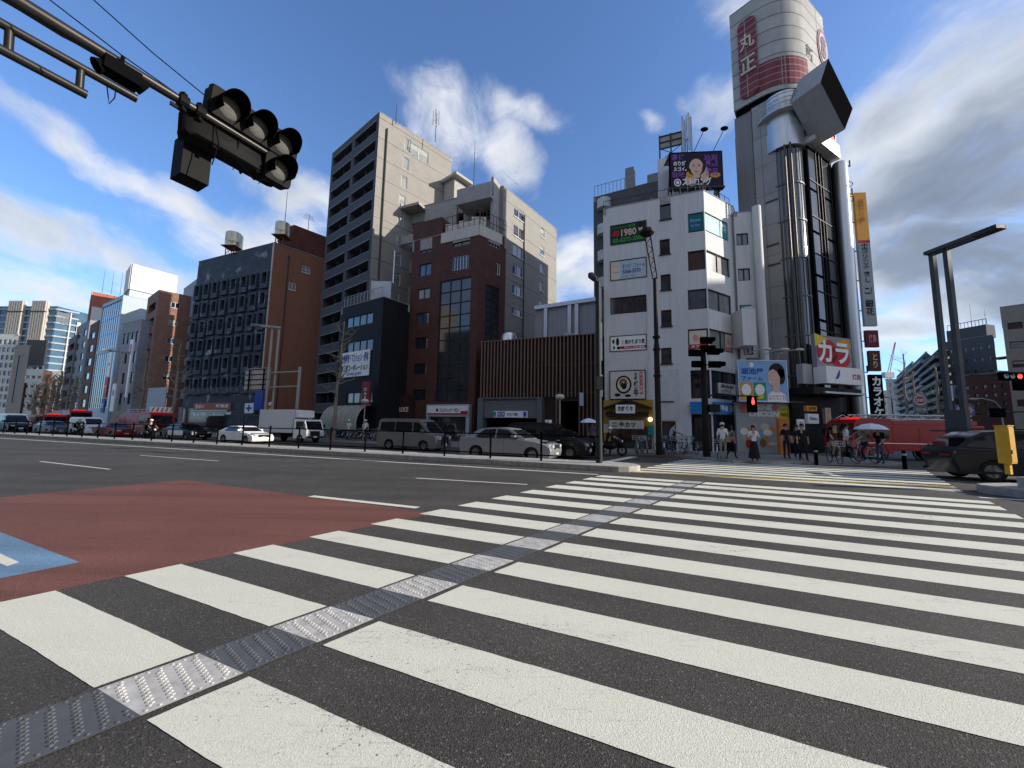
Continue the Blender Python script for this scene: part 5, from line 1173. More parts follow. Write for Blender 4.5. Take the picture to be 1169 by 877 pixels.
m_ = MB(); text_on(fcr, m_, 'S', cu_-.45, cu_+.45, cz_-1., cz_+1., .12, 0, .08); m_.build('lettering', scol('emblem_dark', (.10, .04, .045)), t)
m_ = MB(); text_on(fcr, m_, '新', .2, 1.5, TX+3.2, TX+4.4, .06, 0, .02); tag(m_.build('crown_character', T_BLK), 'small black character on the tower crown just above the diamond canopy', 'sign')
# diamond canopy
t = thing('diamond_canopy', 'large black faced diamond shaped box jutting from the tower under its crown', 'canopy', (*K, TX))
fd_ = F(K + dR*.9 + azv(156)*2.0, K + dR*.9 + azv(156)*2.0 + dR*3, out=(1, -2))
pp_ = [fd_.uv(x, y) for (x, y) in ((945.5, 66.5), (973.5, 124), (964.5, 148), (936.7, 94))]
front = [fd_.pt(u, z, 0) for u, z in pp_]; bk3 = [p - Vector((*(azv(156)*1.9), 0)) for p in front]
m_ = MB(); m_.face(front); m_.build('front_face', BLK, t)
m_ = MB(); m_.add([p*1 for p in front] + bk3, [(0, 1, 5, 4), (1, 2, 6, 5), (2, 3, 7, 6), (3, 0, 4, 7), (7, 6, 5, 4)]); m_.build('casing', mat('canopy_grey', (.33, .335, .34), .5, .2, var=.1), t)
# posters at the foot
pu0, pu1 = at(841, 490, 25.3).xy, at(910, 490, 25.3).xy
fp = F(pu0, pu1, out=(0, -1)); Lp = fp.L
z0, z1 = fp.uv(870, 516)[1], fp.uv(870, 460)[1]
uR = fp.uv(888, 500)[0]
nn = thing('food_poster_wall', 'wide pale poster wall with NENE CHICKEN in white letters and a yellow disc', 'poster', fp.pt(Lp/2, 0, 0))
m_ = MB(); fp.box(m_, 0, uR, .13, z1, -.2, 0); fp.box(m_, uR, Lp, fp.uv(900, 490)[1], z1, -.2, 0); m_.build('panel', scol('poster_grey', (.36, .375, .365)), nn)
m_ = MB(); fp.box(m_, -.05, Lp+.3, z1, z1+.12, -.3, .35); m_.build('ledge', STEEL_DK, nn)
m_ = MB(); text_on(fp, m_, 'NENE', fp.uv(857, 470)[0], fp.uv(882, 470)[0], fp.uv(870, 468.4)[1], fp.uv(870, 461.5)[1], .02, 0, .08, 0, False, .15); text_on(fp, m_, 'CHICKEN', fp.uv(856, 470)[0]-.1, fp.uv(888, 470)[0], fp.uv(870, 476)[1], fp.uv(870, 469.5)[1], .02, 0, .08, 0, False, .15); m_.build('lettering', T_WHT, nn)
m_ = MB(); fp.ell(m_, fp.uv(897, 475)[0], fp.uv(897, 475)[1], .56, .64, .015); m_.build('yellow_disc', T_YEL, nn)
m_ = MB(); a = fp.uv(897, 474); text_on(fp, m_, 'NO.1', a[0]-.32, a[0]+.3, a[1]-.1, a[1]+.14, .02, 0, .04); text_on(fp, m_, '韓国チキン', a[0]-.3, a[0]+.3, a[1]+.3, a[1]+.42, .02); m_.build('disc_lettering', T_BLK, nn)
m_ = MB(); fp.ell(m_, fp.uv(884, 465.5)[0], fp.uv(884, 465.5)[1], .22, .18, .022); fp.ell(m_, fp.uv(849, 466)[0], fp.uv(849, 466)[1], .3, .34, .01); m_.build('red_print', scol('print_red_soft', (.55, .16, .17)), nn)
rg = random.Random(5); ms = {}
for k in range(16):
    px = rg.uniform(847, 884); py = rg.uniform(486, 508); a = fp.uv(px, py); mm = rg.choice([T_BRN, T_ORG, T_CREAM, T_SKIN, T_WHT, T_RED, T_SKY])
    mb_ = ms.setdefault(mm.name, (MB(), mm))[0]; fp.ell(mb_, a[0], a[1], rg.uniform(.15, .34), rg.uniform(.14, .3), .004+.002*k)
for k_, (mb_, mm) in ms.items(): mb_.build('food_print', mm, nn)
# snack billboard above
b0_, b1_ = at(842, 460, 24.6).xy, at(896.5, 460, 24.6).xy; fs_ = F(b0_, b1_, out=(0, -1)); Ls = fs_.L
z0, z1 = fs_.uv(870, 458.5)[1], fs_.uv(870, 413)[1]
sb = sign('snack_billboard', 'light blue snack billboard with a dark haired man in profile and two chip bags', 'billboard', fs_, 0, Ls, z0, z1, 0, .25, scol('board_sky', (.22, .40, .66)), frame=ALU,
     texts=[('湖池屋', T_BLU, .05, .66, .52, .82, dict(bold=.02)), ('ファーム', T_BLU, .06, .50, .50, .62, dict(bold=.02)), ('じゃがいも', T_RED, .62, .10, .95, .16), ('ポテトチップス', T_RED, .6, .03, .97, .09)],
     shapes=[('rect', T_ORG, .02, .03, .28, .46), ('rect', T_GRN, .30, .03, .56, .46), ('ell', T_WHT, .05, .14, .25, .42, 2), ('ell', T_WHT, .33, .14, .53, .42, 2), ('ell', T_YEL, .07, .05, .23, .16, 3), ('ell', T_YEL, .35, .05, .51, .16, 3), ('ell', T_WHT, .24, .84, .32, .96, 2)])
m_ = MB(); fs_.ell(m_, Ls*.80, z0+(z1-z0)*.74, Ls*.165, (z1-z0)*.21, .262); fs_.ell(m_, Ls*.88, z0+(z1-z0)*.62, Ls*.09, (z1-z0)*.2, .262); m_.build('hair_print', T_HAIR, sb)
m_ = MB(); fs_.poly(m_, [(Ls*x, z0+(z1-z0)*y) for x, y in ((.62, .74), (.60, .64), (.585, .60), (.61, .57), (.61, .50), (.64, .42), (.70, .40), (.71, .22), (.84, .22), (.85, .45), (.86, .60), (.80, .74), (.72, .80))], .266); m_.build('face_print', T_SKIN, sb)
m_ = MB(); fs_.poly(m_, [(Ls*x, z0+(z1-z0)*y) for x, y in ((.58, .0), (.60, .18), (.70, .26), (.84, .25), (.96, .16), (.98, .0))], .264); fs_.poly(m_, [(Ls*x, z0+(z1-z0)*y) for x, y in ((.615, .52), (.66, .49), (.63, .46))], .27); m_.build('shirt_print', T_WHT, sb)
for k, px in enumerate((864, 884, 900)):
    u = fs_.uv(px, 405)[0]; t = thing('billboard_lamp', ['left curved lamp over the blue snack billboard', 'middle curved lamp over the blue snack billboard', 'right curved lamp over the blue snack billboard'][k], 'lamp', fs_.pt(u-.7, z1, 0), 0, 'curved lamps over the snack billboard')
    m_ = MB(); m_.tube([fs_.pt(u-.8, z1, .05), fs_.pt(u-.8, z1+.45, .25), fs_.pt(u-.4, z1+.62, .7), fs_.pt(u, z1+.65, 1.0)], .03, 6); m_.build('arm', STEEL, t)
    m_ = MB(); q = fs_.pt(u, z1+.62, 1.0); m_.sph(q, (.28, .16, .09), 10); m_.build('lamp_head', mat('lamp_cream', (.6, .57, .5), .5), t)
# signs on the tower right front
q0 = at(918, 440, 25.5).xy; fg = F(at(929, 440, 24.6).xy, at(969, 440, 25.6).xy, out=(0, -1))
z0, z1 = fg.uv(948, 421)[1], fg.uv(948, 386)[1]
sign('karaoke_sign', 'big red and grey karaoke sign with white katakana above the barbecue sign', 'sign', fg, .0, fg.L, z0, z1, 0, .3, scol('board_grey_red', (.25, .24, .26)), texts=[('カラ', T_WHT, .04, .15, .92, .85, dict(bold=.03))], shapes=[('ell', T_RED, .0, .1, .6, .9), ('ell', T_RED, .35, 0, .95, .7), ('ell', T_ORG, .6, .6, 1, .95), ('poly', T_YEL, 0, 0, 0, 0, 4, [(-.03, .62), (-.03, 1.05), (.35, .9)])])
z0, z1 = fg.uv(948, 440)[1], fg.uv(948, 421.5)[1]
sign('barbecue_sign', 'white sign with a slim blue bird mark and dark characters under the karaoke sign', 'sign', fg, .0, fg.L*1.05, z0, z1, .02, .8, SIGNW, texts=[('焼肉', T_LIP, .68, .3, .9, .65)], shapes=[('poly', T_BLU, 0, 0, 0, 0, 2, [(.22, .25), (.33, .8), (.36, .8), (.35, .5), (.30, .3)])])
m_ = MB(); fg.box(m_, -.9, -.05, z0, z1+.2, -.4, .0); tag(m_.build('blank_sign', T_GREY), 'blank grey sign panel left of the white barbecue sign', 'sign')
m_ = MB(); fg.box(m_, -.9, fg.L*1.05, fg.uv(948, 452)[1], z0-.25, -3, .6); fg.box(m_, -.95, fg.L*1.08, .13, fg.uv(948, 452)[1], -3, -.8); m_.build('base_block', mat('base_dark', (.016, .016, .017), .6, var=.3), tw_)
m_ = MB(); fg.box(m_, -.2, fg.L*1.07, fg.uv(948, 451)[1], fg.uv(948, 449)[1], .6, .8); m_.build('canopy_edge', STEEL, tw_)
zA, zB = fg.uv(948, 470)[1], fg.uv(948, 465)[1]
sign('shop_sign', 'small orange sign over the tower entrance', 'sign', fg, -.75, .15, fg.uv(940, 470)[1], fg.uv(940, 464)[1], -.2, .0, T_ORG, texts=[('北海道', T_BLK, .15, .2, .85, .8)])
sign('shop_sign', 'small white sign with grey letters under the orange sign at the tower entrance', 'sign', fg, -.7, .25, fg.uv(940, 484)[1], fg.uv(940, 473)[1], -.2, .0, SIGNW, texts=[('Dining', T_BLU, .15, .25, .85, .7)])
sign('shop_sign', 'narrow cream upright sign with orange characters beside the tower entrance', 'sign', fg, 1.35, 1.85, fg.uv(958, 484)[1], fg.uv(958, 466)[1], -.5, -.3, T_CREAM, texts=[(VT('居酒屋'), T_ORG, .2, .08, .8, .92)])
m_ = MB(); fg.box(m_, -3.2, -2.4, .15, 2.3, -.2, 0); tag(m_.build('vending_machine', mat('vending_orange', (.45, .14, .03), .5, var=.3, scale=5)), 'orange vending machine at the tower entrance', 'vending machine')
sign('poster_board', 'pale poster board leaning by the tower entrance', 'sign', fg, -1.75, -1.15, 1.0, 2.3, .0, .08, SIGNW, texts=[('募集', T_GREY, .2, .5, .8, .9)])
# projecting signs right of the pipe
E0 = zc_ + azv(100)*.7; fe = F(E0, E0 + azv(95)*.85, out=(0, -1))
def esign(y0, y1, lab, board, **k):
    w = k.pop('w', fe.L); o = k.pop('uo', 0); px = 975
    return sign('projecting_sign', lab, 'sign', fe, o, o+w, fe.uv(px, y1)[1], fe.uv(px, y0)[1], 0, .22, board, **k)
esign(222, 276, 'tall orange vertical sign with faint gold characters, topmost on the tower right edge', T_ORG, texts=[(VT('居酒屋'), T_BRN, .25, .3, .75, .85)], group='vertical signs on the tower right edge')
esign(276, 373, 'very long grey vertical sign with many black characters on the tower right edge', T_GREY, texts=[(VT('中央クリニック'), T_BLK, .2, .66, .8, .96), (VT('癒し'), T_BLK, .25, .50, .75, .63), (VT('銀花'), T_BLK, .15, .12, .85, .30), ('ニ/', T_BLK, .2, .36, .8, .44)], shapes=[('rect', T_RED, 0, .965, 1, 1.0)], group='vertical signs on the tower right edge')
esign(378, 397, 'small dark red square sign under the long grey vertical sign', scol('board_wine', (.14, .015, .02)), texts=[('焼鳥', T_PINK, .2, .25, .8, .75)], w=.85, group='vertical signs on the tower right edge')
esign(401, 424, 'narrow dark wine sign with faint kana between the red square and the karaoke blade', scol('board_wine2', (.10, .02, .02)), texts=[(VT('とり'), T_CREAM, .3, .15, .7, .85)], w=.75, uo=.1, group='vertical signs on the tower right edge')
esign(428, 478, 'black vertical blade sign with large pale karaoke katakana', BLK, texts=[(VT('カラオケ'), T_WHT, .12, .05, .88, .95, dict(bold=.04))], shapes=[], w=.85, uo=.0, group='vertical signs on the tower right edge')
# ------------------------------------------------------------------ the street far to the left
def simple(name, label, corners, H, wall, rows=None, roofs=None, **k):
    return Bldg(name, label, corners, H, wall, **k)
def windows(b, i, nu, nz, z0, z1, wu=.6, wz=.55, glass=G_DARK, frame=FR_DK, nc=1, rev=.12, u0=.3, u1=None, curtains=.15):
    f = b.f[i]; u1 = f.L-.3 if u1 is None else u1; ops = []
    du, dz = (u1-u0)/nu, (z1-z0)/nz
    for a in range(nu):
        for c in range(nz):
            uu, zz = u0+du*(a+.5), z0+dz*(c+.5); ops.append((uu-du*wu/2, uu+du*wu/2, zz-dz*wz/2, zz+dz*wz/2))
    b.open(i, ops, rev=rev, glass=glass, frame=frame, nc=nc, curtains=curtains)
BRT = brick_mat('brown_tile', (.20, .105, .08), (.24, .13, .10), (.13, .08, .065), .6, .3, .01, .7, 0., .2, .2)
H = 22
a0, a1 = roof(169, 341, H), roof(182, 331, H); a2 = roof(212, 337.5, H)
b = Bldg('office_building', 'brown tiled office building with deep balconies left of the slate block', [a0, a1, a1+(a2-a1)*1.3, a0+(a2-a1)*1.3], H, BRT)
windows(b, 0, 1, 7, 3, 21, .7, .55, rev=.8, nc=2); windows(b, 1, 1, 6, 4, 21.5, .30, .32, nc=2, frame=ALU); b.finish()
H = 24.5
a0, a1 = roof(210, 330, H), roof(226.5, 318, H)
b = Bldg('office_building', 'narrow pale grey building squeezed between the brown tiled and slate blocks', quadplan(a0, a1, 40, 3), H, mat('pale_grey_render', (.28, .30, .33), .7, var=.12))
windows(b, 0, 2, 6, 3, 19, .7, .5, nc=1, glass=G_SKY); b.finish()
sg = b.f[0]; sign('blank_banner', 'blank pale vertical sign on the narrow grey building', 'sign', sg, .5, 1.5, 11, 17, .1, .3, SIGNW)
sign('vertical_sign', 'pale vertical sign with two orange discs behind the right bare tree', 'sign', sg, .2, 1.5, 6.0, 9.8, 1.2, 1.5, SIGNW, shapes=[('ell', T_ORG, .1, .55, .9, .95), ('ell', T_ORG, .1, .08, .9, .48)])
H = 23
a0, a1, a2 = roof(117, 348, H), roof(141, 337, H), roof(165, 342, H)
b = Bldg('office_building', 'glass fronted office building with a sunlit pale side beside the white topped tower', [a0, a1, a1+(a2-a1)*1.6, a0+(a2-a1)*1.6], H, mat('pale_blue_panel', (.36, .42, .45), .5, var=.08))
f = b.f[0]; b.open(0, [(.3, f.L-.6, 14, 22.4, dict(nc=9, nr=3, glass=G_SKY)), (.3, f.L-.6, 3.5, 13.4, dict(nc=9, nr=5, glass=G_DARK))], rev=.1, frame=ALU); b.finish()
H = 38
a0, a1, a2 = roof(146, 311, H), roof(152, 302, H), roof(202.5, 316, H)
b = Bldg('office_tower', 'pale blue office tower with a plain white crown rising over the glass fronted building', [a0, a1, a2, a0+(a2-a1)], H, mat('pale_blue_tower', (.38, .45, .50), .6, var=.08), parapet=.3)
windows(b, 1, 5, 1, 29.3, 31.3, .6, .7, nc=1, u0=4, u1=14); b.finish()
f = b.f[1]; m_ = MB(); f.box(m_, -.1, f.L, 32, 38.1, .02, .3); b.f[0].box(m_, 0, b.f[0].L, 32, 38.1, .02, .3); m_.build('white_crown', mat('crown_white', (.60, .585, .53), .7, var=.05), b.root)
H = 34
a1 = roof(105, 333, H); a0 = a1 + azv(-49)*14; a2 = a1 + azv(36)*12
b = Bldg('office_building', 'tall brick red building with rooftop aerials at the far left of the row', [a0, a1, a2, a0+(a2-a1)], H, brick_mat('far_red', (.34, .11, .075), (.38, .13, .09), (.25, .09, .06), 1, .5, .02, .8, 0, .1, .15))
windows(b, 0, 2, 9, 6, 31, .5, .5); b.finish()
p = roof(113, 336, H); 
for k in range(3): antenna('antenna', ['left of three whip aerials on the brick red building', 'middle of three whip aerials on the brick red building', 'right of three whip aerials on the brick red building'][k], (a1.x+1.5+k*1.3, a1.y+1+k, H), 6.5)
m_ = MB(); b.f[1].box(m_, .3, 3.4, 14, 30, .5, 1.0); m_.build('white_shaft', mat('crown_white', (.60, .585, .53)), b.root)
def frow(px0, py0, px1, py1, H, label, wall, nu, nz, side=6, **k):
    a0, a1 = roof(px0, py0, H), roof(px1, py1, H); b = Bldg('street_building', label, quadplan(a0, a1, 38, side), H, wall)
    windows(b, 0, nu, nz, 3.2, H-1, **k); b.finish(); return b
frow(103, 372, 113, 366, 20.5, 'narrow brown building with lit signs next to the glass fronted building', mat('umber_wall', (.14, .075, .055), .8), 1, 6, wu=.5)
frow(88, 374, 103, 365.5, 22.5, 'grey apartment building with small square windows in the far left row', mat('mid_grey_wall', (.23, .24, .26), .8), 2, 7, wu=.45)
frow(79, 388, 88, 382, 20.5, 'slim dark grey building with brown balconies ending the far left row', mat('umber_grey', (.14, .12, .115), .8), 1, 6, wu=.7, rev=.8)
# row of low shops in front of the glass fronted building, with vertical signs
b = frow(141, 370, 162, 365, 17.5, 'grey shop building with white pilasters in front of the glass fronted building', mat('shop_grey_wall', (.25, .27, .29), .7), 4, 4, side=3, wu=.6, glass=G_DARK)
f = b.f[0]
for k, (lab, col, u, z0, z1, tx) in enumerate([('white vertical sign with blue characters far left', SIGNW, .3, 8.5, 12.5, 'ビル'), ('crimson vertical sign under the white one far left', T_RED, .1, 5, 8.4, '薬'), ('navy vertical sign, lowest of the far left stack', T_BLU, -.1, 2.6, 4.9, '駐')]):
    sign('vertical_sign', lab, 'sign', f, u-1.2, u+.0, z0, z1, .8, 1.0, col, texts=[(tx, T_WHT if col != SIGNW else T_BLU, .2, .3, .8, .7, dict(keep=True))])
sign('vertical_sign', 'pale blue vertical sign beside the streetlight at far left', 'sign', f, 2.2, 3.4, 2.8, 7.2, .8, 1.0, SIGNW, shapes=[('ell', T_CYAN, .2, .55, .8, .8)])
sign('vertical_sign', 'tall white vertical sign with a wine red top in the far left row', 'sign', f, 6.6, 7.6, 5, 14, .8, 1.0, SIGNW, shapes=[('rect', T_LIP, .2, .74, .8, .92)])
# far towers closing the street
def far_tower():
    D = 230.; c = [at(x, 480, d) for x, d in ((-40, 235), (46, 232), (64, 236), (73, 240))]
    H = at(20, 344, 233).z
    f = F(c[0].xy, c[1].xy, out=(.3, -1)); t = thing('skyscraper', 'distant high rise with beige ribbed piers and blue glass bands at far left', 'building', (*c[1].xy, 0))
    PIER = mat('pier_beige', (.40, .365, .32), .8, var=.05); GLB = mat('tower_glass', (.07, .13, .19), .15, .2, var=.3, scale=.1)
    m_ = MB(); f.box(m_, 0, f.L, 0, H-3, -22, 0); m_.build('core', GLB, t)
    m_ = MB(); g_ = MB(); L = f.L
    xs = [(-40, -12), (2, 19), (29, 46)]
    for x0, x1 in xs:
        u0, u1 = f.uv(x0, 420)[0], f.uv(x1, 420)[0]; n = 6
        f.box(m_, u0, u1, 0, H, .02, 1.2)
        for k in range(n): u = u0+(u1-u0)*(k+.5)/n; f.box(m_, u-.5, u+.5, 0, H, 1.21, 1.9)
        f.box(g_, u0-.1, u1+.1, H-7.2, H-6.6, 1.2, 2.0)
    m_.build('pier', PIER, t); g_.build('dark_band', FR_DK, t)
    r_ = MB(); e = f.uv(46, 420)[0]
    f2 = F(c[1].xy, c[3].xy, out=(.3, -1)); H2 = H-5
    q = MB(); f2.box(q, 0, f2.L*.62, 0, H-7, -18, 0); f2.box(q, f2.L*.62, f2.L, 0, H-11, -18, -.5); q.build('glass_wing', GLB, t)
    q = MB(); f2.box(q, f2.L*.60, f2.L*.66, 0, H-6, 0, 1); f2.box(q, f2.L*.95, f2.L*1.12, 0, H-11, -18, .6); q.build('white_fin', mat('fin_white', (.5, .48, .45), .7), t)
    q = MB(); f2.box(q, 0, f2.L*.6, H-14, H-6.5, .02, .4); q.build('dark_crown', mat('crown_slate', (.10, .12, .14), .5), t)
    n = int(H/4.2)
    for k in range(n):
        z = k*4.2+1; f.box(r_, 0, f.L, z, z+.9, .05, .5); f2.box(r_, 0, f2.L, z, z+.9, .05, .4)
    r_.build('floor_band', mat('band_grey', (.30, .33, .36), .5), t)
far_tower()
def far_block(px0, px1, py, D, label, wall, nu, nz, depth=15, name='street_building', glass=G_DARK, py1=None, **k):
    a, b_ = at(px0, 480, D), at(px1, 480, D*k.pop('dr', 1.)); H = at((px0+px1)/2, py, D).z
    b = Bldg(name, label, [a.xy, b_.xy, b_.xy*(1+depth/b_.xy.length), a.xy*(1+depth/a.xy.length)], H, wall, parapet=.4)
    windows(b, 0, nu, nz, 4, H-1.2, glass=glass, **k); b.finish(); return b
BEI = mat('beige_wall', (.28, .255, .215), .8, var=.08)
far_block(-30, 6, 381, 110, 'white gridded office block cut off by the left edge', mat('grid_white', (.55, .55, .52), .7), 6, 9, wu=.6, wz=.6)
far_block(4, 21, 394, 105, 'beige office block with one tall recessed window strip at far left', BEI, 1, 1, wu=.4, wz=.8)
b = far_block(19, 41, 389, 125, 'black topped office block with pale blue lower walls at far left', mat('pale_blue_far', (.30, .36, .40), .6), 3, 7, wu=.7, wz=.3)
m_ = MB(); b.f[0].box(m_, -.2, b.f[0].L+.2, b.H-8, b.H+.2, .02, .5); m_.build('black_crown', mat('crown_charcoal', (.035, .038, .044), .6, var=.1), b.root)
m_ = MB(); b.f[0].box(m_, -1.5, 1.5, 2, b.H-14, .02, 1.0); m_.build('black_sign_column', BLK, b.root)
far_block(40, 52, 424, 170, 'low orange brick block behind the bare trees at far left', mat('far_orange', (.40, .17, .09), .8), 3, 4)
far_block(50, 78, 424, 185, 'sunlit white block behind the bare trees at far left', mat('far_white', (.66, .63, .56), .8), 4, 5, wu=.4)
far_block(62, 80, 440, 150, 'low white block at the foot of the far left row', mat('far_white2', (.6, .58, .54), .8), 3, 4, wu=.5)

# ------------------------------------------------------------------ the street to the right
GRB = mat('grey_far_wall', (.07, .073, .077), .8, var=.15)
b = far_block(1080, 1146, 393, 95, 'large grey apartment block with stepped roof behind the brown brick block', GRB, 7, 7, depth=20, wu=.28, wz=.3, dr=.9)
fb_ = b.f[0]; m_ = MB(); fb_.box(m_, 1, 8, b.H, b.H+3.0, -4.5, -1.5); m_.build('penthouse', GRB, b.root); m_ = MB()
for k in range(12): m_.tube([fb_.pt(1+k*.63, b.H+3.0, -2), fb_.pt(1+k*.63, b.H+4.4, -2)], .06, 4)
m_.tube([fb_.pt(1, b.H+4.4, -2), fb_.pt(7.9, b.H+4.4, -2)], .08, 4); m_.build('roof_railing', GRB, b.root); m_ = MB(); fb_.box(m_, fb_.L-1, fb_.L+1.6, b.H-5.5, b.H-5.2, -3, 0); m_.build('balcony', GRB, b.root); m_ = MB(); fb_.box(m_, fb_.L-1, fb_.L+1.6, b.H-9.5, b.H-8.5, -3, 0)
m_.build('balcony', GRB, b.root)
for k, (px, h, kd, lab) in enumerate([(1117, 7, 1, 'forked aerial on the large grey apartment block'), (1101, 9, 0, 'tall thin mast on the large grey apartment block'), (1136, 3.5, 1, 'small aerial at the right end of the large grey apartment block')]):
    u = fb_.uv(px, 384)[0]; q = fb_.pt(u, b.H, -3); antenna('antenna', lab, q, h, kd)
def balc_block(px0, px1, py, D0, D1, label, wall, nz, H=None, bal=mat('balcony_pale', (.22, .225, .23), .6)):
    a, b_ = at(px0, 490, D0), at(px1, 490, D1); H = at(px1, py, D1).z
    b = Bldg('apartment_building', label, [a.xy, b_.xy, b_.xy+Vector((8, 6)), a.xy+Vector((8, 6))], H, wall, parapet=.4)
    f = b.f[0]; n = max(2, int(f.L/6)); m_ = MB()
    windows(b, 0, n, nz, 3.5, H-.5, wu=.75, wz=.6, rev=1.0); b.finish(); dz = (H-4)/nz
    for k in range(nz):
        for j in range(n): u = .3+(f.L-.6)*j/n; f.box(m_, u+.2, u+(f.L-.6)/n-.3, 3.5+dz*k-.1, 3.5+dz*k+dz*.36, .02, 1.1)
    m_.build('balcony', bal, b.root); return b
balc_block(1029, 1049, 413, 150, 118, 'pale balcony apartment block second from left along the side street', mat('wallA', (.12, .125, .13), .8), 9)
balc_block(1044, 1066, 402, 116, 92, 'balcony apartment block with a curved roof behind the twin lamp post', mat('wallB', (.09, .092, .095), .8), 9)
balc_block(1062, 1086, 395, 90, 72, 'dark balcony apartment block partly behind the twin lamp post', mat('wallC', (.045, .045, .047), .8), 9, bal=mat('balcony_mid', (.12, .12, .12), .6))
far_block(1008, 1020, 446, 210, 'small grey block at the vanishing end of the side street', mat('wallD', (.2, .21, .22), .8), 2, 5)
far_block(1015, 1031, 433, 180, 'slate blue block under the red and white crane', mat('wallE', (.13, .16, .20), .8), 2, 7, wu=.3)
q = at(1016, 440, 200); t = thing('tower_crane', 'distant red and white tower crane with its jib raised above the side street', 'crane', (q.x, q.y, 0))
z0 = at(1015, 436, 200).z; z1 = at(1022, 391, 200).z; m_ = MB(); 
for dx in (-.8, .8): m_.tube([(q.x+dx, q.y, 0), (q.x+dx, q.y, z0+5)], .25, 4)
for k in range(12): m_.tube([(q.x-.8, q.y, z0-20+k*2), (q.x+.8, q.y, z0-18+k*2)], .15, 4)
m_.box(q.x-3, q.x+2, q.y-1, q.y+1, z0+2, z0+5); m_.build('mast', mat('crane_white', (.5, .48, .46), .6), t)
m_ = MB(); e = at(1022, 391, 200)
for dx in (-.6, .6): m_.tube([(q.x+dx, q.y, z0+5), (e.x+dx*.3, e.y, e.z)], .22, 4)
m_.build('jib', mat('crane_red', (.45, .16, .12), .6), t)
b = far_block(1100, 1172, 430, 55, 'dark brown brick block with small windows behind the right traffic signal', brick_mat('far_brown_brick', (.10, .042, .032), (.13, .055, .042), (.06, .035, .03), .3, .1, .01, .8, .5, .1, .2), 6, 4, depth=10, wu=.45, wz=.45, dr=.9)
b.f[0]
far_block(1146, 1172, 424, 52, 'upper brown brick block at the right edge', MATS['far_brown_brick'], 3, 4, depth=8, wu=.3, wz=.3)
b = far_block(1158, 1230, 352, 42, 'beige office block cut off by the right edge with dark ribbon windows', BEI, 3, 5, depth=14, wu=.92, wz=.35, glass=G_DARK, dr=.93)
b = far_block(1091, 1118, 447, 60, 'low white building with a long blue lettered roof sign', mat('low_white', (.42, .43, .43), .7), 3, 3, depth=10)
fsn = b.f[0]; sign('roof_sign', 'long pale sign with blue grey characters on the low white building', 'sign', fsn, -.4, fsn.L*.98, b.H-1.2, b.H+.9, .1, .4, scol('sign_pale', (.5, .54, .6)), texts=[('寿司割烹 三平', T_CYAN, .08, .2, .92, .8)])

# buildings on the near side of the main road, unseen, added to cut sky light on the fronts
def back_block(n0, a0, L, H, wall, label):
    P = NV*n0 + RD*a0; poly = [P, P+RD*L, P+RD*L-NV*14, P-NV*14]
    b = Bldg('street_building', label, poly, H, wall); windows(b, 0, int(L/3), int(H/3.2), 3.5, H-1, wu=.6, wz=.5, curtains=.3); b.finish()
for k in range(6):
    L = 17+2*(k % 3)
    back_block(-13, -80+k*24, L, [34, 24, 30, 38, 26, 31][k], [BEI, GRB, MATS['mid_grey_wall'], MATS['brown_tile'], MATS['grid_white'], GRB][k],
      'unseen building added on the near side of the road to cut sky light, number %s from the left behind the photographer' % ['one', 'two', 'three', 'four', 'five', 'six'][k])
q = NV*39.5 + RD*62  # unseen block, added and sized so its shadow covers the far pavement
b = Bldg('street_building', 'unseen office block added right of the view to shade the far pavement', [q, q+RD*22, q+RD*22+NV*24, q+NV*24], 35, GRB); windows(b, 0, 6, 9, 3.5, 34); windows(b, 3, 5, 9, 3.5, 34); b.finish()
q = NV*33.5 + RD*40  # second unseen shade caster, added for the far corner and lower walls
b = Bldg('street_building', 'unseen beige block added just right of the view to shade the far corner', [q, q+RD*18, q+RD*18+NV*14, q+NV*14], 20, BEI); windows(b, 0, 5, 5, 3.5, 19); windows(b, 3, 4, 5, 3.5, 19); b.finish()
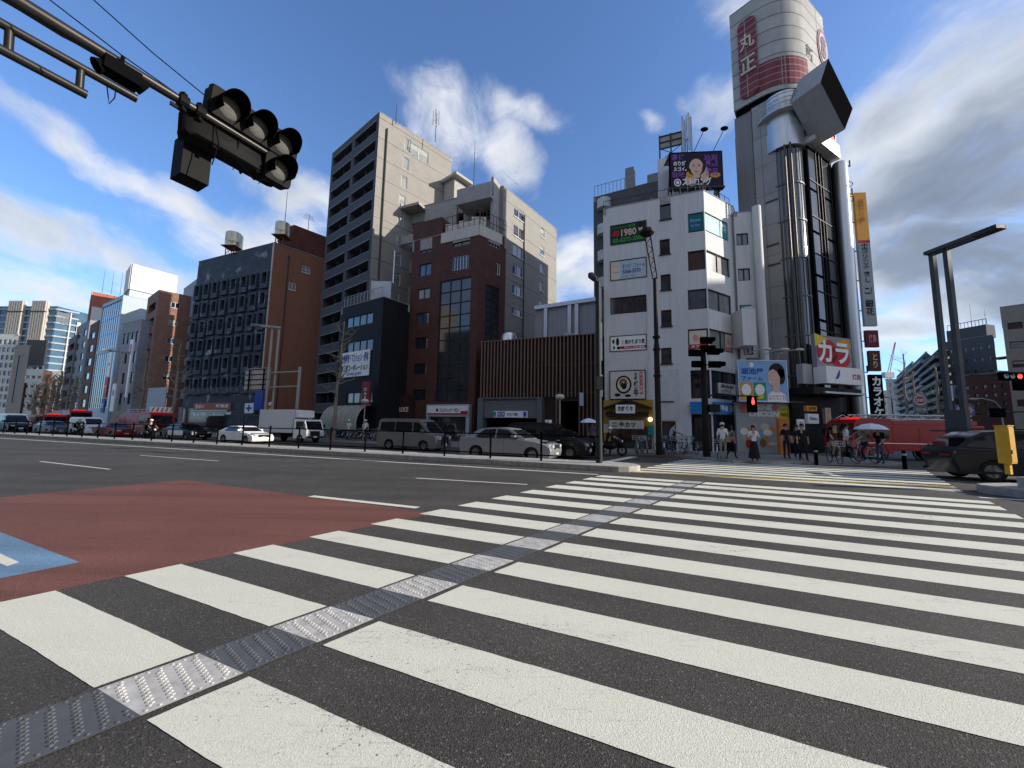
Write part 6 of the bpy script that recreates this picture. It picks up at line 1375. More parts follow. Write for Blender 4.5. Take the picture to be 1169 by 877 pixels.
# ------------------------------------------------------------------ vehicles
TYRE = mat('tyre', (.016, .016, .017), .85, var=.2, scale=20); RIM = mat('alloy_rim', (.22, .225, .23), .4, .7, var=.05)
CGL = mat('car_glass', (.008, .010, .012), .04, var=0, spec=.45); CHR = mat('chrome', (.6, .6, .6), .15, 1, var=0); PLATE = scol('plate_white', (.7, .7, .66)); PLAST = mat('black_plastic', (.02, .02, .021), .6, var=.1)
HEADL = mat('headlamp', (.7, .72, .74), .1, .3, var=0, spec=1); TAILL = mat('tail_lamp', (.32, .015, .015), .15, var=0, spec=.9); AMBER = mat('amber_lamp', (.6, .25, .03), .2, var=0)
def paint(name, c, metal=.2, rough=.32): return mat('paint_'+name, c, rough, metal, var=.04, coat=.12, spec=.3)
def car(name, label, cat, L, W, top, r, wx, cab, side, P, az, pnt, gz=.2, roofw=.74, lower=None, group=None, grille='bar', rimm=RIM, extra=None, hl=(.62, .16), tail=True, glass_front=True):
    """top: (x,z) points from the rear to the nose; cab: (x,z) from rear base over the roof to the front base; side: window polygons (x,z)"""
    t = thing(name, label, cat, (P[0], P[1], 0), R(90-az), group)
    # side outline with the wheel arches
    ra = r+.06; bottom = []
    for cx_ in sorted(wx, reverse=True):
        a0 = math.asin(min(1, max(-1, (gz-r)/ra))); bottom += [(cx_ + ra*math.cos(a0+(math.pi-2*a0)*k/10), r + ra*math.sin(a0+(math.pi-2*a0)*k/10)) for k in range(11)]
    x0, x1 = top[0][0], top[-1][0]
    out = [(x, z) for x, z in top] + [(x1-.05, gz)] + bottom + [(x0+.05, gz)]
    secs = [(-W/2, .972, .035), (-W/2+.05, .99, .0), (-W/2*.62, 1., -.01), (0, 1.012, -.022), (W/2*.62, 1., -.01), (W/2-.05, .99, 0), (W/2, .972, .035)]
    m_ = MB(); n = len(out); zc = .55
    for (y, sx, dz) in secs: m_.v += [Vector((x*sx, y, z - (dz if z > zc else 0)*min(1, (z-zc)/.15 if z > zc else 0))) for x, z in out]
    for i in range(len(secs)-1): m_.f += [[i*n+k, i*n+(k+1) % n, (i+1)*n+(k+1) % n, (i+1)*n+k] for k in range(n)]
    m_.f += [list(range(n)), [(len(secs)-1)*n+k for k in range(n)][::-1]]; m_.m = [0]*len(m_.f)
    # cabin
    zb, zr = cab[0][1], max(z for x, z in cab)
    hw = lambda z: (W/2-.05) + ((W/2)*roofw+.04-(W/2-.05))*max(0, min(1, (z-zb)/(zr-zb)))
    cb = [(x, z) for x, z in cab]; k = len(cb); b0_ = len(m_.v)
    cols = (-1, -.8, 0, .8, 1)
    for yy in cols: m_.v += [Vector((x*(1.0), yy*hw(z), z+(.015*(1-yy*yy) if z > zb+.05 else 0)-.0)) for x, z in cb]
    for i in range(4): 
        m_.f += [[b0_+i*k+j, b0_+i*k+j+1, b0_+(i+1)*k+j+1, b0_+(i+1)*k+j] for j in range(k-1)]; m_.m += [0]*(k-1)
    m_.f += [[b0_+j for j in range(k)], [b0_+4*k+j for j in range(k)]]; m_.m += [0, 0]
    m_.build('body', pnt, t, world=False, smooth=32)
    if lower: 
        q = MB()
        for s_ in (-1, 1): q.box(lower[0], lower[1], s_*W/2-.004*(s_ > 0)-.0, s_*W/2+.006*s_, lower[2], lower[3])
        q.build('lower_panel', lower[4], t, world=False)
    for poly in side:
        for s_ in (-1, 1): g_ = MB(); g_.face([(x, s_*(hw(z)+.006), z) for x, z in poly]); g_.build('side_window', CGL, t, world=False)
    # windscreen and rear screen, a little proud of the sloping ends
    def screen(a, b, nm, sgn):
        q = MB(); pa, pb = Vector(a), Vector(b); d = pb-pa; e0, e1 = pa+d*.1, pa+d*.88; nn = Vector((d.y, -d.x)).normalized()*(.012)*sgn
        e0, e1 = e0+nn, e1+nn; q.face([(e0.x, -hw(e0.y)*.90, e0.y), (e0.x, hw(e0.y)*.90, e0.y), (e1.x, hw(e1.y)*.88, e1.y), (e1.x, -hw(e1.y)*.88, e1.y)]); q.build(nm, CGL, t, world=False)
    def steep(seq):
        best = max(zip(seq, seq[1:]), key=lambda p: abs(p[1][1]-p[0][1])); return best
    h_ = len(cb)//2
    a, b = steep(cb[:h_+1]); screen(a, b, 'rear_window', -1)
    a, b = steep(cb[h_-1:][::-1]); screen(a, b, 'windscreen', 1)
    ud = MB(); ud.box(x0+.25, x1-.25, -W/2+.14, W/2-.14, gz-.02, zb-.15); ud.build('underbody', PLAST, t, world=False)
    for cx_ in wx:
        for s_ in (-1, 1):
            w = MB(); y0, y1 = s_*(W/2-.20), s_*(W/2-.012); yo = y1
            w.lathe([(r*.62, y0), (r*.96, y0), (r, (y0*.8+y1*.2)), (r, (y0*.2+y1*.8)), (r*.95, y1), (r*.66, y1), (r*.62, y1-.02*s_)], 24, o=(cx_, 0, r), ax='y'); wo = w.build('wheel', TYRE, t, world=False, smooth=50)
            q = MB(); q.lathe([(r*.66, yo-.015*s_), (r*.60, yo-.03*s_), (r*.56, yo-.06*s_), (.01, yo-.07*s_)], 24, o=(cx_, 0, r), ax='y')
            for j in range(5):
                a = 2*math.pi*j/5; c, d = math.cos(a), math.sin(a); px_, pz_ = -d*.035, c*.035
                q.add([(cx_+c*.05+px_, yo-.045*s_, r+d*.05+pz_), (cx_+c*.05-px_, yo-.045*s_, r+d*.05-pz_), (cx_+c*r*.6-px_*1.2, yo-.02*s_, r+d*r*.6-pz_*1.2), (cx_+c*r*.6+px_*1.2, yo-.02*s_, r+d*r*.6+pz_*1.2)], [(0, 1, 2, 3)])
            q.build('rim', rimm, wo, world=False)
    nz_ = [z for x, z in top if x > x1-.5]; zn = top[-1][1]
    zl, hh_ = hl
    for s_ in (-1, 1):
        q = MB(); xn = x1*.972
        q.add([(xn-.42, s_*(W/2-.005), zl+hh_*.55), (xn-.42, s_*(W/2+.004), zl+hh_), (xn-.02, s_*(W/2-.16), zl+.02), (xn+.035, s_*(W/2-.22), zl+.02), (xn+.035, s_*(W/2-.22), zl+hh_*.85), (xn-.04, s_*(W/2-.06), zl+hh_*.9)], [(0, 2, 5, 1), (2, 3, 4, 5)])
        q.box(x1-.12, x1+.018, s_*(W/2-.30)-.13, s_*(W/2-.30)+.13, zl, zl+hh_*.8); q.build('headlight', HEADL, t, world=False)
        q = MB(); q.box(x0-.012, x0+.10, s_*(W/2-.24)-.17, s_*(W/2-.24)+.17, zl+.18, zl+.30); q.box(x0+.0, x0+.32, s_*W/2*.985-.01, s_*W/2*.985+.012, zl+.18, zl+.29); q.build('taillight', TAILL, t, world=False)
        q = MB(); xm = cab[-1][0]-.55; q.box(xm-.08, xm+.10, s_*(W/2+.02)-.10, s_*(W/2+.02)+.10, zb+.02, zb+.16); q.tube([(xm, s_*(W/2-.08), zb), (xm, s_*(W/2+.02), zb+.05)], .02, 5); q.build('mirror', pnt, t, world=False)
    q = MB(); q.box(x1-.1, x1+.022, -W*.24, W*.24, gz+.18, zl+hh_*.72); q.build('grille', PLAST, t, world=False)
    q = MB(); 
    for k_ in range(3): q.box(x1+.023, x1+.034, -W*.23, W*.23, gz+.30+k_*.1, gz+.318+k_*.1)
    q.build('grille_bar', CHR, t, world=False)
    for nm, xx in (('front_plate', x1+.036), ('rear_plate', x0-.02)):
        q = MB(); q.box(xx-.012, xx, -.165, .165, gz+.13 if xx > 0 else zl+.06, gz+.295 if xx > 0 else zl+.225); q.build(nm, PLATE, t, world=False)
    q = MB(); xs_ = [wx[0]+r+.12, (wx[0]+wx[1])/2+.05, wx[1]-r-.18]
    for s_ in (-1, 1):
        for xx in xs_[1:2]: q.box(xx-.006, xx+.006, s_*W/2*.999-.003, s_*W/2*.999+.003, gz+.08, zb-.05)
        q.box(wx[0]+r+.1, wx[1]-r-.1, s_*(W/2+.002)-.006, s_*(W/2+.002)+.006, gz+.0, gz+.07)
    q.build('door_seam', PLAST, t, world=False)
    q = MB()
    for s_ in (-1, 1):
        for xx in (xs_[1]-.28, xs_[1]+.75): q.box(xx-.08, xx+.08, s_*(W/2+.005)-.012, s_*(W/2+.005)+.012, zb-.17, zb-.14)
    q.build('door_handle', CHR, t, world=False)
    return t
def lanepos(px, n_near, L, W, nose=True, py=490):
    p = rp(px, n_near, py); return p + RD*(-L/2 if nose else L/2) + NV*W/2
def setback(px, n_near, L, W):           # centre of a vehicle whose far front corner stands in column px
    return rp(px, n_near+W) - RD*L/2 - NV*W/2
def sized(t, s): t.scale = (s, s, s); return t
def sedan(label, P, az, pnt, cat='car', L=4.6, W=1.74, name='sedan', **k):
    s_ = L/4.6
    top = [(-2.28, .62), (-2.30, .80), (-2.22, 1.0), (-1.75, 1.04), (-1.2, .98), (0, .96), (.95, .96), (1.6, .88), (2.05, .78), (2.24, .66), (2.30, .50), (2.27, .32)]
    cab = [(-1.85, 1.02), (-1.25, 1.38), (-.85, 1.44), (-.2, 1.465), (.25, 1.42), (1.08, .95)]
    side = [[(-1.40, 1.06), (-.98, 1.37), (-.40, 1.40), (-.42, 1.0), (-1.30, 1.0)], [(-.34, 1.0), (-.32, 1.40), (.18, 1.36), (.74, 1.02), (.70, .99)]]
    return car(name, label, cat, L, W, [(x*s_, z) for x, z in top], .31, (-1.38*s_, 1.40*s_), [(x*s_, z) for x, z in cab], [[(x*s_, z) for x, z in p] for p in side], P, az, pnt, **k)
def coupe(label, P, az, pnt, **k):
    top = [(-2.28, .60), (-2.30, .78), (-2.18, .96), (-1.75, 1.0), (-1.1, .97), (0, .93), (.8, .93), (1.6, .86), (2.05, .74), (2.26, .60), (2.32, .45), (2.28, .26)]
    cab = [(-1.9, .98), (-1.2, 1.30), (-.7, 1.38), (-.1, 1.40), (.2, 1.35), (1.1, .92)]
    side = [[(-1.35, 1.02), (-.85, 1.31), (-.1, 1.33), (.12, 1.29), (.75, .97), (-1.2, .97)]]
    return car('coupe', label, 'car', 4.6, 1.8, top, .33, (-1.38, 1.42), cab, side, P, az, pnt, roofw=.72, **k)
def boxy(name, label, cat, P, az, pnt, L=4.4, W=1.7, H=1.75, **k):
    x = L/2; top = [(-x, .55), (-x-.01, .9), (-x+.06, 1.05), (-.8, 1.02), (x-1.25, 1.0), (x-.6, .95), (x-.15, .82), (x, .62), (x-.02, .3)]
    cab = [(-x+.10, 1.04), (-x+.22, H-.12), (-x+.6, H), (x-2.1, H), (x-1.75, H-.07), (x-.95, .98)]
    side = [[(-x+.35, 1.08), (-x+.42, H-.16), (-x+1.1, H-.14), (-x+1.1, 1.06)], [(-x+1.16, 1.06), (-x+1.16, H-.14), (-x+2.1, H-.14), (-x+2.1, 1.05)], [(-x+2.16, 1.05), (-x+2.16, H-.14), (x-1.85, H-.16), (x-1.25, 1.04)]]
    return car(name, label, cat, L, W, top, .31, (-x+.8, x-.85), cab, side, P, az, pnt, roofw=.80, **k)
def van(label, P, az, pnt, L=4.7, W=1.7, H=1.98, name='van', **k):
    x = L/2; top = [(-x, .5), (-x-.01, 1.0), (-x+.03, 1.18), (-.8, 1.16), (x-1.3, 1.12), (x-.62, 1.08), (x-.16, .98), (x-.03, .7), (x, .3)]
    cab = [(-x+.03, 1.17), (-x+.10, H-.15), (-x+.30, H), (x-1.75, H), (x-1.38, H-.08), (x-.55, 1.07)]
    side = [[(-x+.25, 1.22), (-x+.28, H-.22), (-x+1.4, H-.2), (-x+1.4, 1.2)], [(-x+1.46, 1.2), (-x+1.46, H-.2), (-x+2.75, H-.2), (-x+2.75, 1.18)], [(-x+2.85, 1.18), (-x+2.85, H-.2), (x-1.45, H-.24), (x-.82, 1.14)]]
    return car(name, label, 'van', L, W, top, .33, (-x+1.0, x-1.0), cab, side, P, az, pnt, roofw=.82, hl=(.72, .26), **k)
SIL = paint('silver', (.30, .31, .32), .5); WHT = paint('white', (.74, .74, .72), 0.); BLKP = paint('black', (.004, .004, .005), .0, .25); REDP = paint('fire_red', (.30, .008, .008), 0.); NAVY = paint('navy', (.003, .0045, .009), .0, .3)
WINE = paint('wine', (.20, .012, .014), .2); GRYP = paint('grey', (.10, .105, .11), .5); VANS = paint('warm_silver', (.24, .23, .215), .5)
sedan('silver sedan waiting first in the lane beside the median fence', lanepos(630, 16.0, 4.6, 1.74), ROAD, SIL)
bt = boxy('taxi', 'tall black taxi just behind the silver sedan, with a white lamp on its roof', 'taxi', lanepos(670, 18.6, 4.4, 1.7), ROAD, BLKP)
q = MB(); q.box(-.12, .12, -.22, .22, 1.76, 1.90); q.build('roof_lamp', mat('lamp_white', (.75, .75, .7), .3, var=0), bt, world=False)
sedan('black car beyond the tall black taxi, nearest to the crossing', lanepos(684, 21.2, 4.3, 1.7), ROAD, BLKP)
sized(van('long warm silver van with its sunlit nose in front of the brick building', setback(516, 19.0, 4.4, 1.6), ROAD, VANS), .95)
sized(coupe('white two door car in front of the white box truck', setback(314, 17.8, 4.0, 1.6), ROAD, WHT), .88)
pc = sedan('black and white police car left of the white two door car', setback(243, 18.6, 4.1, 1.55), ROAD, BLKP, cat='police car', name='police_car', L=4.8, lower=(-1.35, 1.05, .42, .86, WHT))
q = MB(); q.box(-.35, -.1, -.55, .55, 1.47, 1.58); q.build('light_bar', TAILL, pc, world=False); sized(pc, .87)
sized(sedan('wine red sedan behind the red fire engine in the far left lane', setback(157, 17.6, 3.8, 1.45), ROAD, WINE), .85)
sized(van('white van behind the wine red sedan at far left', setback(123, 18.6, 4, 1.5), ROAD, WHT), .86)
sized(sedan('dark grey car behind the white van at far left', setback(83, 17.4, 4, 1.5), ROAD, GRYP), .86)
boxy('taxi', 'black cab near the left edge of the view', 'taxi', setback(35, 17.4, 4, 1.5), ROAD, BLKP)
van('white van cut off by the left edge', lanepos(8, 17.4, 4.4, 1.7), ROAD, WHT, L=4.4)
sedan('dark saloon further back in the second lane at far left', lanepos(66, 20.6, 4.6, 1.7), ROAD, NAVY)
X_ = 2.38; sv = car('estate_car', 'dark navy estate car seen from behind at the right edge', 'car', 4.76, 1.86,
    [(-X_+.05, .55), (-X_-.02, .72), (-X_-.01, .90), (-X_+.10, 1.08), (-1.5, 1.06), (0, 1.02), (.9, .98), (1.5, .92), (2.05, .80), (2.3, .66), (X_, .5), (X_-.03, .3)], .35, (-1.42, 1.45),
    [(-X_+.12, 1.07), (-X_+.52, 1.42), (-X_+.86, 1.60), (-.9, 1.67), (-.2, 1.67), (.3, 1.60), (1.15, .99)],
    [[(-2.0, 1.12), (-1.72, 1.40), (-1.35, 1.52), (-1.25, 1.09)], [(-1.18, 1.09), (-1.26, 1.53), (-.25, 1.58), (-.22, 1.06)], [(-.15, 1.06), (-.18, 1.58), (.22, 1.54), (.85, 1.03)]],
    lanepos(1084, 17.7, 4.76, 1.86, nose=False), ROAD, NAVY, gz=.24, roofw=.74, hl=(.66, .16))
q = MB(); q.box(-X_+.20, -X_+.62, -.62, .62, 1.62, 1.66); q.build('spoiler', NAVY, sv, world=False)
q = MB(); q.box(-X_-.03, -X_+.02, -.80, .80, .80, .86); q.build('light_strip', TAILL, sv, world=False)
q = MB()
for s_ in (-1, 1): q.box(-1.7, .2, s_*.60-.02, s_*.60+.02, 1.70, 1.73); q.box(-X_+.05, X_-.1, s_*.93-.012, s_*.93+.012, .26, .34)
q.build('roof_rail', PLAST, sv, world=False)
# white box truck
def truck():
    L, W = 6.2, 2.0; P = setback(371, 21.0, 5.4, 1.75); t = thing('box_truck', 'white box truck with a refrigeration unit over its cab', 'truck', (*P, 0), R(90-ROAD))
    m_ = MB(); m_.box(-3.1, 1.35, -1.0, 1.0, .85, 2.95); m_.build('cargo_box', mat('box_white', (.50, .51, .52), .5, var=.04), t, world=False, bevel=.03)
    m_ = MB(); prof = [(1.5, .45), (3.02, .45), (3.1, .62), (3.08, 1.15), (2.78, 1.95), (2.55, 2.05), (1.5, 2.05)]
    m_.add([(x, -.9, z) for x, z in prof] + [(x, .9, z) for x, z in prof], [list(range(7)), list(range(7, 14))[::-1]] + [(i, (i+1) % 7, 7+(i+1) % 7, 7+i) for i in range(7)]); m_.build('cab', WHT, t, world=False, bevel=.04)
    for s_ in (-1, 1): m_ = MB(); m_.face([(1.75, s_*.906, 1.2), (2.95, s_*.906, 1.2), (2.68, s_*.906, 1.9), (1.75, s_*.906, 1.9)]); m_.build('side_window', CGL, t, world=False)
    m_ = MB(); m_.face([(3.09, -.8, 1.2), (3.09, .8, 1.2), (2.80, .78, 1.93), (2.80, -.78, 1.93)]); m_.build('windscreen', CGL, t, world=False)
    m_ = MB(); m_.box(1.36, 2.0, -.75, .75, 2.25, 2.9); fu = m_.build('cooling_unit', WHT, t, world=False, bevel=.05)
    m_ = MB(); m_.box(-2.9, 2.9, -.4, .4, .5, .84); m_.box(-2.6, -.2, -.85, .85, .45, .8); m_.build('chassis', PLAST, t, world=False)
    for cx_ in (-1.9, 2.3):
        for s_ in (-1, 1):
            w = MB(); y1 = s_*.93; w.lathe([(.2, s_*.7), (.37, s_*.7), (.38, s_*.75), (.38, s_*.9), (.35, y1), (.22, y1), (.2, y1-.04*s_), (.01, y1-.05*s_)], 22, o=(cx_, 0, .38), ax='y'); w.build('wheel', TYRE, t, world=False, smooth=50)
    for s_ in (-1, 1):
        m_ = MB(); m_.box(3.08, 3.13, s_*.66-.16, s_*.66+.16, .68, .88); m_.build('headlight', HEADL, t, world=False)
        m_ = MB(); m_.box(2.9, 3.0, s_*1.08-.08, s_*1.08+.08, 1.35, 1.65); m_.tube([(2.9, s_*.88, 1.7), (2.95, s_*1.08, 1.6)], .02, 5); m_.build('mirror', PLAST, t, world=False)
    m_ = MB(); m_.box(3.1, 3.14, -.5, .5, .62, 1.05); m_.box(3.02, 3.16, -.88, .88, .42, .6); m_.build('grille', PLAST, t, world=False)
    m_ = MB(); m_.box(3.161, 3.17, -.17, .17, .45, .6); m_.build('front_plate', PLATE, t, world=False); t.scale = (.86, .86, .86)
truck()
def fire_engine(label, P, az, L, W, H, ladder=True, board=False):
    t = thing('fire_engine', label, 'fire engine', (*P, 0), R(90-az)); x = L/2
    prof = [(x-2.1, .42), (x-.03, .42), (x, .7), (x-.02, 1.15), (x-.22, H-.25), (x-.5, H-.05), (x-2.1, H-.05)]
    m_ = MB(); n = len(prof); m_.add([(a, -W/2, b) for a, b in prof] + [(a, W/2, b) for a, b in prof], [list(range(n)), list(range(n, 2*n))[::-1]] + [(i, (i+1) % n, n+(i+1) % n, n+i) for i in range(n)]); m_.build('cab', REDP, t, world=False, bevel=.05)
    m_ = MB(); m_.box(-x, x-2.15, -W/2, W/2, .55, H-.35); m_.box(-x+.2, x-2.3, -W/2+.15, W/2-.15, H-.35, H-.1); m_.build('body', REDP, t, world=False, bevel=.03)
    for s_ in (-1, 1):
        m_ = MB(); m_.face([(x-.95, s_*(W/2+.006), 1.2), (x-.12, s_*(W/2+.006), 1.2), (x-.35, s_*(W/2+.006), H-.35), (x-.95, s_*(W/2+.006), H-.35)]); m_.build('side_window', CGL, t, world=False)
        m_ = MB(); m_.face([(x-1.95, s_*(W/2+.006), 1.2), (x-1.1, s_*(W/2+.006), 1.2), (x-1.1, s_*(W/2+.006), H-.35), (x-1.95, s_*(W/2+.006), H-.35)]); m_.build('side_window', CGL, t, world=False)
    m_ = MB(); m_.face([(x+.0, -W/2+.12, 1.2), (x+.0, W/2-.12, 1.2), (x-.17, W/2-.14, H-.3), (x-.17, -W/2+.14, H-.3)]); m_.build('windscreen', CGL, t, world=False)
    sh_ = MB()
    nn = int((L-3)/1.15)
    for s_ in (-1, 1):
        for k in range(nn):
            a = -x+.15+k*1.15
            if any(abs(a+.5-c) < .62 for c in (-x+1.5,)): continue
            sh_.box(a, a+1.0, s_*(W/2+.004)-.01, s_*(W/2+.004)+.01, 1.0, H-.5)
            sh_.box(a, a+1.0, s_*(W/2+.004)-.01, s_*(W/2+.004)+.01, .6, .92)
    sh_.build('locker_shutter', paint('deep_red', (.28, .014, .012), 0., .4), t, world=False)
    m_ = MB()
    for s_ in (-1, 1): m_.box(-x+.1, x-.2, s_*(W/2+.012)-.006, s_*(W/2+.012)+.006, .945, .985)
    m_.box(x-.1, x+.05, -W/2, W/2, .42, .62); m_.build('white_stripe', CHR, t, world=False)
    for cx_ in (-x+1.5, x-1.35):
        for s_ in (-1, 1):
            w = MB(); y1 = s_*(W/2-.01); rr_ = .42; w.lathe([(.22, y1-.25*s_), (rr_-.01, y1-.25*s_), (rr_, y1-.2*s_), (rr_, y1-.04*s_), (rr_-.03, y1), (.25, y1), (.22, y1-.03*s_), (.01, y1-.05*s_)], 24, o=(cx_, 0, rr_), ax='y'); wo = w.build('wheel', TYRE, t, world=False, smooth=50)
            q_ = MB(); q_.lathe([(.24, y1+.004*s_), (.15, y1-.02*s_), (.01, y1-.02*s_)], 18, o=(cx_, 0, rr_), ax='y'); q_.build('rim', RIM, wo, world=False)
            m_ = MB(); m_.lathe([(rr_+.02, y1-.012*s_), (rr_+.10, y1+.02*s_)], 24, o=(cx_, 0, rr_), ax='y'); m_.build('wheel_arch', PLAST, t, world=False)
    if ladder:
        m_ = MB()
        for s_ in (-.35, .35):
            for z in (H+.0, H+.24): m_.tube([(-x-.1, s_, z), (x-.9, s_, z)], .035, 5)
            for k in range(int(L/.4)): m_.tube([(-x+k*.4, s_, H+(.0 if k % 2 else .24)), (-x+k*.4+.4, s_, H+(.24 if k % 2 else .0))], .02, 4)
        for k in range(int(L/.35)): m_.tube([(-x+k*.35, -.35, H), (-x+k*.35, .35, H)], .02, 4)
        m_.build('ladder', STEEL, t, world=False)
    m_ = MB(); m_.box(x-.85, x-.65, -W/2+.45, W/2-.45, H-.04, H+.08); m_.build('beacon_bar', mat('beacon_red', (.6, .02, .02), .2, var=0, emit=((1, .03, .02), .5)), t, world=False)
    if board:
        m_ = MB(); m_.box(x-.55, x-.45, -W/2+.05, W/2-.05, H+.0, H+.5); bd = m_.build('roof_board', SIGNW, t, world=False)
        m_ = MB()
        for k in range(5): m_.face([(x-.446, -W/2+.15+k*.36, H+.05), (x-.446, -W/2+.27+k*.36, H+.05), (x-.446, -W/2+.40+k*.36, H+.45), (x-.446, -W/2+.28+k*.36, H+.45)])
        m_.build('stripe', T_RED, bd, world=False)
    for s_ in (-1, 1):
        m_ = MB(); m_.box(x-.04, x+.02, s_*(W/2-.3)-.16, s_*(W/2-.3)+.16, .7, .9); m_.build('headlight', HEADL, t, world=False)
        m_ = MB(); m_.box(x-.1, x, s_*(W/2+.16)-.08, s_*(W/2+.16)+.08, 1.4, 1.75); m_.tube([(x-.1, s_*(W/2-.05), 1.8), (x-.05, s_*(W/2+.16), 1.7)], .02, 5); m_.build('mirror', PLAST, t, world=False)
    m_ = MB(); m_.box(x-.02, x+.03, -.45, .45, .72, 1.05); m_.build('grille', PLAST, t, world=False)
fire_engine('red fire engine with a striped white roof board in the far left lanes', setback(198, 20.3, 5.6, 1.85), ROAD, 5.6, 1.85, 2.3, True, True)
fire_engine('long red ladder fire engine crossing behind the people at right', (22.9, 22.8), -86, 7.0, 2.1, 2.35, True)
fire_engine('small bright red fire engine further back at far left', lanepos(78, 21.6, 5.5, 1.9), ROAD, 5.5, 1.9, 2.55, False)
fire_engine('red and white rescue truck between the far left cars', lanepos(48, 19.6, 5.0, 1.9), ROAD, 5.0, 1.9, 2.0, False)

# ------------------------------------------------------------------ people
SKIN = mat('skin', (.42, .26, .18), .6, var=.06); HAIRM = mat('hair_black', (.014, .011, .01), .5, var=.2, scale=40)
CL = lambda n, c: mat('cloth_'+n, c, .9, var=.15, scale=12, bump=.15, bscale=80)
C_W, C_K, C_N, C_T, C_J, C_B, C_G = CL('white', (.66, .66, .65)), CL('black', (.016, .016, .018)), CL('navy', (.02, .025, .05)), CL('tan', (.26, .20, .14)), CL('jeans', (.06, .09, .15)), CL('brown', (.07, .035, .028)), CL('grey', (.14, .14, .14))
SHOE = mat('shoe', (.03, .03, .03), .6); 
def person(label, x, y, az, pose='stand', top=C_K, bot=C_K, h=1.68, z=KZ, sk=0., hat=None, long_hair=False, bag=None, skirt=False, ph=0., shoe=SHOE, parent=None):
    s_ = h/1.70; t = thing('person', label, 'person', (x, y, z), R(-az))
    V, E_, Rr, S = [], [], [], []
    def a(p, r, par=None, tg=0):
        V.append(Vector(p)*s_); Rr.append((r[0]*s_, r[1]*s_) if isinstance(r, tuple) else (r*s_, r*s_)); S.append(tg)
        if par is not None: E_.append((par, len(V)-1))
        return len(V)-1
    cyc = pose == 'cycle'; lean = .22 if cyc else .0
    hz = 1.0 if cyc else .95
    pel = a((0, 0, hz), (.135, .10), None, 2); wa = a((0, lean*.3, hz+.18), (.12, .09), pel, 1); ch = a((0, lean*.75, hz+.38), (.155, .105), wa, 1); nk = a((0, lean+.01, hz+.53), .055, ch, 0); hd = a((0, lean+.03, hz+.62), (.078, .088), nk, 0); hp = a((0, lean+.025, hz+.72), (.07, .085), hd, 0)
    hands = []
    for q in (-1, 1):
        sh = a((q*.17, lean*.8, hz+.46), .058, ch, 1)
        if cyc: e = a((q*.24, lean+.2, hz+.25), .042, sh, 1); w = a((q*.25, lean+.42, hz+.14), .028, e, 0)
        elif pose == 'walk': e = a((q*.22, -.06*q*(1 if ph == 0 else -1), hz+.20), .042, sh, 1); w = a((q*.23, .10*q*(-1 if ph == 0 else 1)+.06, hz-.03), .027, e, 0)
        elif pose == 'hold': e = a((q*.22, .02, hz+.20), .042, sh, 1); w = a((q*.12, .24, hz+.26), .027, e, 0)
        elif pose == 'umbrella' : e = a((q*.22, .04, hz+.20), .042, sh, 1); w = a((q*.16, .22, hz+.30 if q > 0 else hz+.02), .027, e, 0)
        else: e = a((q*.22, -.01, hz+.19), .042, sh, 1); w = a((q*.215, .06, hz-.04), .027, e, 0)
        hands.append((V[w].copy(), (V[w]-V[e]).normalized(), q))
        hj = a((q*.085, 0, hz-.07), .088, pel, 2)
        if cyc: k = a((q*.10, .36 if q > 0 else .30, hz-.22 if q > 0 else hz-.40), .058, hj, 2); an = a((q*.10, .20 if q > 0 else .16, hz-.62 if q > 0 else hz-.82), .038, k, 2); to = a((q*.10, .36 if q > 0 else .32, hz-.68 if q > 0 else hz-.88), .03, an, 3)
        elif pose == 'walk':
            f_ = q*(1 if ph == 0 else -1); k = a((q*.09, .16 if f_ > 0 else .06, .52), .058, hj, 2); an = a((q*.09, .26 if f_ > 0 else -.26, .10 if f_ > 0 else .14), .038, k, 2); to = a((q*.095, .42 if f_ > 0 else -.14, .045), .032, an, 3)
        else: k = a((q*.095, .02, .50), .058, hj, 2); an = a((q*.10, -.01, .09), .038, k, 2); to = a((q*.11, .15, .04), .034, an, 3)
    me = bpy.data.meshes.new('b'); me.from_pydata([tuple(v) for v in V], E_, []); o = bpy.data.objects.new('b', me); COL.objects.link(o)
    sm_ = o.modifiers.new('s', 'SKIN'); ss = o.modifiers.new('d', 'SUBSURF'); ss.levels = 1; ss.render_levels = 1
    for i, sv_ in enumerate(me.skin_vertices[0].data): sv_.radius = Rr[i]; sv_.use_root = (i == 0)
    dg = bpy.context.evaluated_depsgraph_get(); dg.update(); bm2 = bpy.data.meshes.new_from_object(o.evaluated_get(dg)); bpy.data.objects.remove(o)
    m_ = MB(); m_.v = [v.co.copy() for v in bm2.vertices]
    for p in bm2.polygons:
        c = p.center; best = min(range(len(E_)), key=lambda i: _segd(c, V[E_[i][0]], V[E_[i][1]])); i0_, i1_ = E_[best]; tg = S[i1_]
        if tg == 2 and S[i0_] == 2 and sk > 0 and c.z < sk*s_: tg = 0
        m_.f.append(list(p.vertices)); m_.m.append(tg)
    bpy.data.meshes.remove(bm2)
    for (w, d, q) in hands:                  # palm and five fingers
        d = d.normalized(); sd_ = Vector((0, 1, 0)) if abs(d.z) > .6 else Vector((1, 0, 0)); sd_ = (sd_-d*sd_.dot(d)).normalized(); nn_ = d.cross(sd_)*(-q)
        pe = w + d*.085*s_; m_.tube([w-d*.01, w+d*.04*s_, pe], [.024*s_, .036*s_, .032*s_], 6)
        for j, ln in enumerate((.062, .072, .068, .052)):
            b_ = pe + sd_*(.024-.016*j)*s_ - d*.012*s_; m_.tube([b_, b_+d*ln*.5*s_, b_+d*ln*.85*s_+nn_*.02*s_], [.009*s_, .0085*s_, .006*s_], 5)
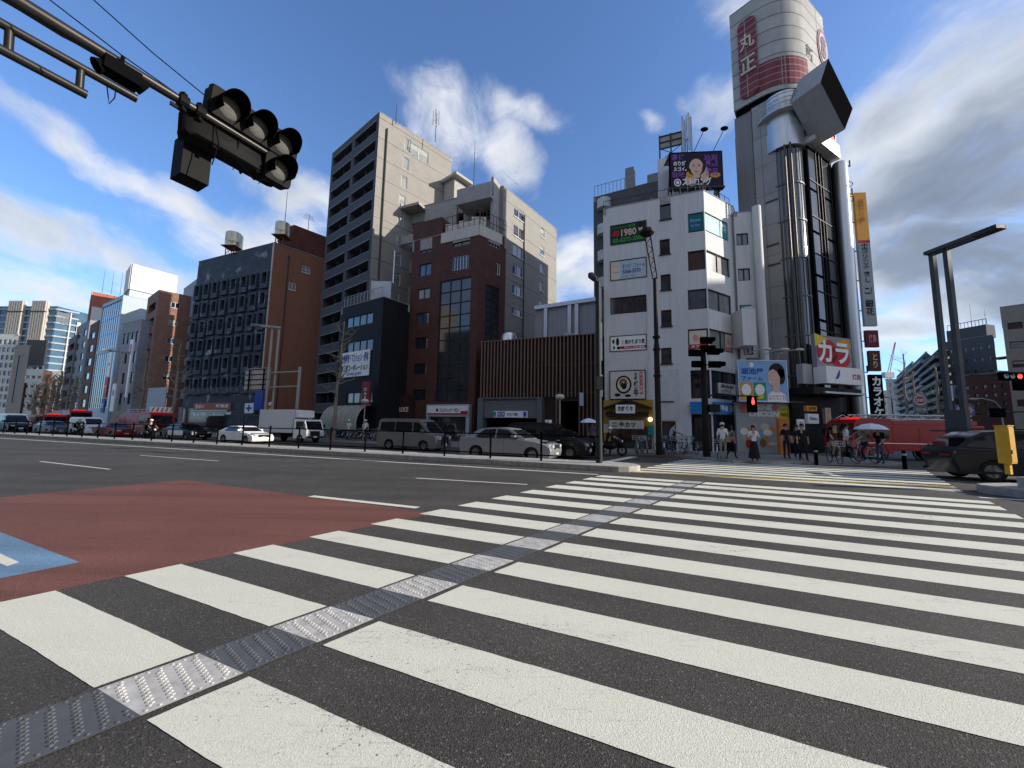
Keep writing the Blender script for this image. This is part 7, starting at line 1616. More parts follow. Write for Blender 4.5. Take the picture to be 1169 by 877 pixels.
        b_ = w + d*.03*s_ + sd_*.028*s_; m_.tube([b_, b_+(sd_*.8+d*.7)*.03*s_, b_+(sd_*.6+d*1.2)*.045*s_], [.011*s_, .010*s_, .007*s_], 5)
    m_.build('body', [SKIN, top, bot, shoe], t, world=False, smooth=60)
    hc = V[hd]+Vector((0, 0, .05))*s_
    fm = MB()
    for q in (-1, 1): fm.sph(hc + Vector((q*.032, .086, .0))*s_, .011*s_, 6)
    fm.box(hc.x-.022*s_, hc.x+.022*s_, hc.y+.08*s_, hc.y+.092*s_, hc.z-.066*s_, hc.z-.056*s_); fm.build('eyes_and_mouth', mat('face_dark', (.06, .02, .02), .5), t, world=False)
    fm = MB(); fm.tube([hc+Vector((0, .085, .0))*s_, hc+Vector((0, .108, -.035))*s_], [.008*s_, .015*s_], 5)
    for q in (-1, 1): fm.sph(hc+Vector((q*.088, 0, -.01))*s_, (.012*s_, .022*s_, .032*s_), 6)
    fm.build('nose_and_ears', SKIN, t, world=False)
    hm = MB(); hm.sph(hc+Vector((0, -.016, .032))*s_, (.099*s_, .108*s_, .108*s_), 14)
    if long_hair: hm.sph(hc+Vector((0, -.055, -.08))*s_, (.10*s_, .07*s_, .17*s_), 12)
    # open the face side
    keep = [i for i, f_ in enumerate(hm.f) if not (sum((hm.v[j]-hc).y for j in f_)/len(f_) > .035*s_ and sum((hm.v[j]-hc).z for j in f_)/len(f_) < .055*s_)]
    hm.f = [hm.f[i] for i in keep]; hm.m = [0]*len(hm.f); hm.build('hair', HAIRM, t, world=False, smooth=60)
    if hat is not None:
        q_ = MB(); q_.sph(hc+Vector((0, -.01, .055))*s_, (.112*s_, .118*s_, .095*s_), 12); q_.box(-.07*s_, .07*s_, hc.y+.08*s_, hc.y+.19*s_, hc.z+.05*s_, hc.z+.065*s_); q_.build('hat', hat, t, world=False, smooth=50)
    if skirt:
        q_ = MB(); q_.lathe([(.125*s_, (hz+.02)*s_), (.17*s_, .75*s_), (.24*s_, .32*s_), (.26*s_, .14*s_)], 14); q_.build('skirt', bot, t, world=False, smooth=50)
    if bag is not None:
        q_ = MB(); q_.box(.12*s_, .34*s_, -.16*s_, -.04*s_, .82*s_, 1.08*s_); q_.tube([Vector((.22, -.1, 1.08))*s_, Vector((.02, .13, 1.36))*s_, Vector((-.14, .0, 1.47))*s_, Vector((0, -.14, 1.33))*s_, Vector((.22, -.12, 1.08))*s_], .012*s_, 5); q_.build('bag', bag, t, world=False)
    return t
def _segd(p, a, b):
    d = b-a; k = max(0, min(1, (p-a).dot(d)/max(d.dot(d), 1e-9))); return (p-a-d*k).length
# ------------------------------------------------------------------ bicycles
def bicycle_proto(label, col, basket=True):
    t = thing('bicycle', label, 'bicycle'); r = .33
    for x in (-.52, .52):
        w = MB(); 
        w.tube([(x+r*math.cos(a), 0, r+r*math.sin(a)) for a in [2*math.pi*k/20 for k in range(21)]], .017, 5, cap=False); wo = w.build('wheel', TYRE, t, world=False)
        sp_ = MB()
        for k in range(8): a = math.pi*k/8; sp_.tube([(x-r*math.cos(a), 0, r-r*math.sin(a)), (x+r*math.cos(a), 0, r+r*math.sin(a))], .003, 3, cap=False)
        sp_.tube([(x, -.05, r), (x, .05, r)], .02, 6); sp_.build('spokes', STEEL, wo, world=False)
    m_ = MB(); bb = (-.05, 0, .30); st_ = (-.20, 0, .72); hd = (.38, 0, .78); hb = (.36, 0, .62)
    for a, b in ((bb, st_), (bb, hb), (st_, hd), ((-.52, 0, r), bb), ((-.52, 0, r), st_), ((.52, 0, r), hd), (hd, (.34, 0, .98))): m_.tube([a, b], .016, 6)
    m_.tube([(.22, -.26, 1.0), (.30, -.2, 1.02), (.35, 0, 1.0), (.30, .2, 1.02), (.22, .26, 1.0)], .013, 5); m_.tube([(-.05, -.12, .22), (-.05, -.07, .30), (-.05, .07, .30), (-.05, .12, .38)], .012, 5)
    m_.build('frame', col, t, world=False)
    m_ = MB(); m_.sph((-.22, 0, .84), (.13, .08, .035), 8); m_.tube([(-.20, 0, .70), (-.22, 0, .84)], .014, 5); m_.build('saddle', PLAST, t, world=False)
    if basket:
        m_ = MB()
        for z in (.78, .90, 1.0): m_.tube([(.42, -.16, z), (.72, -.18, z), (.72, .18, z), (.42, .16, z), (.42, -.16, z)], .006, 4)
        for k in range(5): 
            y = -.16+.08*k; m_.tube([(.72, y, .78), (.72, y, 1.0)], .005, 4); m_.tube([(.42, y, .78), (.72, y, .78)], .005, 4)
        for k in range(4):
            for s_ in (-.17, .17): m_.tube([(.44+.09*k, s_, .78), (.44+.09*k, s_, 1.0)], .005, 4)
        m_.build('basket', STEEL, t, world=False)
    m_ = MB(); m_.tube([(-.52-.36*math.cos(a), 0, r+.36*math.sin(a)) for a in [R(10+14*k) for k in range(10)]], .022, 4); m_.box(-.82, -.35, -.06, .06, .70, .72); m_.build('mudguard', STEEL, t, world=False)
    return t
BK = [bicycle_proto('silver city bicycle with a front basket parked outside the white building', STEEL), bicycle_proto('x', paint('bike_blue', (.03, .12, .25))), bicycle_proto('x', paint('bike_black', (.015, .015, .016)))]
def put_bike(k, x, y, az, label, group=None, first=[set()], z=KZ):
    if k not in first[0]: o = BK[k]; o.location = (x, y, z); o.rotation_euler = (0, 0, R(90-az)); first[0].add(k)
    else: o = clone(BK[k], (x, y, z), R(90-az))
    o['label'] = label
    if group: o['group'] = group
    elif 'group' in o: del o['group']
    return o
names = ['first', 'second', 'third', 'fourth', 'fifth', 'sixth', 'seventh', 'eighth', 'ninth']
cols_ = ['silver', 'blue', 'black']
pos = [(727, 517), (733, 517), (739, 517), (757, 517), (762, 517), (768, 517), (778, 517), (784, 517), (792, 517)]
for i, (px, py) in enumerate(pos):
    p = g(px, py+1.2, KZ); k = i % 3; put_bike(k, p.x, p.y, 20+random.uniform(-14, 14)+(180 if i % 4 == 1 else 0), '%s parked %s bicycle from the restaurant door, outside the white building' % (names[i], cols_[k]), 'bicycles parked outside the white building')
for i, px in enumerate((400, 405, 410, 421, 426, 431, 436)):
    p = rp(px, 25.3); k = (i+1) % 3; put_bike(k, p.x, p.y, 22+random.uniform(-12, 12), '%s parked %s bicycle from the left, outside the dark cafe' % (names[i], cols_[k]), 'bicycles parked outside the cafe')
for i, px in enumerate((374, 380, 341)):
    p = rp(px, 25.3); put_bike(i, p.x, p.y, 15+i*9, ['white framed bicycle just right of the truck cab', 'bicycle beside the bare tree near the truck cab', 'bicycle behind the truck cab'][i])

def gp(px, py, z=KZ): p = g(px, py, z); return p.x, p.y
x, y = gp(826, 524.2); person('person in a white shirt, cap and crossbody bag by the corner shop', x, y, 25, 'stand', C_W, CL('khaki', (.30, .27, .19)), 1.72, hat=CL('cap', (.5, .48, .42)), bag=C_T)
put_bike(1, x-.35, y-.1, 28, 'bicycle held by the person in the white shirt and cap')
x, y = gp(835, 524); person('person in dark clothes walking close to the one in the white cap', x, y, 60, 'walk', C_G, C_K, 1.62, long_hair=True)
x, y = gp(861.5, 526.5); person('person with a white top and wide black trousers standing before the poster wall', x, y, 200, 'hold', C_W, C_K, 1.6, long_hair=True, skirt=True)
x, y = gp(898.5, 524); person('person in black standing left of a pair by the orange machine', x, y, 190, 'stand', C_K, C_N, 1.74)
x, y = gp(911, 524); person('person in a navy jacket with a pale bag beside the white notice board', x, y, 170, 'walk', C_N, C_K, 1.70, bag=C_T)
x, y = gp(917.5, 527); person('person in a long black coat walking to the crossing', x, y, 205, 'walk', C_K, C_K, 1.72, ph=1)
x, y = gp(953, 529); person('cyclist in a dark brown top riding toward the crossing', x, y, 200, 'cycle', C_B, C_T, 1.70); put_bike(2, x, y, 200, 'bicycle ridden by the cyclist in the dark brown top')
x, y = gp(968, 527); person('person in a white T-shirt and black trousers beside the red fire engine', x, y, 110, 'walk', C_W, C_K, 1.78)
x, y = gp(989, 529); person('cyclist in a tan top riding left with goods in the basket', x, y, 262, 'cycle', C_T, C_N, 1.66); bk9 = put_bike(0, x, y, 262, 'bicycle with a basket ridden by the cyclist in the tan top')
x, y = gp(1006, 530); up_ = person('person in a black top and jeans under a white umbrella', x, y, 250, 'umbrella', C_K, C_J, 1.66)
ux, uy = x-.32, y+.02
um = thing('umbrella', 'white open umbrella carried by the person in jeans', 'umbrella', (ux, uy, 0)); m_ = MB(); m_.tube([(0, 0, 1.18), (0, 0, 1.98)], .012, 5); m_.tube([(0, 0, 1.18), (.05, 0, 1.13), (.09, 0, 1.18)], .014, 5); m_.build('shaft', STEEL_DK, um, world=False)
m_ = MB(); m_.lathe([(.62, 1.68), (.50, 1.80), (.30, 1.90), (.01, 1.96)], 8); m_.lathe([(.62, 1.68), (.48, 1.78), (.28, 1.88), (.01, 1.94)], 8); m_.build('canopy', mat('umbrella_white', (.62, .64, .70), .6, var=.05), um, world=False)
x, y = gp(765, 518.5); person('cyclist in a pale blue shirt among the parked bicycles by the white building', x, y, 105, 'cycle', CL('pale_blue', (.36, .42, .48)), C_K, 1.68); put_bike(1, x, y, 105, 'bicycle ridden by the cyclist in the pale blue shirt')
p = rp(398, 25.4); person('person in a white jacket and helmet left of the globe lamp by the cafe', p.x, p.y, 190, 'stand', C_W, C_G, 1.7, hat=WHITE)
p = rp(417, 25.6); person('person in a white jacket right of the globe lamp by the cafe', p.x, p.y, 150, 'stand', C_W, C_K, 1.72, hat=WHITE)
p = rp(676, 24.6); x, y = p; person('person standing under a small pale sunshade by the station', x, y, 200, 'stand', C_G, C_K, 1.7)
um = thing('umbrella', 'small pale sunshade by the station louvres', 'umbrella', (x-.25, y-.2, KZ)); m_ = MB(); m_.tube([(0, 0, 1.1), (0, 0, 2.0)], .012, 5); m_.build('shaft', STEEL_DK, um, world=False)
m_ = MB(); m_.lathe([(.55, 1.72), (.42, 1.86), (.22, 1.95), (.01, 2.0)], 8); m_.lathe([(.55, 1.72), (.40, 1.84), (.01, 1.97)], 8); m_.build('canopy', mat('umbrella_white', (.62, .64, .70), .6), um, world=False)

# motorcycles with riders
def motorbike(label, px, n, rider, rl):
    p = rp(px, n); t = thing('motorcycle', label, 'motorcycle', (p.x, p.y, 0), R(90-ROAD))
    for x_ in (-.62, .62):
        w = MB(); w.lathe([(.18, -.05), (.27, -.05), (.29, 0), (.27, .05), (.18, .05)], 18, o=(x_, 0, .29), ax='y'); w.build('wheel', TYRE, t, world=False)
    m_ = MB(); m_.sph((-.05, 0, .52), (.42, .16, .2), 10); m_.sph((.5, 0, .72), (.16, .2, .26), 10); m_.box(-.8, -.45, -.2, .2, .75, 1.1); m_.tube([(.62, .06, .29), (.48, .06, .95)], .025, 5); m_.tube([(.62, -.06, .29), (.48, -.06, .95)], .025, 5); m_.tube([(.40, -.33, 1.02), (.46, 0, .98), (.40, .33, 1.02)], .02, 5); m_.build('body', BLKP, t, world=False, smooth=40)
    m_ = MB(); m_.sph((-.2, 0, .74), (.4, .14, .07), 8); m_.build('seat', PLAST, t, world=False)
    m_ = MB(); m_.sph((.64, 0, .80), (.05, .09, .08), 8); m_.build('headlight', HEADL, t, world=False)
    q = p - RD*.25; person(rl, q.x, q.y, ROAD, 'cycle', rider, C_K, 1.62, z=-.12, hat=WHITE)
motorbike('black motorcycle between the fire engine and the police car', 172, 17.2, C_K, 'rider in black with a white helmet between the fire engine and the police car')
motorbike('motorcycle between the dark grey car and the white van at far left', 90, 16.8, C_B, 'rider in brown with a white helmet behind the far left white van')
motorbike('motorcycle waiting at the far kerb beyond the black cars', 697, 22.6, C_K, 'rider in black waiting beyond the black cars at the far kerb')
# ------------------------------------------------------------------ street furniture
POLE = mat('pole_brown', (.018, .015, .014), .65, .2, var=.2, scale=3); POLEG = mat('pole_green_grey', (.030, .036, .034), .6, .2, var=.2, scale=3)
# median fence
fn0 = rp(684, 15.15); nfp = 46
ft_ = thing('median_fence', 'low black tubular fence running along the median kerb', 'fence', (fn0.x, fn0.y, .2))
base_px = [618, 561, 508, 462, 420, 381, 351, 319, 289, 263, 239, 215, 195, 175, 156, 139, 122]
dirf = -md; nn0 = (m0 + mn*.55)
def fpos(px): r_ = ray(px, 500); n_ = r_.x*mn.x + r_.y*mn.y; t_ = nn0.dot(mn)/n_; return Vector((r_.x*t_, r_.y*t_))
P_a, P_b = fpos(618), fpos(508); step = (P_a-P_b).length/2.0
for k in range(42):
    q = P_a + dirf*step*k; m_ = MB(); m_.tube([(q.x, q.y, .18), (q.x, q.y, 1.28)], .042, 8); m_.sph((q.x, q.y, 1.29), .05, 8); m_.build('post', BLK, ft_)
a, b = fpos(684), P_a + dirf*step*41
for z in (1.2, .42):
    m_ = MB(); m_.tube([(a.x, a.y, z), (b.x, b.y, z)], .028, 6); m_.build('rail', BLK, ft_)
# tall street lamp at the end of the median
q = g(684, 528.5, .2); zt = at(686, 322, q.y).z; e = roof(673, 309, zt+.75)
t = thing('street_lamp', 'tall dark green street lamp at the right end of the median fence', 'street lamp', (q.x, q.y, .2))
m_ = MB(); m_.tube([(q.x, q.y, .2), (q.x, q.y, 1.6), (q.x, q.y, zt)], [.13, .12, .10], 12); m_.box(q.x-.12, q.x+.12, q.y-.16, q.y+.02, 3.0, 3.5); m_.build('pole', POLEG, t, smooth=40)
m_ = MB(); m_.tube([(q.x-.02, q.y, zt-.1), (e.x*.3+q.x*.7, e.y*.3+q.y*.7, zt+.25)], .06, 8); d3 = Vector((e.x-q.x, e.y-q.y, .6)); s3 = Vector((q.x, q.y, zt))
m_.tube([s3+d3*.25, s3+d3*.4, s3+d3*.8, s3+d3*1.0], [.07, .13, .15, .07], 8); m_.build('lamp_head', POLEG, t, smooth=40)
# dark pole with a lattice arm in front of the white building
q = g(752.5, 519.5, KZ); zt = at(750, 318, q.y).z; e = roof(738.5, 264, zt+.3)
t = thing('street_lamp', 'dark pole with a lattice lamp arm in front of the white building', 'street lamp', (q.x, q.y, KZ))
m_ = MB(); m_.tube([(q.x, q.y, KZ), (q.x, q.y, 6.2), (q.x, q.y, 6.3), (q.x, q.y, zt)], [.16, .15, .12, .11], 12)
for z in (5.9, 6.6, 4.4): m_.tube([(q.x, q.y, z), (q.x, q.y, z+.12)], .2, 12)
m_.build('pole', POLE, t, smooth=40)
m_ = MB(); A_ = Vector((q.x, q.y, zt)); E3 = Vector((e.x, e.y, zt+.3)); sd3 = (E3-A_).normalized().cross(Vector((0, 0, 1))).normalized()*.12
for s_ in (-1, 1): m_.tube([A_+sd3*s_, E3+sd3*s_], .035, 5)
for k in range(9): m_.tube([A_.lerp(E3, k/9)+sd3*(1 if k % 2 else -1), A_.lerp(E3, (k+1)/9)-sd3*(1 if k % 2 else -1)], .022, 4)
m_.build('lattice_arm', mat('rusty_arm', (.11, .06, .045), .7, .3, var=.3, scale=8), t)
m_ = MB(); m_.sph(E3+Vector((0, 0, -.05)), (.34, .34, .2), 10); m_.build('lamp_head', POLE, t)
# signal pole with a cluster of heads
q = g(807, 521.5, KZ); zt = at(808, 397, q.y).z
t = thing('signal_pole', 'thick dark signal pole topped with a cluster of signal heads by the zebra crossing', 'signal pole', (q.x, q.y, KZ))
m_ = MB(); m_.tube([(q.x, q.y, KZ), (q.x, q.y, 2.4), (q.x, q.y, zt)], [.19, .17, .13], 12); m_.build('pole', POLE, t, smooth=40)
for k, (dx, dz, a) in enumerate([(-.55, -.35, 205), (.45, -.25, 160), (.5, -.95, 150), (.1, -.1, 180), (-.4, -.95, 220), (.1, .35, 180)]):
    m_ = MB(); c = Vector((q.x+dx, q.y-.2, zt+dz)); d_ = azv(a); m_.box(c.x-.3, c.x+.3, c.y-.1, c.y+.1, c.z-.17, c.z+.17)
    for j in (-.18, .18): m_.tube([c+Vector((j, -.05, .02)), c+Vector((j+d_.x*.3, -.05+d_.y*.35, -.02))], .13, 8)
    m_.tube([c, (q.x, q.y, c.z)], .03, 5); m_.build('signal_head', BLK, t)
zz3 = at(840, 452, q.y).z
m_ = MB(); e = at(858, 452.5, q.y); m_.tube([(q.x, q.y, zz3), (e.x, q.y, zz3)], .04, 6); m_.box(q.x+.1, q.x+.65, q.y-.3, q.y-.1, at(813, 471, q.y).z, at(813, 462, q.y).z); m_.build('arm', POLE, t)
t2 = thing('pedestrian_signal', 'small pedestrian signal glowing red before the poster wall', 'pedestrian signal', (e.x, q.y, zz3))
zb_ = at(857, 471, q.y).z; m_ = MB(); m_.box(e.x-.22, e.x+.20, q.y-.12, q.y+.1, zb_, zz3-.02); m_.box(e.x-.24, e.x+.22, q.y-.30, q.y-.12, zz3-.06, zz3-.02); m_.build('housing', BLK, t2)
LITR = mat('signal_red_lit', (.8, .05, .04), .4, var=0, emit=((1, .06, .05), 2.2)); zc = (zb_*.42+zz3*.58)+.08
m_ = MB(); y_ = q.y-.125; cx_ = e.x-.01
m_.add([(cx_+.05*math.cos(R(k*30)), y_, zc+.15+.05*math.sin(R(k*30))) for k in range(12)], [list(range(12))]); m_.face([(cx_-.06, y_, zc+.09), (cx_+.06, y_, zc+.09), (cx_+.09, y_, zc-.06), (cx_+.05, y_, zc-.17), (cx_-.05, y_, zc-.17), (cx_-.09, y_, zc-.06)]); m_.build('red_figure', LITR, t2)
# twin post lamps (one proto, three places)
def twin_lamp(label, base, ht, az_arm, arm, matl, s=1.):
    t = thing('twin_street_lamp', label, 'street lamp', (base[0], base[1], 0), R(90-az_arm), 'twin post street lamps')
    m_ = MB(); w = .10*s
    for x_ in (0, .55*s): m_.box(x_-w*.9, x_+w*.9, -w, w, 2.2, ht)
    m_.box(-w*1.2, .55*s+w*1.2, -w*1.1, w*1.1, 0, 2.6); m_.build('post', matl, t, world=False)
    m_ = MB()
    for y_ in (-.2*s, .2*s): m_.box(-.15*s, arm, y_-.07*s, y_+.07*s, ht-.02, ht+.14*s)
    m_.box(-.15*s, 0, -.2*s, .2*s, ht-.02, ht+.14*s); m_.build('arm', matl, t, world=False)
    m_ = MB(); m_.box(arm*.66, arm, -.27*s, .27*s, ht-.03, ht+.16*s); m_.build('lamp_head', matl, t, world=False, bevel=.03)
    return t
Y0 = 17.5; P1 = at(1064, 290, Y0); hT = P1.z; e = roof(1144, 260, hT); aa = math.degrees(math.atan2(e.x-P1.x, e.y-P1.y))
twin_lamp('large grey twin post street lamp against the clouds at right', (P1.x, P1.y), hT, aa, (e-P1.xy).length, mat('lamp_post_grey', (.07, .073, .077), .6, .2, var=.15))
PL_ = mat('lamp_post_pale', (.34, .33, .30), .5, .3, var=.15)
q = rp(309, 24.2); hT = at(315, 375, q.y).z; e = roof(287, 372, hT); twin_lamp('pale twin post street lamp in front of the slate block', (q.x, q.y), hT, math.degrees(math.atan2(e.x-q.x, e.y-q.y)), (e-q).length, PL_)
q = rp(136, 24.2); hT = at(146, 403, q.y).z; e = roof(117, 400, hT); twin_lamp('pale twin post street lamp before the far left shops', (q.x, q.y), hT, math.degrees(math.atan2(e.x-q.x, e.y-q.y)), (e-q).length, PL_)
# gantry with the back of a direction sign
q = rp(337, 24.0); t = thing('sign_gantry', 'back of a road direction sign on a two rail gantry before the slate block', 'road sign', (*q, KZ)); hT = at(338, 424, q.y).z; lo = at(338, 441, q.y).z
gf = F(rp(276, 24.0), q); m_ = MB(); m_.tube([(q.x, q.y, KZ), (q.x, q.y, hT+.4)], .13, 10); m_.build('pole', PL_, t)
m_ = MB()
for z in (hT, lo): m_.tube([gf.pt(.2, z, .0), gf.pt(gf.L, z, 0)], .07, 6)
m_.build('gantry_rail', PL_, t)
u1 = gf.uv(310, 430)[0]; m_ = MB(); gf.box(m_, 0, u1, lo-.3, hT+.5, .1, .16); m_.build('sign_back', mat('sign_back_pink', (.42, .33, .29), .5, .2, var=.1), t)
m_ = MB()
for k in range(5): z = lo-.25+k*(hT-lo+.6)/4; gf.box(m_, .05, u1-.05, z, z+.06, .165, .22)
for u in (u1*.22, u1*.8): gf.box(m_, u-.06, u+.06, lo-.3, hT+.4, .225, .3)
m_.build('stiffener', BLK, t)
# blue information board at far left
q = rp(176, 24.4); bf = F(rp(165, 24.4), rp(186, 24.4)); z0, z1 = bf.uv(176, 470)[1], bf.uv(176, 443)[1]
t = sign('information_board', 'large pale blue board of ruled lines between the far left bare trees', 'board', bf, 0, bf.L, z0, z1, 0, .12, scol('board_pale', (.36, .42, .50)), shapes=[('rect', T_GREY, .05, .1+.15*k, .95, .12+.15*k, 2) for k in range(6)])
m_ = MB(); 
for u in (.3, bf.L-.3): m_.tube([bf.pt(u, KZ, -.05), bf.pt(u, z0, -.05)], .06, 6)
m_.build('post', PL_, t)
# bare pollarded trees
BARK = mat('bark', (.24, .20, .155), .9, var=.4, scale=9, bump=.6, bscale=20)
def tree(label, P, h, seed, lean=0., dens=1., r0=.16):
    rg = random.Random(seed); t = thing('bare_tree', label, 'tree', (P[0], P[1], KZ), 0, 'bare street trees'); m_ = MB(); pts = []; n = 9
    for k in range(n+1): z = h*k/n; pts.append(Vector((lean*z/h + rg.uniform(-.10, .10)*(k > 1), rg.uniform(-.12, .12)*(k > 1), z)))
    m_.tube(pts, [r0*(1-.72*k/n)*(1+.14*(k % 2)) for k in range(n+1)], 8); m_.build('trunk', BARK, t, world=False, smooth=60)
    c = MB()
    def br(p, d, L, r, dep):
        q = [p]; cur = Vector(p); dd = Vector(d)
        for k in range(4): dd = (dd + Vector((rg.uniform(-.3, .3), rg.uniform(-.3, .3), rg.uniform(-.05, .28)))).normalized(); cur = cur + dd*L/4; q.append(cur.copy())
        c.tube(q, [r, r*.85, r*.7, r*.6, r*.45], 5 if dep < 2 else 3)
        if dep < 3:
            for j in range(rg.choice((2, 3)) if dep else 4):
                k = rg.choice((1, 2, 3, 4)); a = rg.uniform(0, 6.28); br(q[k], (dd*.5 + Vector((math.cos(a), math.sin(a), rg.uniform(-.1, .6)))).normalized(), L*rg.uniform(.4, .65), r*.5, dep+1)
    for k in range(int(20*dens)):
        f_ = rg.uniform(.34, .99); z = h*f_; i = min(n-1, int(f_*n)); p = pts[i].lerp(pts[i+1], f_*n-i); a = rg.uniform(0, 6.28)
        br(p, (math.cos(a), math.sin(a), rg.uniform(.05, .55)), (1.0+.9*(1-f_))*rg.uniform(.6, 1.1)*h/9.5, .058*(1.3-f_*.6), 1)
    c.build('crown', BARK, t, world=False); return t
def tpos(px, py_top, n): q = rp(px, n); return (q.x, q.y), at(px, py_top, q.y).z
P_, h_ = tpos(381, 368, 24.6); tree('tall pollarded bare tree between the white truck and the cafe', P_, h_, 3, .25, 1.1, .17)
P_, h_ = tpos(195, 390, 24.3); tree('bare tree directly behind the striped roof board of the fire engine', P_, h_, 8, .1, 1.1, .2)
P_, h_ = tpos(157, 402, 24.3); tree('bare tree between the far left twin lamp and the pale blue board', P_, h_, 12, .1, 1.1, .2)
for k, (px, py, n, sc_) in enumerate([(34, 440, 26, 3), (44, 428, 27, 3), (52, 434, 25, 3), (60, 425, 29, 3), (77, 432, 24.5, 2.5)]):
    q = rp(px, n); t_ = tree(['leftmost', 'second', 'third', 'fourth', 'rightmost'][k] + ' of five dark bare trees closing the street at far left', (q.x, q.y), at(px, py, q.y).z, 20+k, .3, sc_, .32)
for k, (px, py, Y) in enumerate([(1036, 405, 62), (1072, 420, 52), (1046, 425, 70)]):
    q = at(px, 480, Y); tree(['bare tree left of the oval sign on the side street', 'bare tree behind the twin posts on the side street', 'bare tree beyond the oval sign'][k], (q.x, q.y), at(px, py, Y).z, 40+k, .2, 1.2, .25)
# globe lamps
def globe(px, py, n, label, base_py=None):
    q = rp(px, n); z = at(px, py, q.y).z; t = thing('globe_lamp', label, 'lamp', (q.x, q.y, KZ), 0, 'pavement lamps with round heads'); m_ = MB(); m_.tube([(0, 0, 0), (0, 0, z-.3)], .05, 8); m_.build('pole', PL_, t, world=False)
    m_ = MB(); m_.sph((0, 0, z-.2), (.32, .32, .2), 12); m_.build('lamp_head', mat('globe_glass', (.5, .5, .46), .3, var=.05), t, world=False, smooth=60)
globe(415, 457, 24.8, 'round headed lamp outside the cafe'); globe(639, 452, 24.8, 'round headed lamp before the bronze louvres')
# taxi stand, shelter, cabinets
q = rp(307, 24.6); t = thing('taxi_stand_sign', 'yellow post with a white ball on top behind the white two door car', 'sign', (q.x, q.y, KZ)); z1 = at(307, 478, q.y).z; z2 = at(307, 467, q.y).z
m_ = MB(); m_.box(-.16, .16, -.1, .1, .6, z1+.9); m_.build('yellow_panel', mat('stand_yellow', (.62, .48, .03), .5, var=.05), t, world=False); m_ = MB(); m_.sph((0, 0, z1+1.2), .24, 12); m_.build('ball', WHITE, t, world=False, smooth=60)
sa, sb = rp(254, 25), rp(297, 25); shf = F(sa, sb); t = thing('bus_shelter', 'thin framed bus shelter behind the white two door car', 'shelter', (*sa, KZ)); zt = shf.uv(270, 474.5)[1]
m_ = MB(); shf.box(m_, 0, shf.L, zt, zt+.12, -1.4, 0); m_.build('roof', STEEL_DK, t); 
for u in (.1, shf.L-.1, shf.L*.5): m_ = MB(); m_.tube([shf.pt(u, KZ, -.2), shf.pt(u, zt, -.2)], .05, 6); m_.build('post', STEEL_DK, t)
# yellow control box on the right island
q = g(1152, 541.5, .48); t = thing('control_box', 'yellow roadside control box on a short post at the right island', 'control box', (q.x, q.y, .48)); zb_, zt = at(1149, 531, q.y).z, at(1149, 486.5, q.y).z; Ym = mat('box_yellow', (.58, .33, .035), .5, var=.18, scale=5, streak=.5)
wv = .145; t.rotation_euler = (0, 0, R(18)); m_ = MB(); m_.box(-wv, wv, -.12, .12, zb_-.48+.04, zt-.48); m_.build('cabinet', Ym, t, world=False, bevel=.012)
m_ = MB(); m_.box(-.06, .06, -.05, .05, 0, zb_-.44); m_.build('post', Ym, t, world=False)
m_ = MB(); m_.box(-wv-.012, wv+.012, -.135, .135, zt-.485, zt-.46); m_.box(-wv+.02, wv-.02, -.132, -.121, zb_-.40, zt-.52); m_.build('door', mat('box_yellow_b', (.52, .29, .03), .5, var=.2, scale=6), t, world=False)
m_ = MB(); m_.box(-wv+.03, -wv+.05, -.15, -.133, .55, .65); m_.build('handle', STEEL_DK, t, world=False)
# bollards by the fire engine
for k, (px, py) in enumerate([(1033, 533), (932, 528)]):
    x, y = gp(px, py, KZ); t = thing('bollard', ['dark bollard with a pale band in front of the ladder fire engine', 'dark bollard near the tower entrance pavement edge'][k], 'bollard', (x, y, 0), 0, 'pavement bollards'); m_ = MB(); m_.lathe([(.075, .02), (.075, .72), (.05, .80), (.005, .82)], 12); m_.build('post', BLK, t, world=False, smooth=40); m_ = MB(); m_.lathe([(.077, .60), (.077, .68)], 12); m_.build('band', STEEL, t, world=False)
# right side street furniture
def plate(name, label, cat, px0, py0, px1, py1, Y, board, **k):
    a, b = at(px0, (py0+py1)/2, Y), at(px1, (py0+py1)/2, Y); f_ = F(a.xy, b.xy, out=(0, -1)); z1, z0 = f_.uv((px0+px1)/2, py0)[1], f_.uv((px0+px1)/2, py1)[1]
    t = sign(name, label, cat, f_, 0, f_.L, z0, z1, 0, .12, board, **k); m_ = MB(); m_.tube([f_.pt(f_.L/2, 0, -.1), f_.pt(f_.L/2, z0+.05, -.1)], .07, 6); m_.build('post', STEEL_DK, t); return t
plate('oval_sign', 'grey plate carrying a red and white oval sign on the side street', 'sign', 1042, 451, 1057, 472, 40, scol('plate_grey', (.20, .21, .22)), shapes=[('ell', T_WHT, .02, .45, .98, .98), ('ell', T_LIP, .08, .5, .92, .93, 2)], texts=[('給油所', T_WHT, .2, .62, .8, .8), ('セルフ 24h', T_WHT, .15, .12, .85, .3)])
plate('arrow_sign', 'blue board with a pink arrow pointing right on the side street', 'road sign', 1088, 462.5, 1110, 474.5, 24, scol('arrow_blue', (.05, .08, .22)), shapes=[('poly', scol('arrow_pink', (.50, .20, .20)), 0, 0, 0, 0, 2, [(.08, .2), (.08, .8), (.80, .8), (.95, .5), (.80, .2)])], texts=[('迂回 →', T_WHT, .2, .35, .7, .65)])
a = at(1166, 432, 26); t = thing('traffic_signal', 'horizontal traffic signal glowing red at the right edge', 'traffic signal', (a.x, a.y, 0)); z = at(1160, 430, 26).z
x0, x1 = at(1141, 430, 26).x, at(1168.5, 430, 26).x
m_ = MB(); m_.box(x0, x1, 25.85, 26.1, z-.28, z+.28); m_.box(x0+(x1-x0)*.55, x1, 25.85, 26.1, z-.95, z-.29); m_.build('housing', BLK, t)
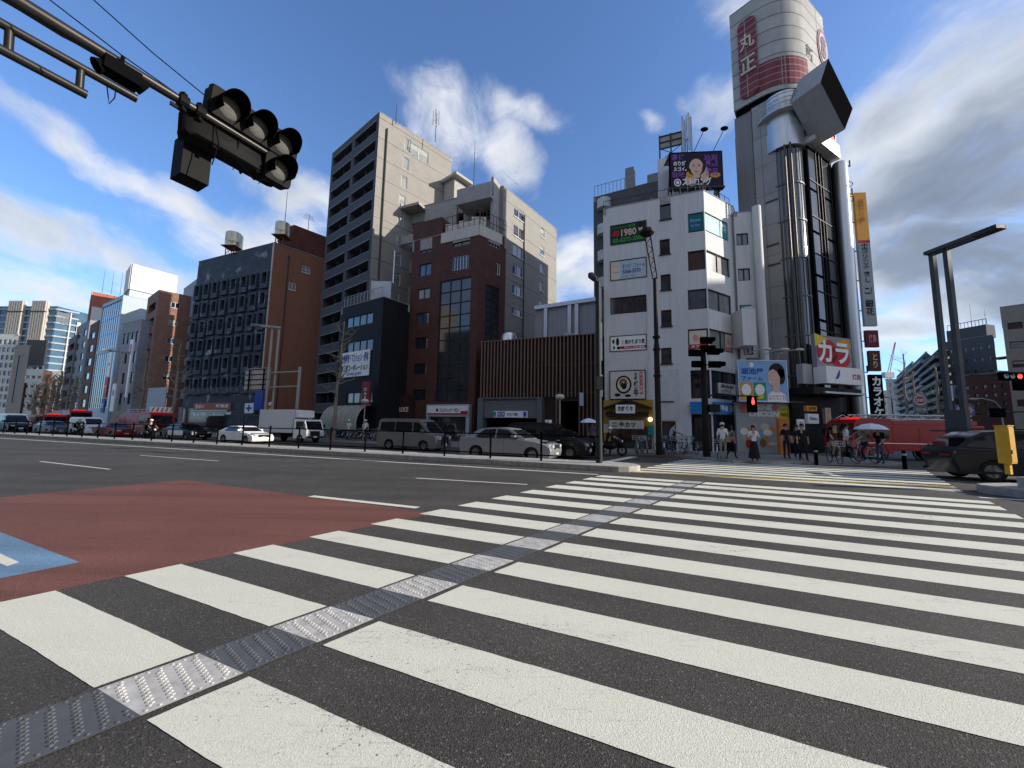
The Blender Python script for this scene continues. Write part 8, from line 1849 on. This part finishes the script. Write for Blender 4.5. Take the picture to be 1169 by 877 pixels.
xr = at(1161, 430, 26).x
for k, xx in enumerate((x0+.28, (x0+xr)/2+.1, xr)):
    m_ = MB(); m_.lathe([(.005, 25.84), (.17, 25.84), (.17, 25.845)], 16, o=(xx, 0, z), ax='y'); m_.build('lens', LITR if k == 2 else G_DARK, t)
    m_ = MB(); m_.tube([(xx+.2*math.cos(R(a_)), 25.72, z+.2*math.sin(R(a_))) for a_ in range(10, 171, 16)], .03, 4); m_.build('visor', BLK, t)
m_ = MB(); m_.tube([(at(1112, 431, 26).x, 26.15, z+.1), (x1+3, 26.15, z+.25)], .05, 6); m_.tube([(x1+3, 26.15, 0), (x1+3, 26.15, z+1)], .14, 8); m_.build('mast_arm', STEEL_DK, t)
q = at(1147, 500, 30); z = at(1147, 462, 30).z; t = thing('street_lamp', 'pale curved street lamp before the brown brick block at right', 'street lamp', (q.x, q.y, 0)); m_ = MB(); m_.tube([(q.x, q.y, 0), (q.x, q.y, z-.3), (q.x-.5, q.y, z+.25), (q.x-1.4, q.y, z+.45), (q.x-1.9, q.y, z+.4)], .05, 6); m_.build('pole', PL_, t)
m_ = MB(); m_.sph((q.x-2.1, q.y, z+.38), (.34, .14, .1), 10); m_.build('lamp_head', PL_, t)
q = at(1093, 500, 27); t = thing('signal_pole', 'dark signal pole with a long mast arm behind the estate car', 'signal pole', (q.x, q.y, 0)); z = at(1093, 472, 27).z; e = at(1175, 470, 27); m_ = MB(); m_.tube([(q.x, q.y, 0), (q.x, q.y, z+.3)], .12, 8); m_.tube([(q.x, q.y, z), (e.x, q.y, e.z)], .06, 6); m_.build('pole', STEEL_DK, t)
for px in (1096, 1137): c = at(px, 478 if px < 1100 else 472, 26.9); m_ = MB(); m_.box(c.x-.45, c.x+.45, 26.7, 26.9, c.z-.28, c.z+.35); m_.build('signal_head', BLK, t)
q = at(996, 500, 34); z = at(997, 478, 34).z; t = thing('globe_lamp', 'round headed lamp right of the karaoke blade sign', 'lamp', (q.x, q.y, 0)); m_ = MB(); m_.tube([(q.x, q.y, 0), (q.x, q.y, z-.2)], .05, 6); m_.build('pole', STEEL_DK, t); m_ = MB(); m_.sph((q.x, q.y, z), (.4, .4, .26), 10); m_.build('lamp_head', PL_, t)
q = at(1022, 500, 46); z = at(1008, 453, 46).z; t = thing('street_lamp', 'thin arched lamp over the side street beside the slate blue block', 'street lamp', (q.x, q.y, 0)); m_ = MB(); m_.tube([(q.x, q.y, 0), (q.x, q.y, z-.2), (q.x-1.2, q.y, z+.05), (q.x-3.6, q.y, z-.2)], .06, 6); m_.build('pole', STEEL_DK, t)

# ------------------------------------------------------------------ overhead signals near the camera
ZA = 6.0
a0 = roof(17, 0, ZA-.25); a1 = roof(310, 178, ZA-.25); ad = (a1-a0).normalized()
AN = Vector((ad.y, -ad.x))                    # to the right of the arm, where the front signal looks
HS = mat('signal_housing', (.007, .007, .007), .55, 0., spec=.05, var=.15, scale=8); ARM = mat('mast_steel', (.035, .032, .03), .38, .6, var=.15, scale=5)
t = thing('signal_mast_arm', 'long dark mast arm reaching over the road with two signal sets', 'mast arm', (a0.x-ad.x*9, a0.y-ad.y*9, 0))
s0_ = a0 - ad*9; m_ = MB(); m_.tube([(s0_.x, s0_.y, ZA-.75), (a0.x, a0.y, ZA-.25), (a0.x*.4+a1.x*.6, a0.y*.4+a1.y*.6, ZA-.25), (a1.x, a1.y, ZA-.25)], [.11, .075, .055, .045], 14); m_.build('arm', ARM, t, smooth=50)
m_ = MB(); m_.tube([(s0_.x, s0_.y, 0), (s0_.x, s0_.y, ZA+.6)], .15, 14); m_.build('pole', ARM, t, smooth=50)
m_ = MB()
for px, py in ((209, 116), (228, 128)):
    c = roof(px, py, ZA-.25); m_.tube([Vector((*(c-ad*.05), ZA-.25)), Vector((*(c+ad*.05), ZA-.25))], .085, 12); m_.box(c.x-.03, c.x+.03, c.y-.03, c.y+.03, ZA-.38, ZA-.13)
m_.build('clamp', HS, t)
def signal_set(label, origin, d, nvec, z, n, extra=False, lit=None, tilt=.12):
    """horizontal lens row from origin along d, looking along nvec"""
    t = thing('traffic_signal', label, 'traffic signal', (origin.x, origin.y, z)); sp_ = .395
    N = Vector((nvec.x, nvec.y, -tilt)).normalized(); D = Vector((d.x, d.y, 0)); U = D.cross(N).normalized(); U = U if U.z > 0 else -U
    O = Vector((origin.x, origin.y, z))
    def P(a, b, c): return O + D*a + U*b + N*c
    def housing(a0_, a1_, b0_, b1_, nm):
        m_ = MB(); r_ = .07; prof = []
        for (ca, cb, s0) in ((a1_-r_, b1_-r_, 0), (a0_+r_, b1_-r_, 90), (a0_+r_, b0_+r_, 180), (a1_-r_, b0_+r_, 270)):
            prof += [(ca+r_*math.cos(R(s0+k*22.5)), cb+r_*math.sin(R(s0+k*22.5))) for k in range(5)]
        n_ = len(prof); cm, cn_ = (a0_+a1_)/2, (b0_+b1_)/2
        rings = [(-.26, .86), (-.20, 1.0), (-.06, 1.0), (-.05, 1.03), (-.03, 1.03), (0, .98)]
        vs = [P(cm+(a-cm)*s_, cn_+(b-cn_)*s_, c) for c, s_ in rings for a, b in prof]
        fs = [(i*n_+k, i*n_+(k+1) % n_, (i+1)*n_+(k+1) % n_, (i+1)*n_+k) for i in range(len(rings)-1) for k in range(n_)] + [list(range(n_))[::-1], [(len(rings)-1)*n_+k for k in range(n_)]]
        m_.add(vs, fs); return m_.build(nm, HS, t, smooth=35)
    def lens(a, b):
        m_ = MB(); rr_ = .152; segs = 28
        rings = [(.002, .035), (.07, .032), (.12, .022), (rr_, .004)]
        vs = [P(a+r_*math.cos(2*math.pi*k/segs), b+r_*math.sin(2*math.pi*k/segs), c) for r_, c in rings for k in range(segs)]
        m_.add(vs, [(i*segs+k, i*segs+(k+1) % segs, (i+1)*segs+(k+1) % segs, (i+1)*segs+k) for i in range(3) for k in range(segs)]); m_.build('lens', LENS, t, smooth=60)
        m_ = MB(); vs = []; ks = [R(-38+k*(256/22)) for k in range(23)]
        for (r_, c_, f_) in ((.172, 0, 0), (.176, .12, 0), (.178, .30, 1), (.170, .30, 1), (.166, .12, 0), (.163, 0, 0)):
            for q_ in ks: c2 = c_*(.45+.55*max(0, math.sin(q_)))**.6 if c_ > .2 else c_; vs.append(P(a+r_*math.cos(q_), b+r_*math.sin(q_), c2))
        n_ = len(ks); m_.add(vs, [(i*n_+k, i*n_+k+1, (i+1)*n_+k+1, (i+1)*n_+k) for i in range(5) for k in range(n_-1)]); m_.build('visor', BLK, t, smooth=50)
    housing(-.24, (n-1)*sp_+.24, -.21, .21, 'housing')
    for k in range(n): lens(k*sp_, 0)
    if extra: housing((n-1)*sp_-.22, (n-1)*sp_+.22, -.65, -.225, 'arrow_housing'); lens((n-1)*sp_, -.435)
    m_ = MB()
    for k in (.1, (n-1)*sp_-.1): m_.tube([P(k, -.05, -.2), P(k, -.24, -.22)], .03, 6)
    m_.build('bracket', HS, t); return t, P
LENS = mat('lens_grey', (.09, .088, .08), .5, var=.35, scale=60, bump=.4, bscale=120)
L1 = roof(262, 124, ZA+.0); L3 = roof(322, 164, ZA+.0); ld = (L3-L1).normalized(); ln = Vector((ld.y, -ld.x))
if ln.dot(-L1) < 0: ln = -ln
signal_set('near traffic signal with three round lenses and an arrow lens, hanging over the road', L1, ld, (ln*1.0), ZA, 3, True)
B1 = roof(222, 155, ZA-.45)
tb, PB = signal_set('traffic signal seen from behind under the mast arm', B1 + ld*.05, ld, -ln, ZA-.42, 3, False)
m_ = MB(); w0 = roof(222, 172, ZA-.75)
vs = []
m_.obox((*(B1-ld*.10 - ln*.02), ZA-1.06), (*(ld*.34), 0), (*(-ln*.30), -.02), (0, 0, .60)); m_.build('lower_housing', HS, tb)
m_ = MB(); m_.obox((*(B1-ld*.30), ZA-.20), (*(ld*.5), 0), (*(-ln*.03), 0), (0, 0, .05)); m_.tube([Vector((*(B1-ld*.2), ZA-.2)), Vector((*(roof(228, 130, ZA-.25)), ZA-.27))], .025, 6); m_.tube([Vector((*(B1+ld*.2), ZA-.2)), Vector((*(roof(240, 137, ZA-.25)), ZA-.27))], .025, 6); m_.build('hanger', HS, tb)
# speaker like detector under the arm
c = roof(138, 82, ZA-.42); t = thing('vehicle_detector', 'small black detector unit clamped under the mast arm', 'detector', (c.x, c.y, ZA-.6)); m_ = MB(); C3 = Vector((c.x, c.y, ZA-.42)); D3 = Vector((*ad, 0)); N3 = Vector((*AN, 0))
m_.obox(C3-D3*.16-N3*.1-Vector((0, 0, .10)), D3*.32, N3*.2, Vector((0, 0, .16))); m_.tube([C3+D3*.1, C3+D3*.22-Vector((0, 0, .06))], [.07, .09], 10); m_.tube([C3-D3*.1-Vector((0, 0, .02)), C3-D3*.2-Vector((0, 0, .10))], [.06, .08], 10); m_.tube([C3, C3+Vector((0, 0, .2))], .02, 6); m_.build('housing', BLK, t)
# two tube gantry further left
ZG = 6.6
b0, b1 = roof(0, 26, ZG), roof(156, 113, ZG); bdg = (b1-b0).normalized(); t = thing('tube_gantry', 'pair of parallel dark tubes joined by short struts at the top left', 'gantry', (*(b0-bdg*6), 0))
m_ = MB(); m_.tube([(*(b0-bdg*6), ZG), (*b1, ZG)], .062, 12); m_.build('upper_tube', ARM, t, smooth=50)
lw = lambda px, py: v2p(px, py, b0, math.degrees(math.atan2(bdg.x, bdg.y)))
c0, c1 = lw(0, 56), lw(99, 108.5); dd3 = (c1-c0).normalized(); m_ = MB(); m_.tube([c0-dd3*6, c1], .062, 12); m_.build('lower_tube', ARM, t, smooth=50)
for (xa, ya, xb, yb_) in ((11, 34, 9.5, 58), (92.5, 78, 90.5, 103)): m_ = MB(); m_.tube([lw(xa, ya), lw(xb, yb_)], .045, 8); m_.build('strut', ARM, t, smooth=50)
m_ = MB(); pa = lw(122, 98); pb = lw(132, 104); m_.tube([pa, pa+Vector((.02, .02, -.16)), pa.lerp(pb, .5)+Vector((0, 0, -.26)), pb+Vector((0, 0, -.12)), pb], .008, 5); m_.build('loop_cable', BLK, t)
m_ = MB(); m_.tube([(*(b0-bdg*6), 0), (*(b0-bdg*6), ZG+.3)], .14, 12); m_.build('pole', ARM, t)
# cables
def cable(label, pts, r=.009): 
    m_ = MB(); m_.tube(pts, r, 5); tag(m_.build('cable', BLK), label, 'cable', 'overhead cables')
def P3(px, py, z): p = roof(px, py, z); return Vector((p.x, p.y, z))
def long_cable(label, A, B):
    d = A-B; cable(label, [B, B.lerp(A, .5)-Vector((0, 0, .03)), A, A+d*2.2+Vector((0, 0, .15))], .008)
long_cable('thin cable meeting the mast arm at its clamp', P3(57, 0, 6.6), P3(209, 112, 5.95))
long_cable('thin cable running to the top corner of the three lens signal', P3(107, 0, 6.9), P3(235, 110, 6.15))
long_cable('thin cable hugging the underside of the mast arm', P3(3, 0, 5.62), P3(128, 71, 5.68))
m_ = MB()
e1_, e2_ = P3(246, 143, ZA-.3), P3(242, 188, ZA-.95); m_.tube([e1_, e1_.lerp(e2_, .5)+Vector((.07, 0, 0)), e2_], .008, 5)
e1_, e2_ = P3(273, 160, ZA-.3), P3(303, 206, ZA-.75); m_.tube([e1_, e1_+Vector((-.02, 0, -.3)), e1_.lerp(e2_, .6)+Vector((0, 0, -.25)), e2_], .008, 5)
tag(m_.build('cable', BLK), 'looped wires dangling from the near traffic signal', 'cable', 'overhead cables')
